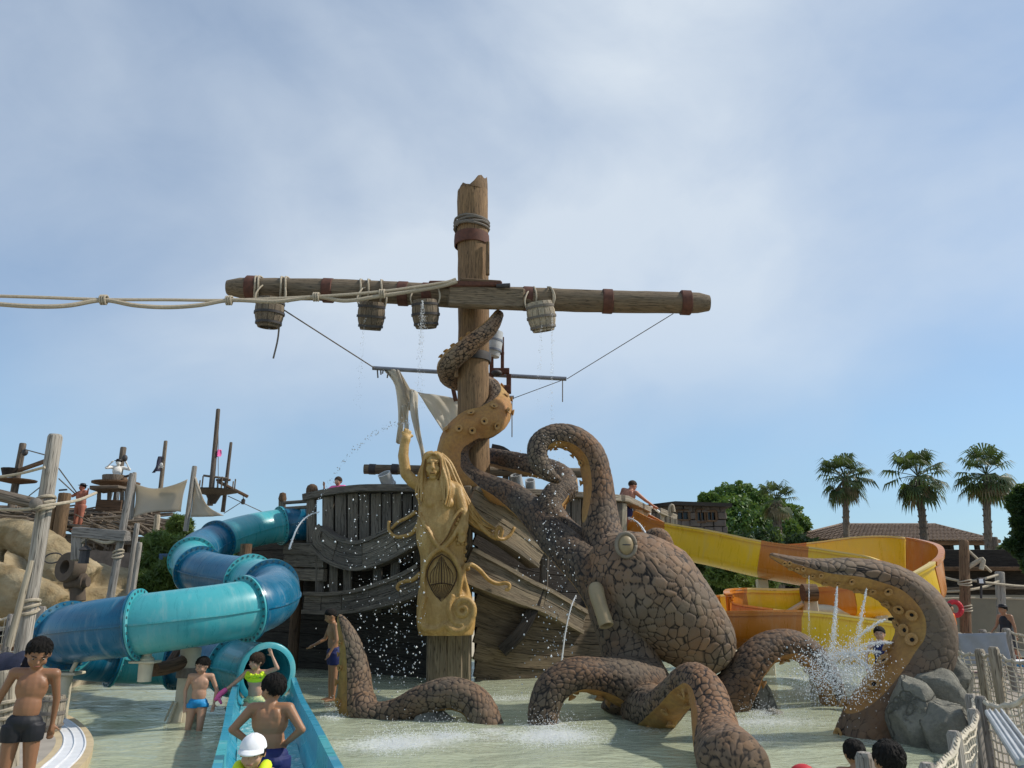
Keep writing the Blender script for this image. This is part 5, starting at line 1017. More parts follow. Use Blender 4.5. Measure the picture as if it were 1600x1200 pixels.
for l in ([(38, 702, 24), (75, 712, 20)], [(92, 732, 22), (120, 770, 24)], [(92, 748, 22), (118, 772, 24)], [(20, 768, 24), (-20, 780, 24)], [(64, 760, 24), (45, 775, 24)]): MB().tube(C_(l), .018, 5).build('stay', M['dark_rope'], t)
t = mastn(178, 800, 193, 700, 26, .09, 'lookout mast with a round tub and a white-clad figure', .1)
c = at(181, 757, 26); MB().lathe([(0, -.06), (.45, -.05), (.75, .02), (.76, .07), (0, .08)], c, 18).build('platform', M['brown_post'], t); MB().lathe([(.36, .05), (.39, .26), (.39, .3), (.35, .3), (.32, .05)], at(178, 757, 25.8), 14).build('tub', M['village_wood'], t)
MB().ball(at(194, 752, 25.6), (.13, .13, .13)).build('barrel', M['brown_post'], t); MB().ball(at(195, 716, 25.6), (.09, .09, .12)).build('lantern', M['iron'], t); MB().tube(cr(C_([(190, 746, 25.7), (198, 744, 25.7), (205, 742, 25.7)]), 6), .04, 6).build('hook', M['iron'], t)
hut = thing('lookout_hut', at(174, 790, 25), 'small open hut with a plank roof below the white-clad lookout', 'hut'); MB().beam(at(150, 765, 25), at(198, 762, 25), 1.0, .1, jit=.04).build('roof', M['village_wood'], hut)
for x in (154, 170, 190, 197): MB().beam(at(x, 795, 25), at(x+1, 765, 25), .1, .1, (0, 1, 0)).build('post', M['village_wood'], hut)
MB().beam(at(150, 789, 24.8), at(190, 790, 24.8), .06, .35).build('rail', M['brown_post'], hut)
t = mastn(243, 835, 259, 690, 27, .09, 'slim flagpole with a limp dark flag'); 
def flagm(t, px, py, w, h, Yc, mat):
    c = at(px, py, Yc); gr = [[c+Vector((-w*u*(.5+.5*v)+.03*math.sin(u*6+v*3), .08*math.sin(u*7+v*2), -h*v-.15*w*u)) for u in np.linspace(0, 1, 8)] for v in np.linspace(0, 1, 8)]
    MB().sheet(gr).build('flag', mat, t, smooth=180)
flagm(t, 256, 712, .38, .55, 26.9, M['flag'])
e = MB(); c = at(252, 726, 26.7); e.ball(c, (.06, .03, .07)); e.beam(c+Vector((-.1, 0, -.12)), c+Vector((.08, 0, -.05)), .02, .03); e.beam(c+Vector((-.1, 0, -.05)), c+Vector((.08, 0, -.12)), .02, .03); e.build('flag_emblem', M['mannequin_white'], t)
t = mastn(328, 790, 341, 640, 32, .12, 'tallest lookout mast with a cone-shaped basket'); c = at(334, 770, 32); MB().lathe([(.12, -.45), (.3, -.1), (.95, .05), (.98, .1), (0, .12)], c, 18).build('basket', M['dark_wood'], t)
for a in range(7): an = a*.9; p = c+Vector((.85*math.cos(an), .85*math.sin(an), .08)); MB().beam(p, p+Vector((0, 0, .5)), .05, .05, (0, 1, 0)).build('stanchion', M['village_wood'], t)
MB().tube(C_([(318, 743, 32), (357, 748, 32)]), .05, 6).build('rail', M['village_wood'], t); flagm(t, 345, 702, .2, .3, 32, M['pink_cloth']); MB().tube(C_([(341, 655, 32), (341, 765, 32)]), .015, 5).build('halyard', M['dark_rope'], t)
t = mastn(348, 800, 361, 692, 33, .09, 'slim mast with a slanting boom right of the tallest mast'); MB().tube(C_([(340, 752, 33), (387, 776, 33)]), .07, 8).build('boom', M['brown_post'], t); MB().tube(C_([(338, 750, 33), (360, 750, 33)]), .05, 8).build('spar', M['brown_post'], t); MB().lathe([(0, -.12), (.08, -.1), (.09, .08), (0, .16)], at(380, 784, 33), 8).build('lantern', M['iron'], t); MB().tube(C_([(380, 780, 33), (380, 774, 33)]), .015, 5).build('cord', M['iron'], t)
for l in ([(361, 695, 33), (353, 760, 33)], [(356, 775, 33), (410, 800, 33)], [(378, 784, 33), (350, 802, 33)]): MB().tube(C_(l), .018, 5).build('stay', M['dark_rope'], t)
post(205, 812, 210, 740, 20, .055, 'thin post holding the left edge of the shade sail', 'grey_post'); post(290, 830, 304, 730, 20, .065, 'post between the two shade sails', 'grey_post'); post(240, 870, 246, 806, 22, .08, 'short pale post under the shade sail', 'pale_wood')
s1_ = thing('shade_sail', at(250, 780, 20), 'large beige square shade sail stretched between posts', 'shade sail')
cloth([(210, 755, 20), (211, 770, 20.05), (210, 790, 20.05), (206, 810, 20)], [(292, 748, 19.6), (288, 765, 19.7), (286, 780, 19.7), (284, 800, 19.8)], n=14, m=16, amp=.0, mat='canvas', par=s1_)
for o in list(s1_.children):
    me = o.data
    for i_, v in enumerate(me.vertices):
        r_, c_2 = divmod(i_, 16); u, w_ = c_2/15, r_/13; v.co.z += -.16*math.sin(math.pi*u)*(1-w_)*1.2+.10*math.sin(math.pi*u)*w_; v.co.y += .15*math.sin(math.pi*u)*math.sin(math.pi*w_)+.05*math.sin(8*u+3*w_)
s2_ = thing('shade_sail', at(325, 790, 20), 'smaller triangular beige shade sail right of the square one', 'shade sail')
cloth([(303, 742, 20), (302, 765, 20.05), (301, 785, 20.05), (299, 808, 20)], [(305, 745, 20), (316, 775, 20), (328, 793, 20), (350, 806, 20)], n=14, m=10, amp=.03, mat='canvas', par=s2_)
bb = thing('blue_bin', at(262, 880, 17.8), 'blue board half hidden behind the teal slide bend', 'board'); MB().box(at(262, 880, 17.8), (.42, .05, .42), bev=.02).build('panel', plain('faded_blue', (.06, .12, .22), .7, .4, 5, .1), bb); MB().box(at(262, 894, 17.8), (.05, .05, .4)).build('leg', M['grey_post'], bb)
# left pool edge: small barrel post, towel, tube
bp = thing('cask', at(76, 1128, 8.3), 'weathered wooden cask standing on the deck edge behind the boy', 'cask'); c = wz(76, 1142, .13)
for k in range(14):
    a0, a1 = k*2*math.pi/14+.02, (k+1)*2*math.pi/14-.02; m = MB(); vs = []
    for i in range(6):
        z = i/5*.42; ra = .135+.02*math.sin(math.pi*i/5)
        for a in (a0, a1):
            for q in (ra, ra-.03): vs.append(c+Vector((q*math.cos(a), q*math.sin(a), z)))
    F = []
    for i in range(5): o_ = i*4; F += [(o_, o_+2, o_+6, o_+4), (o_+1, o_+5, o_+7, o_+3), (o_, o_+4, o_+5, o_+1), (o_+2, o_+3, o_+7, o_+6)]
    F += [(0, 1, 3, 2), (20, 22, 23, 21)]; m.add(vs, F, [((v-c).z+k, (v-c).x*3, (v-c).y*3) for v in vs]); m.build('stave', M['pale_wood'], bp, smooth=30)
MB().lathe([(0, .40), (.12, .40), (.12, .41), (0, .415)], c, 16).build('lid', M['grey_post'], bp)
for z in (.06, .2, .22, .36): MB().lathe([(.15, z), (.165, z), (.165, z+.022), (.15, z+.022)], c, 20).build('hoop', M['dark_rope'], bp)
tw = thing('draped_cover', at(20, 1040, 6.0), 'dark navy cover draped over a rail behind the boy', 'cover')
gr = []
for i in range(20):
    u = i/19; row = []
    for j in range(14): v = j/13; x = -30+v*78; y = 1024+6*math.cos(v*4)-8*v*v*0; p = at(x, y, 7.9); an = (u-.4)*3.6; row.append(p+Vector((0, -.16*math.sin(an)*1.0, -.22*(1-math.cos(an))+.02*math.sin(v*13+u*5))))
    gr.append(row)
MB().sheet(gr).build('cloth', M['towel'], tw, smooth=180)
MB().tube(C_([(-40, 1035, 7.9), (30, 1034, 7.9)]), .05, 10).build('rail', M['grey_post'], tw)
post(8, 1200, 12, 1052, 7.6, .11, 'pale rope-bound post directly behind the boy on the deck', 'pale_wood', ties=(.35, .62))
post(52, 1190, 53, 1135, 7.4, .035, 'short grey metal pipe stub on the deck beside the boy', 'zinc', name='pipe_stub')

# ================================================================== right background: house, cabin, wall, pergola
hs_ = thing('tiled_house', at(1390, 880, 52), 'low open-sided house with a curved-tile hip roof behind the palms', 'building')
eL, eR, rL, rR = at(1222, 843, 49), at(1562, 846, 49), at(1312, 820.5, 54), at(1462, 820.5, 54)
def slope(e0, e1, r0, r1, n):
    mb = MB()
    L = (e1-e0).length
    for k in range(n):
        u0, u1 = k/n, (k+1)/n; f = lambda u: e0.lerp(e1, u)
        def top(u):    # hip clipping: where the column meets ridge or hip line
            a = (r0-e0).dot((e1-e0).normalized())/L; b = (r1-e0).dot((e1-e0).normalized())/L
            if u < a: return e0.lerp(r0, u/a)
            if u > b: return e1.lerp(r1, (1-u)/(1-b))
            return r0.lerp(r1, (u-a)/(b-a))
        u = (u0+u1)/2; a, b = f(u), top(u); w = L/n; d = b-a
        if d.length < .1: continue
        m = max(1, int(d.length/.45))
        for q in range(m):
            p0, p1 = a.lerp(b, q/m), a.lerp(b, (q+1)/m); h = .05
            side = (e1-e0).normalized(); upv = side.cross(d).normalized()
            if upv.z < 0: upv = -upv
            vs = []
            for p, s2, lift in ((p0, 1.0, .05), (p1, .85, 0)):
                for an in (-90, -45, 0, 45, 90): vs.append(p+side*(w*.42*s2*math.sin(R(an)))+upv*(w*.36*s2*math.cos(R(an))+lift))
            mb.add(vs, [(i, i+1, i+6, i+5) for i in range(4)]+[(0, 1, 2, 3, 4)], [v*.3 for v in vs])
    return mb
slope(eL, eR, rL, rR, 54).build('roof_tiles', M['tile_roof'], hs_, smooth=0, kind='stuff')
MB().sheet([[eL, eR], [rL, rR]]).build('roof_deck', M['tile_roof'], hs_, smooth=0)
bl, br = eL+Vector((1.5, 10, 0)), eR+Vector((-1.5, 10, 0)); MB().sheet([[eL, rL], [bl, rL]]).build('roof_side', M['tile_roof'], hs_, smooth=0); MB().sheet([[rR, eR], [rR, br]]).build('roof_side', M['tile_roof'], hs_, smooth=0)
MB().tube([rL, rR], .14, 10).build('ridge', M['tile_roof'], hs_); MB().tube([eL, rL], .12, 8).build('ridge', M['tile_roof'], hs_); MB().tube([eR, rR], .12, 8).build('ridge', M['tile_roof'], hs_)
MB().beam(eL+Vector((.2, .25, -.05)), eR+Vector((-.2, .25, -.05)), .2, .36).build('fascia', M['brown_post'], hs_)
MB().beam(Vector((eL.x+.6, 53.5, .0)), Vector((eR.x-.6, 53.5, .0)), .2, 2*(eL.z+.6), (0, 0, 1)).build('wall', M['interior'], hs_)  # near-black wall carries the shade under the open roof
for k in range(8): x = eL.x+1+(eR.x-eL.x-2)*k/7; MB().beam(Vector((x, 49.8, 0)), Vector((x, 49.8, eL.z-.2)), .25, .25, (0, 1, 0)).build('post', M['dark_wood'], hs_)
MB().beam(Vector((eL.x+1, 49.5, eL.z-1.3)), Vector((eR.x-1, 49.5, eL.z-1.3)), .1, .2).build('rail', M['dark_wood'], hs_)
cb = thing('stone_cabin', at(1080, 835, 30), 'dark flat-roofed block cabin with three windows behind the ship', 'building')
c0_, c1_ = at(1022, 838, 30), at(1137, 838, 30); zt0, zt1 = at(1022, 795, 30).z, at(1137, 790, 30).z; zb = 2.2
MB().beam(Vector((c0_.x, 30.6, (zb+zt1)/2)), Vector((c1_.x, 30.6, (zb+zt1)/2)), 1.0, zt1-zb-.1).build('core', M['interior'], cb)
wins = [(1057, 1076, 797, 813), (1088, 1101, 796, 816), (1104, 1118, 798, 814)]
rows = 11
for r in range(rows):
    z0 = zb+(zt1-zb)*r/rows; z1 = zb+(zt1-zb)*(r+1)/rows; x = c0_.x-.1; off = .3*(r % 2)
    while x < c1_.x:
        wd_ = rnd.uniform(.32, .5)-(off if x < c0_.x else 0); xa, xb = x, min(x+wd_, c1_.x)
        cx = (xa+xb)/2; skip = False
        for wx0, wx1, wy0, wy1 in wins:
            A, Bw = at(wx0, wy1, 30), at(wx1, wy0, 30)
            if A.x-.05 < cx < Bw.x+.05 and A.z < (z0+z1)/2 < Bw.z: skip = True
        if not skip and xb-xa > .06: MB().box((cx, 30.02+rnd.uniform(-.03, .03), (z0+z1)/2), (xb-xa-.02, .2, z1-z0-.02), bev=.02, jit=.01).build('block', M['dark_stone'], cb)
        x += wd_
for wx0, wx1, wy0, wy1 in wins:
    A, Bw = at(wx0, wy1, 30), at(wx1, wy0, 30); w_ = MB()
    for p, q in (((A.x, A.z), (Bw.x, A.z)), ((A.x, Bw.z), (Bw.x, Bw.z)), ((A.x, A.z), (A.x, Bw.z)), ((Bw.x, A.z), (Bw.x, Bw.z))): w_.beam((p[0], 29.95, p[1]), (q[0], 29.95, q[1]), .1, .07)
    wo = w_.build('window', M['brown_post'], cb); MB().box(((A.x+Bw.x)/2, 30.05, (A.z+Bw.z)/2), (Bw.x-A.x, .02, Bw.z-A.z)).build('pane', M['glass_dark'], wo); MB().beam(((A.x+Bw.x)/2, 29.96, A.z), ((A.x+Bw.x)/2, 29.96, Bw.z), .04, .04, (0, 1, 0)).build('mullion', M['brown_post'], wo)
MB().sheet([[Vector((c0_.x-.4, 29.6, zt0+.1)), Vector(((c0_.x+c1_.x)/2-.6, 29.6, at(1066, 783, 29.6).z)), Vector((c1_.x+.15, 29.6, zt1+.05))], [Vector((c0_.x-.4, 31.8, zt0+.1)), Vector(((c0_.x+c1_.x)/2-.6, 31.8, at(1066, 783, 29.6).z)), Vector((c1_.x+.15, 31.8, zt1+.05))]]).build('roof', M['dark_wood'], cb, smooth=0).modifiers.new('t', 'SOLIDIFY').thickness = .14
for x_ in (c0_.x+.2, c1_.x-.2): MB().box((x_, 30.6, 1.1), (.4, .8, 2.3)).build('pier', M['dark_stone'], cb)
wl = thing('garden_wall', at(1560, 960, 27), 'long beige rendered wall behind the sunbathers on the right', 'wall'); a, b = at(1455, 962, 27), at(1700, 962, 26); top = at(1560, 934, 26.5).z
MB().beam(Vector((a.x, a.y, top/2)), Vector((b.x+6, b.y, top/2)), .3, top, (0, 0, 1)).build('wall', M['wall_beige'], wl); MB().beam(Vector((a.x, a.y, top+.04)), Vector((b.x+6, b.y, top+.04)), .42, .1, (0, 0, 1)).build('coping', M['wall_beige'], wl)
pg = post(1509, 992, 1506, 846, 21, .14, 'reddish-brown rope-bound post standing before the dark terrace', 'brown_post', .12, (.28, .55)); post(1513, 985, 1512, 890, 21.5, .05, 'thin pale pole just behind the reddish post', 'grey_post')
post(1566, 990, 1562, 895, 22, .12, 'grey post right of the lamp box near the big palm', 'grey_post'); post(1560, 900, 1552, 840, 40, .2, 'far grey post under the right end of the tiled roof', 'village_wood')
rg = thing('rope_rail', at(1500, 900, 21), 'slack ropes strung between posts in front of the terrace', 'rope')
for l in ([(1440, 888, 22), (1475, 902, 21.5), (1506, 908, 21), (1535, 905, 21.5), (1563, 897, 22)], [(1440, 920, 22), (1470, 924, 21.5), (1506, 923, 21), (1540, 916, 21.5), (1565, 906, 22)], [(1506, 905, 21), (1540, 910, 21.5), (1600, 916, 22), (1660, 915, 22)], [(1455, 936, 22), (1530, 934, 22), (1620, 936, 22)], [(1511, 858, 21), (1530, 876, 21), (1548, 893, 21.6)]): MB().tube(cr(C_(l), 16), .035, 6).build('strand', M['rope'], rg)
MB().tube(cr(C_([(1510, 888, 21), (1523, 880, 20.9), (1536, 874, 20.8), (1533, 890, 20.8)]), 12), .06, 8).build('knotted_end', M['rope'], rg)
lpx = thing('lamp_box', at(1533, 914, 21), 'small black lamp box with a white face on the rope rail', 'lamp'); MB().box(at(1533, 908, 21), (.17, .14, .17), bev=.02).build('case', M['iron'], lpx); MB().box(at(1533, 908, 20.92), (.11, .01, .11), bev=.01).build('face', M['white_tile'], lpx); MB().tube([at(1533, 914, 21), at(1533, 935, 21)], .03, 8).build('stem', M['iron'], lpx)
dt = thing('dark_terrace', at(1500, 920, 33), 'shaded dark terrace wall and shutters under the tiled roof', 'wall'); MB().beam(at(1455, 905, 33), at(1720, 905, 33), .3, 2.4, (0, 0, 1)).build('wall', M['dark_wood'], dt); MB().beam(at(1455, 920, 32.6), at(1640, 918, 32.6), .2, .12, (0, 0, 1)).build('rail', M['village_wood'], dt)  # dark boards hold the shade of roof and trees in their colour
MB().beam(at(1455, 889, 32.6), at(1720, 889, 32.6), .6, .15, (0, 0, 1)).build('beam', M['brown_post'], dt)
# sunbeds and things by the wall
def lounger(px, py, Yc, rz, label, mat):
    c = at(px, py, Yc); c.z = .03; t = thing('sunbed', (0, 0, 0), label, 'sunbed', 'sunbeds by the beige wall'); 
    MB().box((0, 0, .3), (.6, 1.3, .06), bev=.03).build('seat', M[mat], t); m = MB(); m.beam((0, .62, .32), (0, 1.15, .75), .6, .05); m.build('backrest', M[mat], t)
    for sx in (-.26, .26):
        for sy in (-.55, .6): MB().beam((sx, sy, 0), (sx, sy, .28), .04, .04, (0, 1, 0)).build('leg', M['zinc'], t)
    t.location = c; t.rotation_euler.z = rz
lounger(1525, 985, 19.5, 1.2, 'pink-covered sunbed beside the reddish post', 'pink_cloth'); lounger(1550, 985, 19, 1.1, 'white sunbed beside the woman in dark clothes', 'white_cloth'); lounger(1590, 990, 18, .8, 'pale blue sunbed at the right edge', 'cyan_cloth'); lounger(1536, 975, 22, 1.4, 'dark grey sunbed close to the beige wall', 'towel')
lb_ = thing('lifebuoy', at(1491, 952, 22), 'red ring lifebuoy on the reddish post', 'lifebuoy'); c = at(1491, 951, 20.8); MB().tube([c+Vector((.17*math.cos(k*.2618), -.02, .17*math.sin(k*.2618))) for k in range(25)], .065, 10).build('ring', M['red'], lb_, smooth=180)
for k in range(4): an = k*1.5708+.6; MB().ball(c+Vector((.17*math.cos(an), -.03, .17*math.sin(an))), (.045, .07, .045)).build('band', M['red'], lb_)
bl_ = thing('beach_ball', wz(1256, 1202, .02), 'red and yellow ball floating at the bottom edge', 'ball'); c = at(1256, 1220, 8.7); MB().ball(c, .16, 20, 12).build('ball', M['red'], bl_, smooth=180); MB().lathe([(.163, -.03), (.165, 0), (.163, .03)], c, 24, (.5, 0, 1)).build('stripe', M['yellow'], bl_)
# ================================================================== vegetation
def quads(C, Nn, T, sx, sy):
    """leaf quads: centres, normals, tangents"""
    B = np.cross(Nn, T); B /= np.maximum(1e-6, np.linalg.norm(B, axis=1))[:, None]; T = np.cross(B, Nn)
    a = T*sx[:, None]; b = B*sy[:, None]; V = np.stack([C-a, C-b*1.0, C+a, C+b*1.0], 1).reshape(-1, 3); F = np.arange(len(V)).reshape(-1, 4); return V, F
def unit(n):
    v = nrs.normal(size=(n, 3)); return v/np.linalg.norm(v, axis=1)[:, None]
def crown(lobes, per, size, asp=.5, shell=.55):
    Vs = []; Fs = []; o = 0
    for c, r in lobes:
        d = unit(per); rad = (shell+(1-shell)*nrs.random_sample(per)**.6); wob = 1+.18*np.sin(d[:, 0]*7+c[0])*np.sin(d[:, 2]*6+c[1])
        C = np.array(c)+d*np.array(r)*(rad*wob)[:, None]; Nn = d*.6+unit(per)*.8; Nn /= np.linalg.norm(Nn, axis=1)[:, None]; s = size*nrs.uniform(.6, 1.4, per)
        V, F = quads(C, Nn, unit(per), s, s*asp); Vs.append(V); Fs.append(F+o); o += len(V)
    return np.concatenate(Vs), np.concatenate(Fs)
def leafy(name, base, lobes, per, size, mat, label, cat, group=None, asp=.5, trunk=None):
    t = thing(name, base, label, cat, group); V, F = crown(lobes, per, size, asp); link('crown', npmesh('crown', V-np.array(base), F), M[mat], t, base)
    if trunk:
        for l, r in trunk: MB().tube(cr(l, 8), [r*(1-.07*k) for k in range(8)], 8).build('trunk', M['village_wood'], t)
    return t
def lob(px, py, Yc, rpx, asp=(1, 1, .8)): c = at(px, py, Yc); r = rpx*mpp(c); return (tuple(c), (r*asp[0], r*asp[1], r*asp[2]))
pb = at(1165, 850, 52); pb.z = .06
pl = [lob(1112, 788, 52, 24), lob(1135, 778, 52, 26), lob(1160, 772, 52, 24), lob(1182, 785, 52, 26), lob(1150, 800, 50, 34), lob(1120, 808, 50, 24), lob(1200, 800, 51, 28), lob(1232, 806, 51, 24), lob(1250, 820, 51, 17), lob(1180, 820, 49, 34), lob(1225, 828, 49, 26), lob(1140, 825, 49, 24)]
for k in range(26): pl.append(lob(1100+rnd.random()*150, 775+rnd.random()*50+abs(rnd.gauss(0, 4)), 49.5+rnd.random()*2, rnd.uniform(7, 12)))
leafy('pine_tree', pb, pl, 1500, .13, 'pine_leaf', 'rounded bright green pine tree behind the dark cabin', 'tree', trunk=[([pb, pb+Vector((0, 0, 2)), at(1165, 800, 52)], .3), ([pb+Vector((0, 0, 1.5)), at(1215, 815, 51)], .2)])
db = Vector((19.6, 28.0, .06))
leafy('evergreen_tree', db, [lob(1632+rnd.uniform(-24, 60), 765+k*9, 28+rnd.uniform(-1.2, 1.2), 24+k*.9) for k in range(14)]+[lob(1598+rnd.uniform(-16, 10), 768+k*12, 27.5, 10) for k in range(9)]+[lob(1700+rnd.uniform(-40, 60), 740+k*14, 27+rnd.uniform(-2, 1), 45) for k in range(9)], 1500, .13, 'dark_leaf', 'dark evergreen tree cut by the right edge', 'tree', trunk=[([db, db+Vector((0, 0, 3)), at(1640, 770, 28)], .3)])
def bush(px, py, Yc, rpx, label, mat='bush_leaf', n=6, per=700, size=.09, asp=.3):
    b = at(px, py, Yc); b.z = .06; r = rpx
    leafy('shrub', b, [lob(px+rnd.uniform(-.7, .7)*r, py+rnd.uniform(-.6, .7)*r*.8, Yc+rnd.uniform(-.6, .6), r*rnd.uniform(.4, .65)) for _ in range(n)]+[lob(px, py+r*.5, Yc, r*.7)], per, size, mat, label, 'shrub', asp=asp)
bush(255, 862, 18.6, 34, 'tall feathery green shrub left of the upper slide bend', n=12, size=.12, asp=.16); bush(240, 905, 18.0, 34, 'dense green shrub under the teal slide bend', n=12, per=900, size=.12, asp=.2); bush(275, 825, 21, 22, 'yellow-green shrub below the shade sails', n=8, size=.1, asp=.2); bush(285, 900, 18.5, 24, 'dark shrub between the slide bends', 'dark_leaf', 8)
bush(1140, 885, 24, 34, 'green shrub below the first yellow slide section', n=9); bush(1200, 892, 26, 28, 'leafy shrub beneath the orange slide section', n=9); bush(1085, 880, 27, 30, 'dark shrub behind the octopus head', 'dark_leaf', 9); bush(1250, 890, 28, 26, 'dark shrub right of the slide gap', 'dark_leaf', 9)
bush(1170, 908, 21, 16, 'low light green shrub beside the lower yellow slide', n=7); bush(1320, 965, 24, 24, 'shrub glimpsed under the cross pipe', 'bush_leaf', 8); bush(1110, 915, 25, 26, 'shaded shrub low behind the mantle', 'dark_leaf', 8)
bush(1585, 872, 38, 26, 'dark bush under the evergreen at the right edge', 'dark_leaf', 8); bush(1470, 900, 36, 20, 'dark bush in front of the terrace', 'dark_leaf', 8); bush(1180, 860, 44, 40, 'dark hedge clump beneath the pine tree', 'dark_leaf', 12, 900, .16); bush(1250, 858, 46, 30, 'dark hedge clump left of the tiled house', 'dark_leaf', 10, 900, .16)
bush(1030, 870, 40, 44, 'dark trees hidden behind the ship bulwark', 'dark_leaf', 10, 900, .16); bush(420, 880, 40, 50, 'dark greenery seen behind the upper slide', 'dark_leaf', 10, 900, .16); bush(1560, 1000-60, 34, 20, 'dark shrub behind the beige wall', 'dark_leaf', 8)
def palm(px, ytop, ybase, Yc, trunk_r, Rf, label, seed, nf=44, dead=24, lean=0):
    rg = random.Random(seed); base = at(px+lean, ybase, Yc); base.z = .06; top = at(px, ytop, Yc)
    t = thing('palm_tree', base, label, 'palm tree', 'fan palms')
    m = 26; P = cr([base, base.lerp(top, .5)+Vector((rg.uniform(-.15, .15), 0, 0)), top], m); tr = MB(); rr = [trunk_r*(1.15-.35*k/m)*(1+.07*(k % 2)) for k in range(m)]; tr.tube(P, rr, 14, lump=.05)
    for k in range(150):
        i = rg.randrange(2, m-1); an = rg.uniform(0, 6.28); d = Vector((math.cos(an), math.sin(an), 0)); p = P[i]+d*rr[i]*.9; tr.beam(p, p+d*trunk_r*.3+Vector((0, 0, trunk_r*.7)), trunk_r*.32, .04)
    tr.build('trunk', M['village_wood'], t)
    def frond(mb, az, el, L, droop, dead_):
        d = Vector((math.cos(az)*math.cos(el), math.sin(az)*math.cos(el), math.sin(el))); pet = []; p = top.copy(); q = d.copy()
        for k in range(6): pet.append(p.copy()); p = p+q*(L*.095); q = (q+Vector((0, 0, -droop*.11))).normalized()
        mb.tube(pet, .02, 4); hub = p; side = q.cross(Zv)
        side = side.normalized() if side.length > .05 else Vector((1, 0, 0)); up = side.cross(q); nb = 15
        for b in range(nb):
            f = (b/(nb-1)-.5)*2; an = f*1.9; dv = (q*math.cos(an)+side*math.sin(an)+up*(.18*(1-abs(f)))).normalized(); bl = L*.60*(1-.25*abs(f))*rg.uniform(.85, 1.1); w = .026*L; 
            nrm = dv.cross(side.cross(dv) if abs(f) < .8 else up); lat = dv.cross(up).normalized(); p0 = hub; p1 = hub+dv*bl*.55; p2 = p1+(dv+Vector((0, 0, -.7-droop*.6-(.5 if dead_ else 0)-rg.random()*.3))).normalized()*bl*.45
            mb.add([p0-lat*w*.2, p0+lat*w*.2, p1+lat*w, p1-lat*w+up*w*.6, p2], [(0, 1, 2, 3), (3, 2, 4)], [(0, 0, 0)]*5)
    g1 = MB(); g2 = MB()
    for k in range(nf):
        e = rg.uniform(-1.0, 1.2) if k > 8 else rg.uniform(.7, 1.4); frond(g1, k*2.399+rg.uniform(-.3, .3), e, Rf*rg.uniform(.85, 1.1), .55+.5*(e < .3), False)
    for k in range(dead): frond(g2, k*2.399+rg.uniform(-.3, .3), rg.uniform(-1.3, -.55), Rf*rg.uniform(.7, .95), 1.0, True)
    g1.build('fronds', M['palm_leaf'], t, smooth=0, kind='stuff')
    if dead: g2.build('dead_fronds', M['dead_leaf'], t, smooth=0, kind='stuff')
    return t
palm(1320, 748, 850, 46, .19, 1.8, 'left palm of the three fan palms before the tiled house', 1); palm(1434, 745, 860, 44, .21, 1.95, 'middle palm of the three fan palms before the tiled house', 2); palm(1541, 742, 905, 40, .19, 1.8, 'right and tallest-trunked palm of the three fan palms', 3); palm(1213, 782, 850, 44, .25, 1.35, 'short palm with a brown dead skirt against the pine tree', 4, 26, 34)

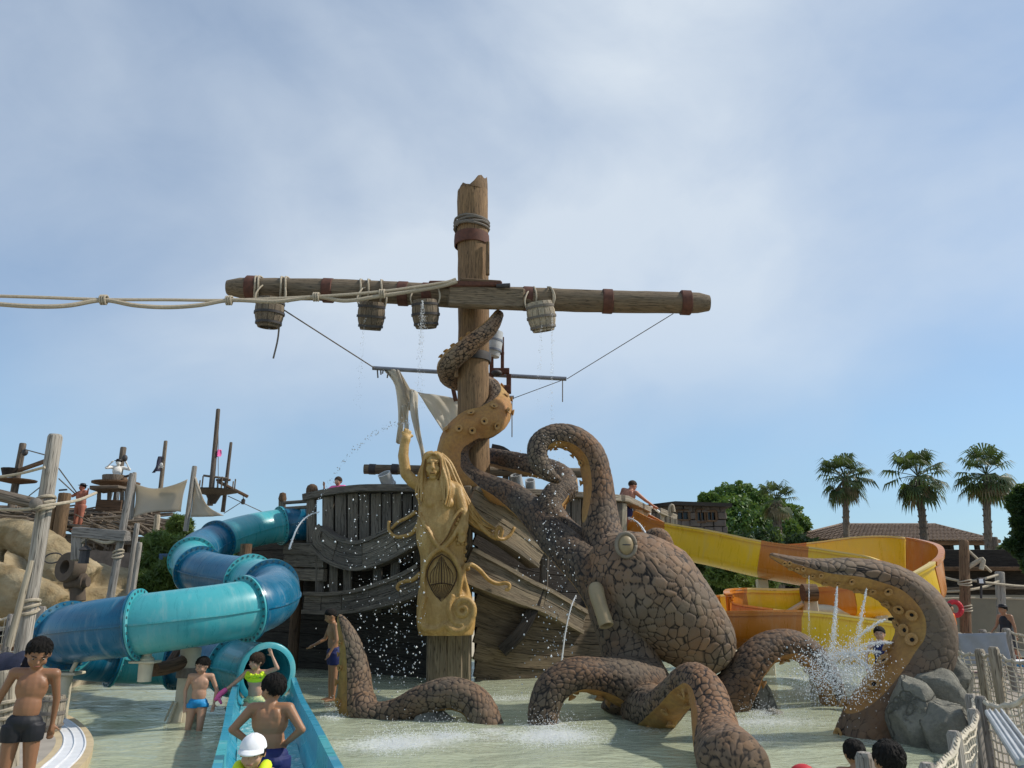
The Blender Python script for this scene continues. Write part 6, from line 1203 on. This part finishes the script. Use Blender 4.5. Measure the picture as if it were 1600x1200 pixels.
# ================================================================== people
def sv(v): v = Vector(v); return v.normalized()
def person(label, head, Yc, H, yaw, skin, hair='hair', armR=((-.25, 0, -1), (-.1, -.1, -1)), armL=((.25, 0, -1), (.1, -.1, -1)), legR=((-.06, 0, -1), (0, 0, -1)), legL=((.06, 0, -1), (0, 0, -1)), lean=(0, 0, 1), hd=(0, 0), fat=1.0, vox=.010, clothes=(), adult=False, hairlen=0.0, group=None, name='person', cat='person', body=None, extra=None, hthick=.06, hl=-.16):
    k = H; hs_ = (.150 if adult else .180)*H/2; mb = MB(); f = fat
    lean = sv(lean); X = Vector((1, 0, 0)); X = (X-lean*X.dot(lean)).normalized(); Fw = X.cross(lean)*-1.0; Fw = lean.cross(X)*-1.0   # body front
    if Fw.y > 0: Fw = -Fw
    pel = Vector((0, 0, 0)); T = lambda x, y, z: pel+X*(x*k)+Fw*(y*k)+lean*(z*k)
    hip = {s: Vector((s*.052*k*f, 0, -.01*k)) for s in (-1, 1)}; sh = {s: T(s*.112*(1 if f < 1.2 else 1.06), -.005, .295) for s in (-1, 1)}
    M3 = Matrix((X, -Fw, lean)).transposed()
    mb.ball(T(0, 0, .01), (.088*k*f, .066*k*f, .075*k), 14, 10, M3); mb.ball(T(0, .006*f, .10), (.080*k*f, .058*k*f**1.2, .11*k), 14, 10, M3); mb.ball(T(0, 0, .215), (.096*k*f, .062*k*f, .105*k), 14, 10, M3); mb.caps(sh[-1], .034*k*f**.5, sh[1], .034*k*f**.5, 10)
    mb.caps(T(0, -.008, .27), .045*k*f, T(0, 0, .35), .031*k*f**.5, 10)
    for s in (-1, 1):
        mb.ball(T(s*.04*f, .022*f**1.3, .235), (.052*k*f, .034*k*f, .045*k), 10, 7, M3); mb.ball(T(s*.045, -.040*f, .25), (.04*k, .022*k, .055*k), 8, 6, M3); mb.ball(T(s*.042*f, -.035*f, -.015), (.048*k*f, .046*k*f, .05*k), 10, 7, M3)
    arms = {}
    for s, A in ((-1, armR), (1, armL)):
        el = sh[s]+sv(A[0])*(.165*k); wr = el+sv(A[1])*(.140*k); arms[s] = (el, wr); q = f**.7
        mb.caps(sh[s], .031*k*q, el, .0225*k*q, 10); mb.caps(el, .0235*k*q, wr, .0155*k*q, 10); d = sv(A[1]); hdv = sv(A[2]) if len(A) > 2 else d
        pal = wr+hdv*(.032*k); sd_ = hdv.cross(Vector((0, 1, .2))); sd_ = sd_.normalized() if sd_.length > .1 else Vector((1, 0, 0))
        mb.caps(wr, .015*k, pal+hdv*.012*k, .020*k, 8); nrm = hdv.cross(sd_).normalized()
        for q_ in range(4): p0 = pal+sd_*((q_-1.5)*.0115*k)+hdv*.02*k; p1 = p0+hdv*(.022*k)*(1, 1.12, 1.05, .85)[q_]; p2 = p1+(hdv+nrm*.45).normalized()*(.02*k); mb.caps(p0, .0066*k, p1, .006*k, 6, 2); mb.caps(p1, .006*k, p2, .0052*k, 6, 2)
        th = pal+sd_*(.018*k)-hdv*.012*k; mb.caps(th, .0075*k, th+(sd_*.8+hdv*.7).normalized()*.034*k, .006*k, 6, 2)
    kn = {}; zmin = 0
    for s, Lg in ((-1, legR), (1, legL)):
        kn_ = hip[s]+sv(Lg[0])*(.235*k); an = kn_+sv(Lg[1])*(.225*k); kn[s] = kn_; q = f**.8
        mb.caps(hip[s], .058*k*q, kn_, .036*k*q, 12); mb.caps(kn_, .036*k*q, kn_.lerp(an, .35), .037*k*q, 10); mb.caps(kn_.lerp(an, .35), .037*k*q, an, .020*k*q, 10); mb.caps(an+Vector((0, .01*k, -.01*k)), .02*k, an+Vector((s*.01*k, -.085*k, -.022*k)), .015*k, 8); zmin = min(zmin, an.z-.04*k)
    # head
    yaw_h, pit = R(hd[0]), R(hd[1]); ce = T(0, .014, .325+hs_/k*.98)+Fw*(.02*k*math.sin(pit)); RH = M3 @ Matrix.Rotation(yaw_h, 3, 'Z') @ Matrix.Rotation(pit, 3, 'X'); h = hs_
    HP = lambda x, y, z: ce+RH @ Vector((x*h, y*h, z*h))
    mb.ball(HP(0, .10, .18), (.74*h, .88*h, .80*h), 16, 12, RH); mb.ball(HP(0, -.12, -.30), (.60*h, .66*h, .66*h), 14, 10, RH); mb.ball(HP(0, -.36, -.72), (.30*h, .30*h, .22*h), 10, 8, RH); mb.caps(HP(0, .1, -.5), .36*h, T(0, -.004, .33), .028*k*f**.5, 10)
    mb.caps(HP(0, -.76, .0), .07*h, HP(0, -.93, -.24), .115*h, 8)
    for s in (-1, 1): mb.ball(HP(s*.74, .08, -.10), (.09*h, .16*h, .23*h), 8, 7, RH); mb.ball(HP(s*.36, -.48, -.32), (.24*h, .24*h, .24*h), 8, 6, RH); mb.caps(HP(s*.14, -.79, .10), .07*h, HP(s*.48, -.66, .11), .06*h, 6, 2)
    mb.caps(HP(-.18, -.76, -.50), .05*h, HP(.18, -.76, -.50), .05*h, 6, 2); mb.caps(HP(-.14, -.76, -.58), .055*h, HP(.14, -.76, -.58), .055*h, 6, 2)
    # place: head top goes to the given pixel
    RZ = Matrix.Rotation(R(yaw), 3, 'Z'); topw = at(head[0], head[1], Yc); root = topw-RZ @ HP(0, .1, 1.0); base = root+Vector((0, 0, zmin))
    t = thing(name, base, label, cat, group); sh_off = Vector((0, 0, -zmin)); XF = Matrix.Translation(sh_off); t.rotation_euler.z = R(yaw); LOC[t.name] = Vector((0, 0, 0))
    me = remesh(mb, vox, 2); me.transform(XF); link('body', me, M[body or skin], t)
    def part(m_, nm, mat, par=t, vx=None, smooth=180):
        if vx: me = remesh(m_, vx, 2); me.transform(XF); return link(nm, me, M[mat], par)
        m_.v = [tuple(Vector(v)+sh_off) for v in m_.v]; return m_.build(nm, M[mat], par, smooth=smooth)
    # hair: a shell over the skull, tucked in below the hairline
    if hair:
        n, m = 48, 30; vs = []
        for i in range(m+1):
            th = math.pi*min(max(i/m, .02), .98)
            for q in range(n):
                a = 2*math.pi*q/n; d = Vector((math.sin(th)*math.cos(a), math.sin(th)*math.sin(a), math.cos(th)))
                line = hl+.60*max(0, -d.y)**1.4-.75*max(0, d.y)-hairlen+.10*mn.noise(Vector((d.x*9, d.y*9, 0))); tt_ = d.z-line; g_ = min(1, max(0, tt_*4)); s_ = .93+.10*min(1, max(0, tt_*9+.4))+hthick*min(1, max(0, tt_*1.3))+g_*(.03*mn.noise(d*4+Vector((H*9, 0, 0)))+.06*mn.noise(Vector((d.x*11, d.y*11, d.z*7+H))))
                vs.append(HP(d.x*.76*s_, .10+d.y*.90*s_, .18+d.z*.84*s_))
        hm = MB(); hm.add(vs, [(i*n+q, (i+1)*n+q, (i+1)*n+(q+1) % n, i*n+(q+1) % n) for i in range(m) for q in range(n)]+[tuple(range(n)), tuple(range(m*n, (m+1)*n))[::-1]], [(0, 0, 0)]*len(vs))
        if vox < .0125:
            rh = random.Random(int(H*1000)+int(head[0]))
            for q in range(420):
                d = Vector((rh.gauss(0, 1), rh.gauss(0, 1), rh.gauss(0, 1))).normalized(); line = hl+.60*max(0, -d.y)**1.4-.75*max(0, d.y)-hairlen
                if d.z < line+.02: continue
                s_ = 1.0+hthick*min(1, max(0, (d.z-line)*1.3)); p0 = Vector((d.x*.76*s_, .10+d.y*.90*s_, .18+d.z*.84*s_)); fl = Vector((d.x*.6+rh.gauss(0, .35), d.y*.6-.25+rh.gauss(0, .35), -.75+rh.gauss(0, .3)*1)); fl = (fl-d*fl.dot(d)).normalized()
                p1 = p0+fl*.15+d*.025; p2 = p0+fl*.27+d*.01; hm.tube([HP(*p0), HP(*p1), HP(*p2)], [.055*h, .045*h, .006*h], 4, caps=False)
        part(hm, 'hair', hair, smooth=50)
    if vox < .015:
        for s in (-1, 1):
            e = MB(); e.ball(HP(s*.31, -.735, .0), (.105*h, .05*h, .042*h), 10, 6, RH); eo = part(e, 'eye', 'eye_white'); e = MB(); e.ball(HP(s*.31, -.785, .0), (.058*h, .03*h, .045*h), 8, 6, RH); part(e, 'iris', 'eye_dark', eo)
            e = MB(); e.caps(HP(s*.15, -.86, .17), .03*h, HP(s*.50, -.70, .20), .025*h, 6, 2); part(e, 'eyebrow', hair or 'hair')
        e = MB(); e.caps(HP(-.17, -.80, -.53), .03*h, HP(.17, -.80, -.53), .03*h, 6, 2); part(e, 'lips', 'lip')
    for c in clothes:
        kind, mat = c[0], c[1]; cm = MB()
        if kind in ('trunks', 'briefs'):
            ln = c[2] if len(c) > 2 else .5; g_ = 1.17
            cm.ball(T(0, 0, .015), (.090*k*f*g_, .069*k*f*g_, .062*k), 16, 10, M3)
            for s in (-1, 1):
                cm.ball(T(s*.042*f, -.036*f, -.015), (.05*k*f*g_, .048*k*f*g_, .052*k), 10, 7, M3); a = hip[s]+Vector((0, 0, .012*k)); b = hip[s].lerp(kn[s], ln); cm.tube([a, a.lerp(b, .5), b], [.060*k*f**.8*g_, .060*k*f**.8*g_, (.060-.022*ln)*k*f**.8*1.2], 16)
            part(cm, 'swim_'+kind, mat, vx=max(vox, .009)*.9)
        elif kind == 'top':
            cm.ball(T(0, .004, .225), (.104*k*f, .071*k*f, .045*k), 16, 8, M3)
            for s in (-1, 1): cm.caps(T(s*.10, .01, .25), .03*k, T(s*.085, .02, .285), .03*k, 8)
            part(cm, 'bikini_top', mat, vx=.010)
        elif kind == 'shirt':
            cm.ball(T(0, 0, .21), (.106*k*f, .074*k*f, .115*k), 14, 9, M3); cm.ball(T(0, 0, .08), (.094*k*f, .072*k*f, .14*k), 14, 9, M3); cm.caps(sh[-1], .042*k, sh[1], .042*k, 10)
            for s in (-1, 1): cm.caps(sh[s], .042*k, arms[s][0], .034*k, 8)
            part(cm, 'shirt', mat, vx=max(vox, .012))
        elif kind == 'dress':
            cm.ball(T(0, 0, .2), (.108*k*f, .078*k*f, .12*k), 14, 9, M3); cm.tube([T(0, 0, .15), T(0, 0, 0), T(0, 0, -.2)], [.085*k, .11*k, .14*k], 16); part(cm, 'dress', mat, vx=max(vox, .014))
        elif kind == 'hat':
            cm.lathe([(1.25*h, .0), (1.28*h, .04*h), (.80*h, .10*h), (.74*h, .5*h), (.5*h, .62*h), (0, .64*h)], HP(0, .1, .55), 18, RH @ Zv); part(cm, 'hat', mat, smooth=60)
        elif kind == 'cap':
            n = 28; vs = []
            for i in range(9):
                th = math.pi*.50*i/8
                for q in range(n): a = 2*math.pi*q/n; s_ = 1.09+.012*math.sin(a*6); vs.append(HP(math.sin(max(th, .02))*math.cos(a)*.76*s_, .08+math.sin(max(th, .02))*math.sin(a)*.90*s_, .26+math.cos(th)*.80*s_))
            cm.add(vs, [(i*n+q, (i+1)*n+q, (i+1)*n+(q+1) % n, i*n+(q+1) % n) for i in range(8) for q in range(n)]+[tuple(range(n))], [(0, 0, 0)]*len(vs)); co = part(cm, 'cap', mat)
            bm_ = MB(); gr = [[HP(math.sin(a)*(.80+.02*r_), -.02-math.cos(a)*(.86+.42*r_*math.cos(a*.75)), .26-.20*r_+.05*math.cos(a)) for a in np.linspace(-1.15, 1.15, 13)] for r_ in np.linspace(0, 1, 5)]; bm_.sheet(gr); bo = part(bm_, 'peak', mat, co); bo.modifiers.new('t', 'SOLIDIFY').thickness = .008
    if extra: extra(T, HP, sh, arms, part, h, k)
    return t
person('boy in black swim shorts standing on the deck looking down', (66, 999), 6.7, 1.33, 22, 'skin_brown', armR=((-.42, .25, -1), (-.35, .1, -1)), armL=((.14, .3, -1), (-.05, .15, -1)), lean=(.06, -.02, 1), hd=(14, 24), fat=.96, clothes=(('trunks', 'black_cloth', .36),), vox=.009)
person('small boy in bright blue trunks wading beside the tube slide', (317, 1027), 11.5, 1.24, 14, 'skin_light', 'hair', armR=((-.3, .2, -1), (.1, -.2, -1)), armL=((.45, .15, -1), (-.1, -.2, -1)), legR=((-.1, -.05, -1), (0, .1, -1)), legL=((.0, -.25, -1), (-.1, .2, -1)), lean=(.03, -.08, 1), hd=(-38, 10), clothes=(('briefs', 'cyan_cloth', .14),), vox=.010)
def pink(T, HP, sh, arms, part, h, k):
    m = MB(); e, w = arms[-1]; d = (w-e).normalized(); m.caps(w-d*.035, .030*k, w+d*.01, .031*k, 10); part(m, 'wristband', 'pink_cloth'); m = MB(); m.caps(w+d*.03, .032*k, w+d*.09+Vector((-.01, 0, -.03)), .026*k, 8); m.caps(w+d*.08, .022*k, w+Vector((.0, -.02, -.14)), .014*k, 8); part(m, 'pink_toy', 'pink_cloth')
    m = MB()
    for q in range(22): a = q*.2856; m.ball(T(.104*math.sin(a), .004+.072*math.cos(a), .268+.008*(q % 2)), .021*k, 7, 5)
    part(m, 'ruffle', 'lime_cloth')
person('girl in a lime ruffled bikini top at the slide mouth, one arm raised', (402, 1020), 11.7, 1.30, -8, 'skin_light', 'hair_brown', armR=((-.75, -.45, -.8), (-.85, -.5, -.75)), armL=((.75, -.25, .25), (-.5, -.1, 1)), legR=((-.2, -.75, -.8), (0, .1, -1)), legL=((.25, -.55, -.8), (.05, .2, -1)), lean=(.0, -.06, 1), hd=(-28, 2), clothes=(('top', 'lime_cloth'), ('briefs', 'print_cloth', .08)), hairlen=.35, extra=pink)
person('sturdy boy in navy trunks seen from behind, hands on hips', (428, 1053), 7.2, 1.33, 180, 'skin_tan', armR=((-.72, .30, -.85), (.75, -.35, -.62), (.5, -.75, -.5)), armL=((.72, .30, -.85), (-.75, -.35, -.62), (-.5, -.75, -.5)), lean=(.0, .03, 1), hd=(62, 6), fat=1.27, clothes=(('trunks', 'navy_cloth', .42),), vox=.008, hl=-.32)
def vest(T, HP, sh, arms, part, h, k):
    for s, mt in ((1, 'lime_cloth'), (-1, 'lime_cloth')):
        m = MB(); m.tube(cr([T(s*.06, -.06, .28), T(s*.075, -.02, .335), T(s*.07, .05, .31), T(s*.055, .085, .24), T(s*.05, .085, .12)], 12), .034*k, 10); part(m, 'vest_strap', mt)
    m = MB(); m.ball(T(0, 0, .18), (.118*k, .088*k, .125*k), 14, 10); part(m, 'vest', 'lip_teal')
person('child in a white cap and green float vest at the bottom edge', (397, 1149), 5.7, 1.18, 6, 'skin_light', 'hair', hd=(-2, 6), clothes=(('cap', 'white_cloth'),), hthick=.0, hl=-.3, vox=.008, extra=vest)
person('person in navy trunks standing in the shade behind the left tentacle', (514, 952), 14.6, 1.62, -65, 'skin_tan', armR=((-.3, -.3, -1), (.1, -.8, -.4)), armL=((.3, .1, -1), (0, -.5, -.9)), lean=(0, -.12, 1), hd=(0, 15), clothes=(('trunks', 'navy_cloth', .5),), vox=.014, adult=True)
person('person with dark hair peering over the left bulwark', (529, 745), 20.3, 1.6, -20, 'skin_light', 'hair_brown', armR=((-.5, -.6, -.6), (.3, -.6, .8)), armL=((.5, -.6, -.6), (-.4, -.7, .1)), clothes=(('shirt', 'pink_cloth'),), vox=.016, hairlen=.3, adult=True)
person('sunburnt man leaning on the right bulwark with his back turned', (991, 752), 20.6, 1.76, 150, 'skin_red', 'hair_brown', armR=((-.75, -.55, -.75), (-.7, -.5, -.6)), armL=((.5, .0, -1), (.1, -.5, -.8)), lean=(-.32, -.30, 1), hd=(-38, 4), fat=1.18, adult=True, clothes=(('trunks', 'navy_cloth', .5),), vox=.013, hl=-.05)
person('child starting down the yellow slide, one arm up on the rail', (1026, 826), 20.4, 1.25, -70, 'skin_red', armR=((-.5, -.3, .6), (0, -.1, 1)), armL=((.3, -.6, -.6), (0, -.6, -.5)), legR=((-.1, -1, .0), (0, -1, -.1)), legL=((.1, -1, .0), (0, -1, -.1)), clothes=(('trunks', 'navy_cloth', .5),), vox=.014)
person('child in a dark blue swimsuit behind the spray under the right arm', (1373, 979), 13.6, 1.3, -30, 'skin_light', armR=((-.5, -.2, -1), (0, -.5, -.8)), armL=((.5, -.2, -1), (0, -.5, -.8)), legR=((-.1, -1, -.2), (0, -.4, -1)), legL=((.1, -1, -.2), (0, -.4, -1)), clothes=(('dress', 'navy_cloth'),), vox=.014, hairlen=.1)
person('left of two dark-haired heads at the bottom right, facing away', (1333, 1156), 6.7, 1.12, 168, 'skin_tan', hd=(10, 0), vox=.010, hl=-.15, clothes=(('trunks', 'navy_cloth', .4),)); person('right and larger of two dark-haired heads at the bottom right', (1386, 1158), 5.3, 1.28, 188, 'skin_tan', hd=(-8, 0), vox=.010, hl=-.15, clothes=(('trunks', 'black_cloth', .4),))
person('woman in dark clothes and a black hat walking past the sunbeds', (1566, 945), 19.3, 1.5, -75, 'skin_tan', 'hair', clothes=(('dress', 'black_cloth'), ('hat', 'black_cloth')), legR=((-.05, -.25, -1), (0, .1, -1)), legL=((.05, .25, -1), (0, .4, -1)), armR=((-.1, -.4, -1), (0, -.8, -.6)), vox=.02, adult=True)
person('child with an orange float beside the red lifebuoy', (1481, 943), 18.5, 1.25, 30, 'skin_tan', 'hair', clothes=(('shirt', 'float_orange'), ('trunks', 'black_cloth', .4)), vox=.02)
person('seated person in a white top behind the left net', (4, 936), 16.8, 1.5, 20, 'skin_tan', 'hair_brown', clothes=(('shirt', 'white_cloth'), ('trunks', 'black_cloth', .5)), vox=.02, adult=True); person('person with bare shoulders behind the left net and bent pole', (30, 930), 17.2, 1.6, -30, 'skin_tan', 'hair', clothes=(('trunks', 'black_cloth', .5),), vox=.02, adult=True); person('person in a pale top between the left net and the big post', (62, 938), 17.6, 1.55, 10, 'skin_light', 'hair_brown', clothes=(('shirt', 'white_cloth'),), vox=.02, adult=True)
person('white-clad dummy sailor with a black hat in the lookout tub', (186, 718), 25.9, 1.5, 30, 'skin_tan', 'hair', clothes=(('shirt', 'mannequin_white'), ('hat', 'black_cloth')), body='mannequin_white', armR=((-.6, -.5, -.2), (.6, -.4, .8)), armL=((.6, -.5, -.2), (-.5, -.4, .8)), vox=.022, adult=True, name='dummy_sailor', cat='dummy')
person('rust-red dummy captain with a dark wide hat on the timber roof', (130, 756), 23.8, 1.45, -30, 'skin_red', 'hair', clothes=(('shirt', 'mannequin_red'), ('hat', 'black_cloth')), body='mannequin_red', armR=((-.8, -.3, -.4), (-.6, -.3, .2)), armL=((.8, -.3, -.4), (.6, -.3, .4)), fat=1.35, vox=.022, adult=True, name='dummy_captain', cat='dummy')

# ================================================================== falling and spraying water
OCT_V = np.array([(1, 0, 0), (-1, 0, 0), (0, 1, 0), (0, -1, 0), (0, 0, 1), (0, 0, -1)], float); OCT_F = np.array([(0, 2, 4), (2, 1, 4), (1, 3, 4), (3, 0, 4), (2, 0, 5), (1, 2, 5), (3, 1, 5), (0, 3, 5)])
def drops(name, P, S, label, stretch=1.5, cat='water'):
    P = np.asarray(P, float); S = np.asarray(S, float); n = len(P); sc3 = np.stack([S*nrs.uniform(.7, 1.2, n), S*nrs.uniform(.7, 1.2, n), S*nrs.uniform(.8, stretch, n)], -1)
    V = (P[:, None, :]+OCT_V[None]*sc3[:, None, :]).reshape(-1, 3); F = (OCT_F[None]+np.arange(n)[:, None, None]*6).reshape(-1, 3); o = P.mean(0)
    link(name, npmesh(name, V-o, F, True), M['spray'], None, Vector(o), label=label, cat=cat, kind='stuff')
def pour(x, y0, y1, Yc, wpx, n, label, s=.014, drift=0):
    n *= 2; P = []; S = []
    for k in range(n):
        t = rnd.random()**1.25; p = at(x+rnd.gauss(0, wpx*(.35+1.2*t))+drift*t, y0+(y1-y0)*t, Yc+rnd.uniform(-.1, .1)); P.append(p); S.append(s*.7*rnd.uniform(.3, 1.1)*(1-.35*t))
    drops('falling_water', P, S, label, 3.6)
pour(571, 484, 640, 17.9, 2.2, 90, 'thin water trickle falling from the second bucket', .011, -12); pour(660, 475, 640, 17.9, 3.5, 240, 'white water falling from the hooped bucket left of the mast', .013, -6); pour(847, 482, 640, 17.9, 2.0, 110, 'water thread falling from the right bucket', .011, -6); pour(863, 488, 700, 17.9, 1.6, 150, 'second water thread beside the right bucket', .012, -1); pour(660, 470, 516, 17.75, 2.5, 160, 'white splash running over the hooped bucket', .014)
P = []; S = []
for k in range(1100):
    x = rnd.uniform(480, 665); y = rnd.uniform(770, 1120); c = math.exp(-((x-(690-(y-770)*.28))/60)**2)+math.exp(-((x-560)/22)**2)*.5+.12
    if rnd.random() < c: P.append(at(x, y, rnd.uniform(14.2, 16.9))); S.append(abs(rnd.gauss(.007, .006))+.003)
drops('water_curtain', P, S, 'scattered bright drops falling in front of the dark left bow')
P = []; S = []
for k in range(330):
    x = rnd.gauss(866, 16) if k % 3 else rnd.uniform(800, 900); y = rnd.uniform(680, 1120); P.append(at(x, y, rnd.uniform(12.2, 14))); S.append(abs(rnd.gauss(.006, .005))+.003)
drops('water_curtain', P, S, 'bright drops falling past the tall hooked arm')
P = []; S = []
for k in range(150): t = k/149; x = 495+t*185; y = 790-260*t*(1-t)*1.5*.55-140*t+(40 if 0 else 0)+rnd.gauss(0, 2); P.append(at(640-t*150+rnd.gauss(0, 1), 660+8*math.sin(t)+130*t**2.2+rnd.gauss(0, 2.5), 18.2)); S.append(abs(rnd.gauss(.008, .005))+.003)
drops('water_arc', P, S, 'dotted arc of drops left of the raised mermaid arm')
# jets from the suckers of the spraying arm
def jet(x0, y0, x1, y1, sag, n, label, w=4, s=.012):
    n = int(n*4); P = []; S = []
    for k in range(n):
        t = rnd.random(); x = x0+(x1-x0)*t+rnd.gauss(0, w*(.15+t)); y = y0+(y1-y0)*t-sag*4*t*(1-t)+rnd.gauss(0, w*(.15+t)); P.append(at(x, y, 10.6+rnd.uniform(-.25, .25)*t)); S.append(s*.55*rnd.uniform(.3, 1.1)*(1-.3*t))
    for q_ in range(3):
        for t in np.linspace(0, .7, 120): P.append(at(x0+(x1-x0)*t+w*.25*math.sin(t*9+q_*2.1)*(.3+t), y0+(y1-y0)*t-sag*4*t*(1-t)+w*.2*math.cos(t*11+q_)*(.3+t), 10.6)); S.append(s*.42*(1-.6*t))
    drops('water_jet', P, S, label, 2.4)
jet(1308, 917, 1300, 1035, 0, 420, 'thick white jet falling from a sucker near the arm tip', 3.2); jet(1354, 920, 1336, 1025, 3, 200, 'thinner jet slanting down from the next sucker', 3); jet(1384, 968, 1315, 1025, 8, 150, 'jet shooting left from the upper bend of the arm', 4); jet(1392, 1005, 1320, 1030, 10, 170, 'level jet from the middle of the arm', 5); jet(1362, 1050, 1285, 1035, 22, 300, 'low fan of spray from the bottom suckers', 8); jet(1376, 1020, 1300, 1045, 12, 150, 'jet crossing into the splash below the arm', 6); jet(1264, 900, 1264, 1000, 0, 50, 'fine thread of drops from the arm tip', 1.0, .008)
P = []; S = []
for k in range(6000): a = rnd.gauss(0, 1); P.append(at(1308+a*34, 1046+abs(rnd.gauss(0, 1))*24*(1 if rnd.random() < .6 else -1.0), 10.7+rnd.uniform(-.4, .4))); S.append(abs(rnd.gauss(.0028, .0038))+.0015)
drops('splash', P, S, 'burst of white spray where the jets meet the pool')
def foam(x, y, wpx, hpx, n, label, s=.012, up=.12):
    n = int(n*4); P = []; S = []
    for k in range(n): p = wz(x+rnd.gauss(0, wpx), y+rnd.gauss(0, hpx), 0); h = abs(rnd.gauss(0, up)) if rnd.random() < .3 else rnd.uniform(-.004, .03); P.append(p+Vector((0, 0, h))); S.append(s*rnd.uniform(.15, .62))
    drops('splash', P, S, label, 1.2)
foam(620, 1165, 26, 8, 900, 'wide white splash on the water before the left hump', .011); foam(700, 1150, 22, 4, 350, 'small foam strip in front of the left hump'); foam(868, 1152, 30, 8, 1100, 'churned white foam beside the left arch', .011); foam(1200, 1128, 40, 6, 500, 'foam strip between the front arm and the spraying arm', .011); foam(1310, 1085, 45, 10, 900, 'broad foam below the spray', .012); foam(1190, 1115, 10, 3, 150, 'foam around the grey stone'); foam(520, 1120, 10, 4, 120, 'foam at the base of the raised left tip'); foam(800, 1090, 40, 2, 200, 'thin foam line along the hull'); foam(1160, 1150, 30, 6, 260, 'light foam right of the nearest arm', .009)
for l, lab in (([(499, 800, 18.6), (488, 803, 18.5), (475, 811, 18.4), (464, 826, 18.3), (456, 846, 18.2), (452, 858, 18.1)], 'pale arching water jet spouting from the left bulwark'), ([(982, 810, 19.5), (990, 812, 19.3), (1000, 820, 19.0), (1009, 833, 18.8)], 'thin water jet arching from the right bulwark window'), ([(900, 930, 18.4), (892, 950, 18.2), (884, 985, 18.1), (878, 1030, 18.0), (874, 1060, 18.0)], 'thin water jet falling against the right hull')):
    mb = MB(); mb.tube(cr(C_(l), 24), [.012+.012*k/23 for k in range(24)], 6); q = cr(C_(l), 60)
    for p in q: mb.ball(p+Vector((rnd.gauss(0, .025), rnd.gauss(0, .02), rnd.gauss(0, .025))), rnd.uniform(.004, .012), 5, 3)
    mb.build('water_jet', M['spray'], label=lab, cat='water', kind='stuff')
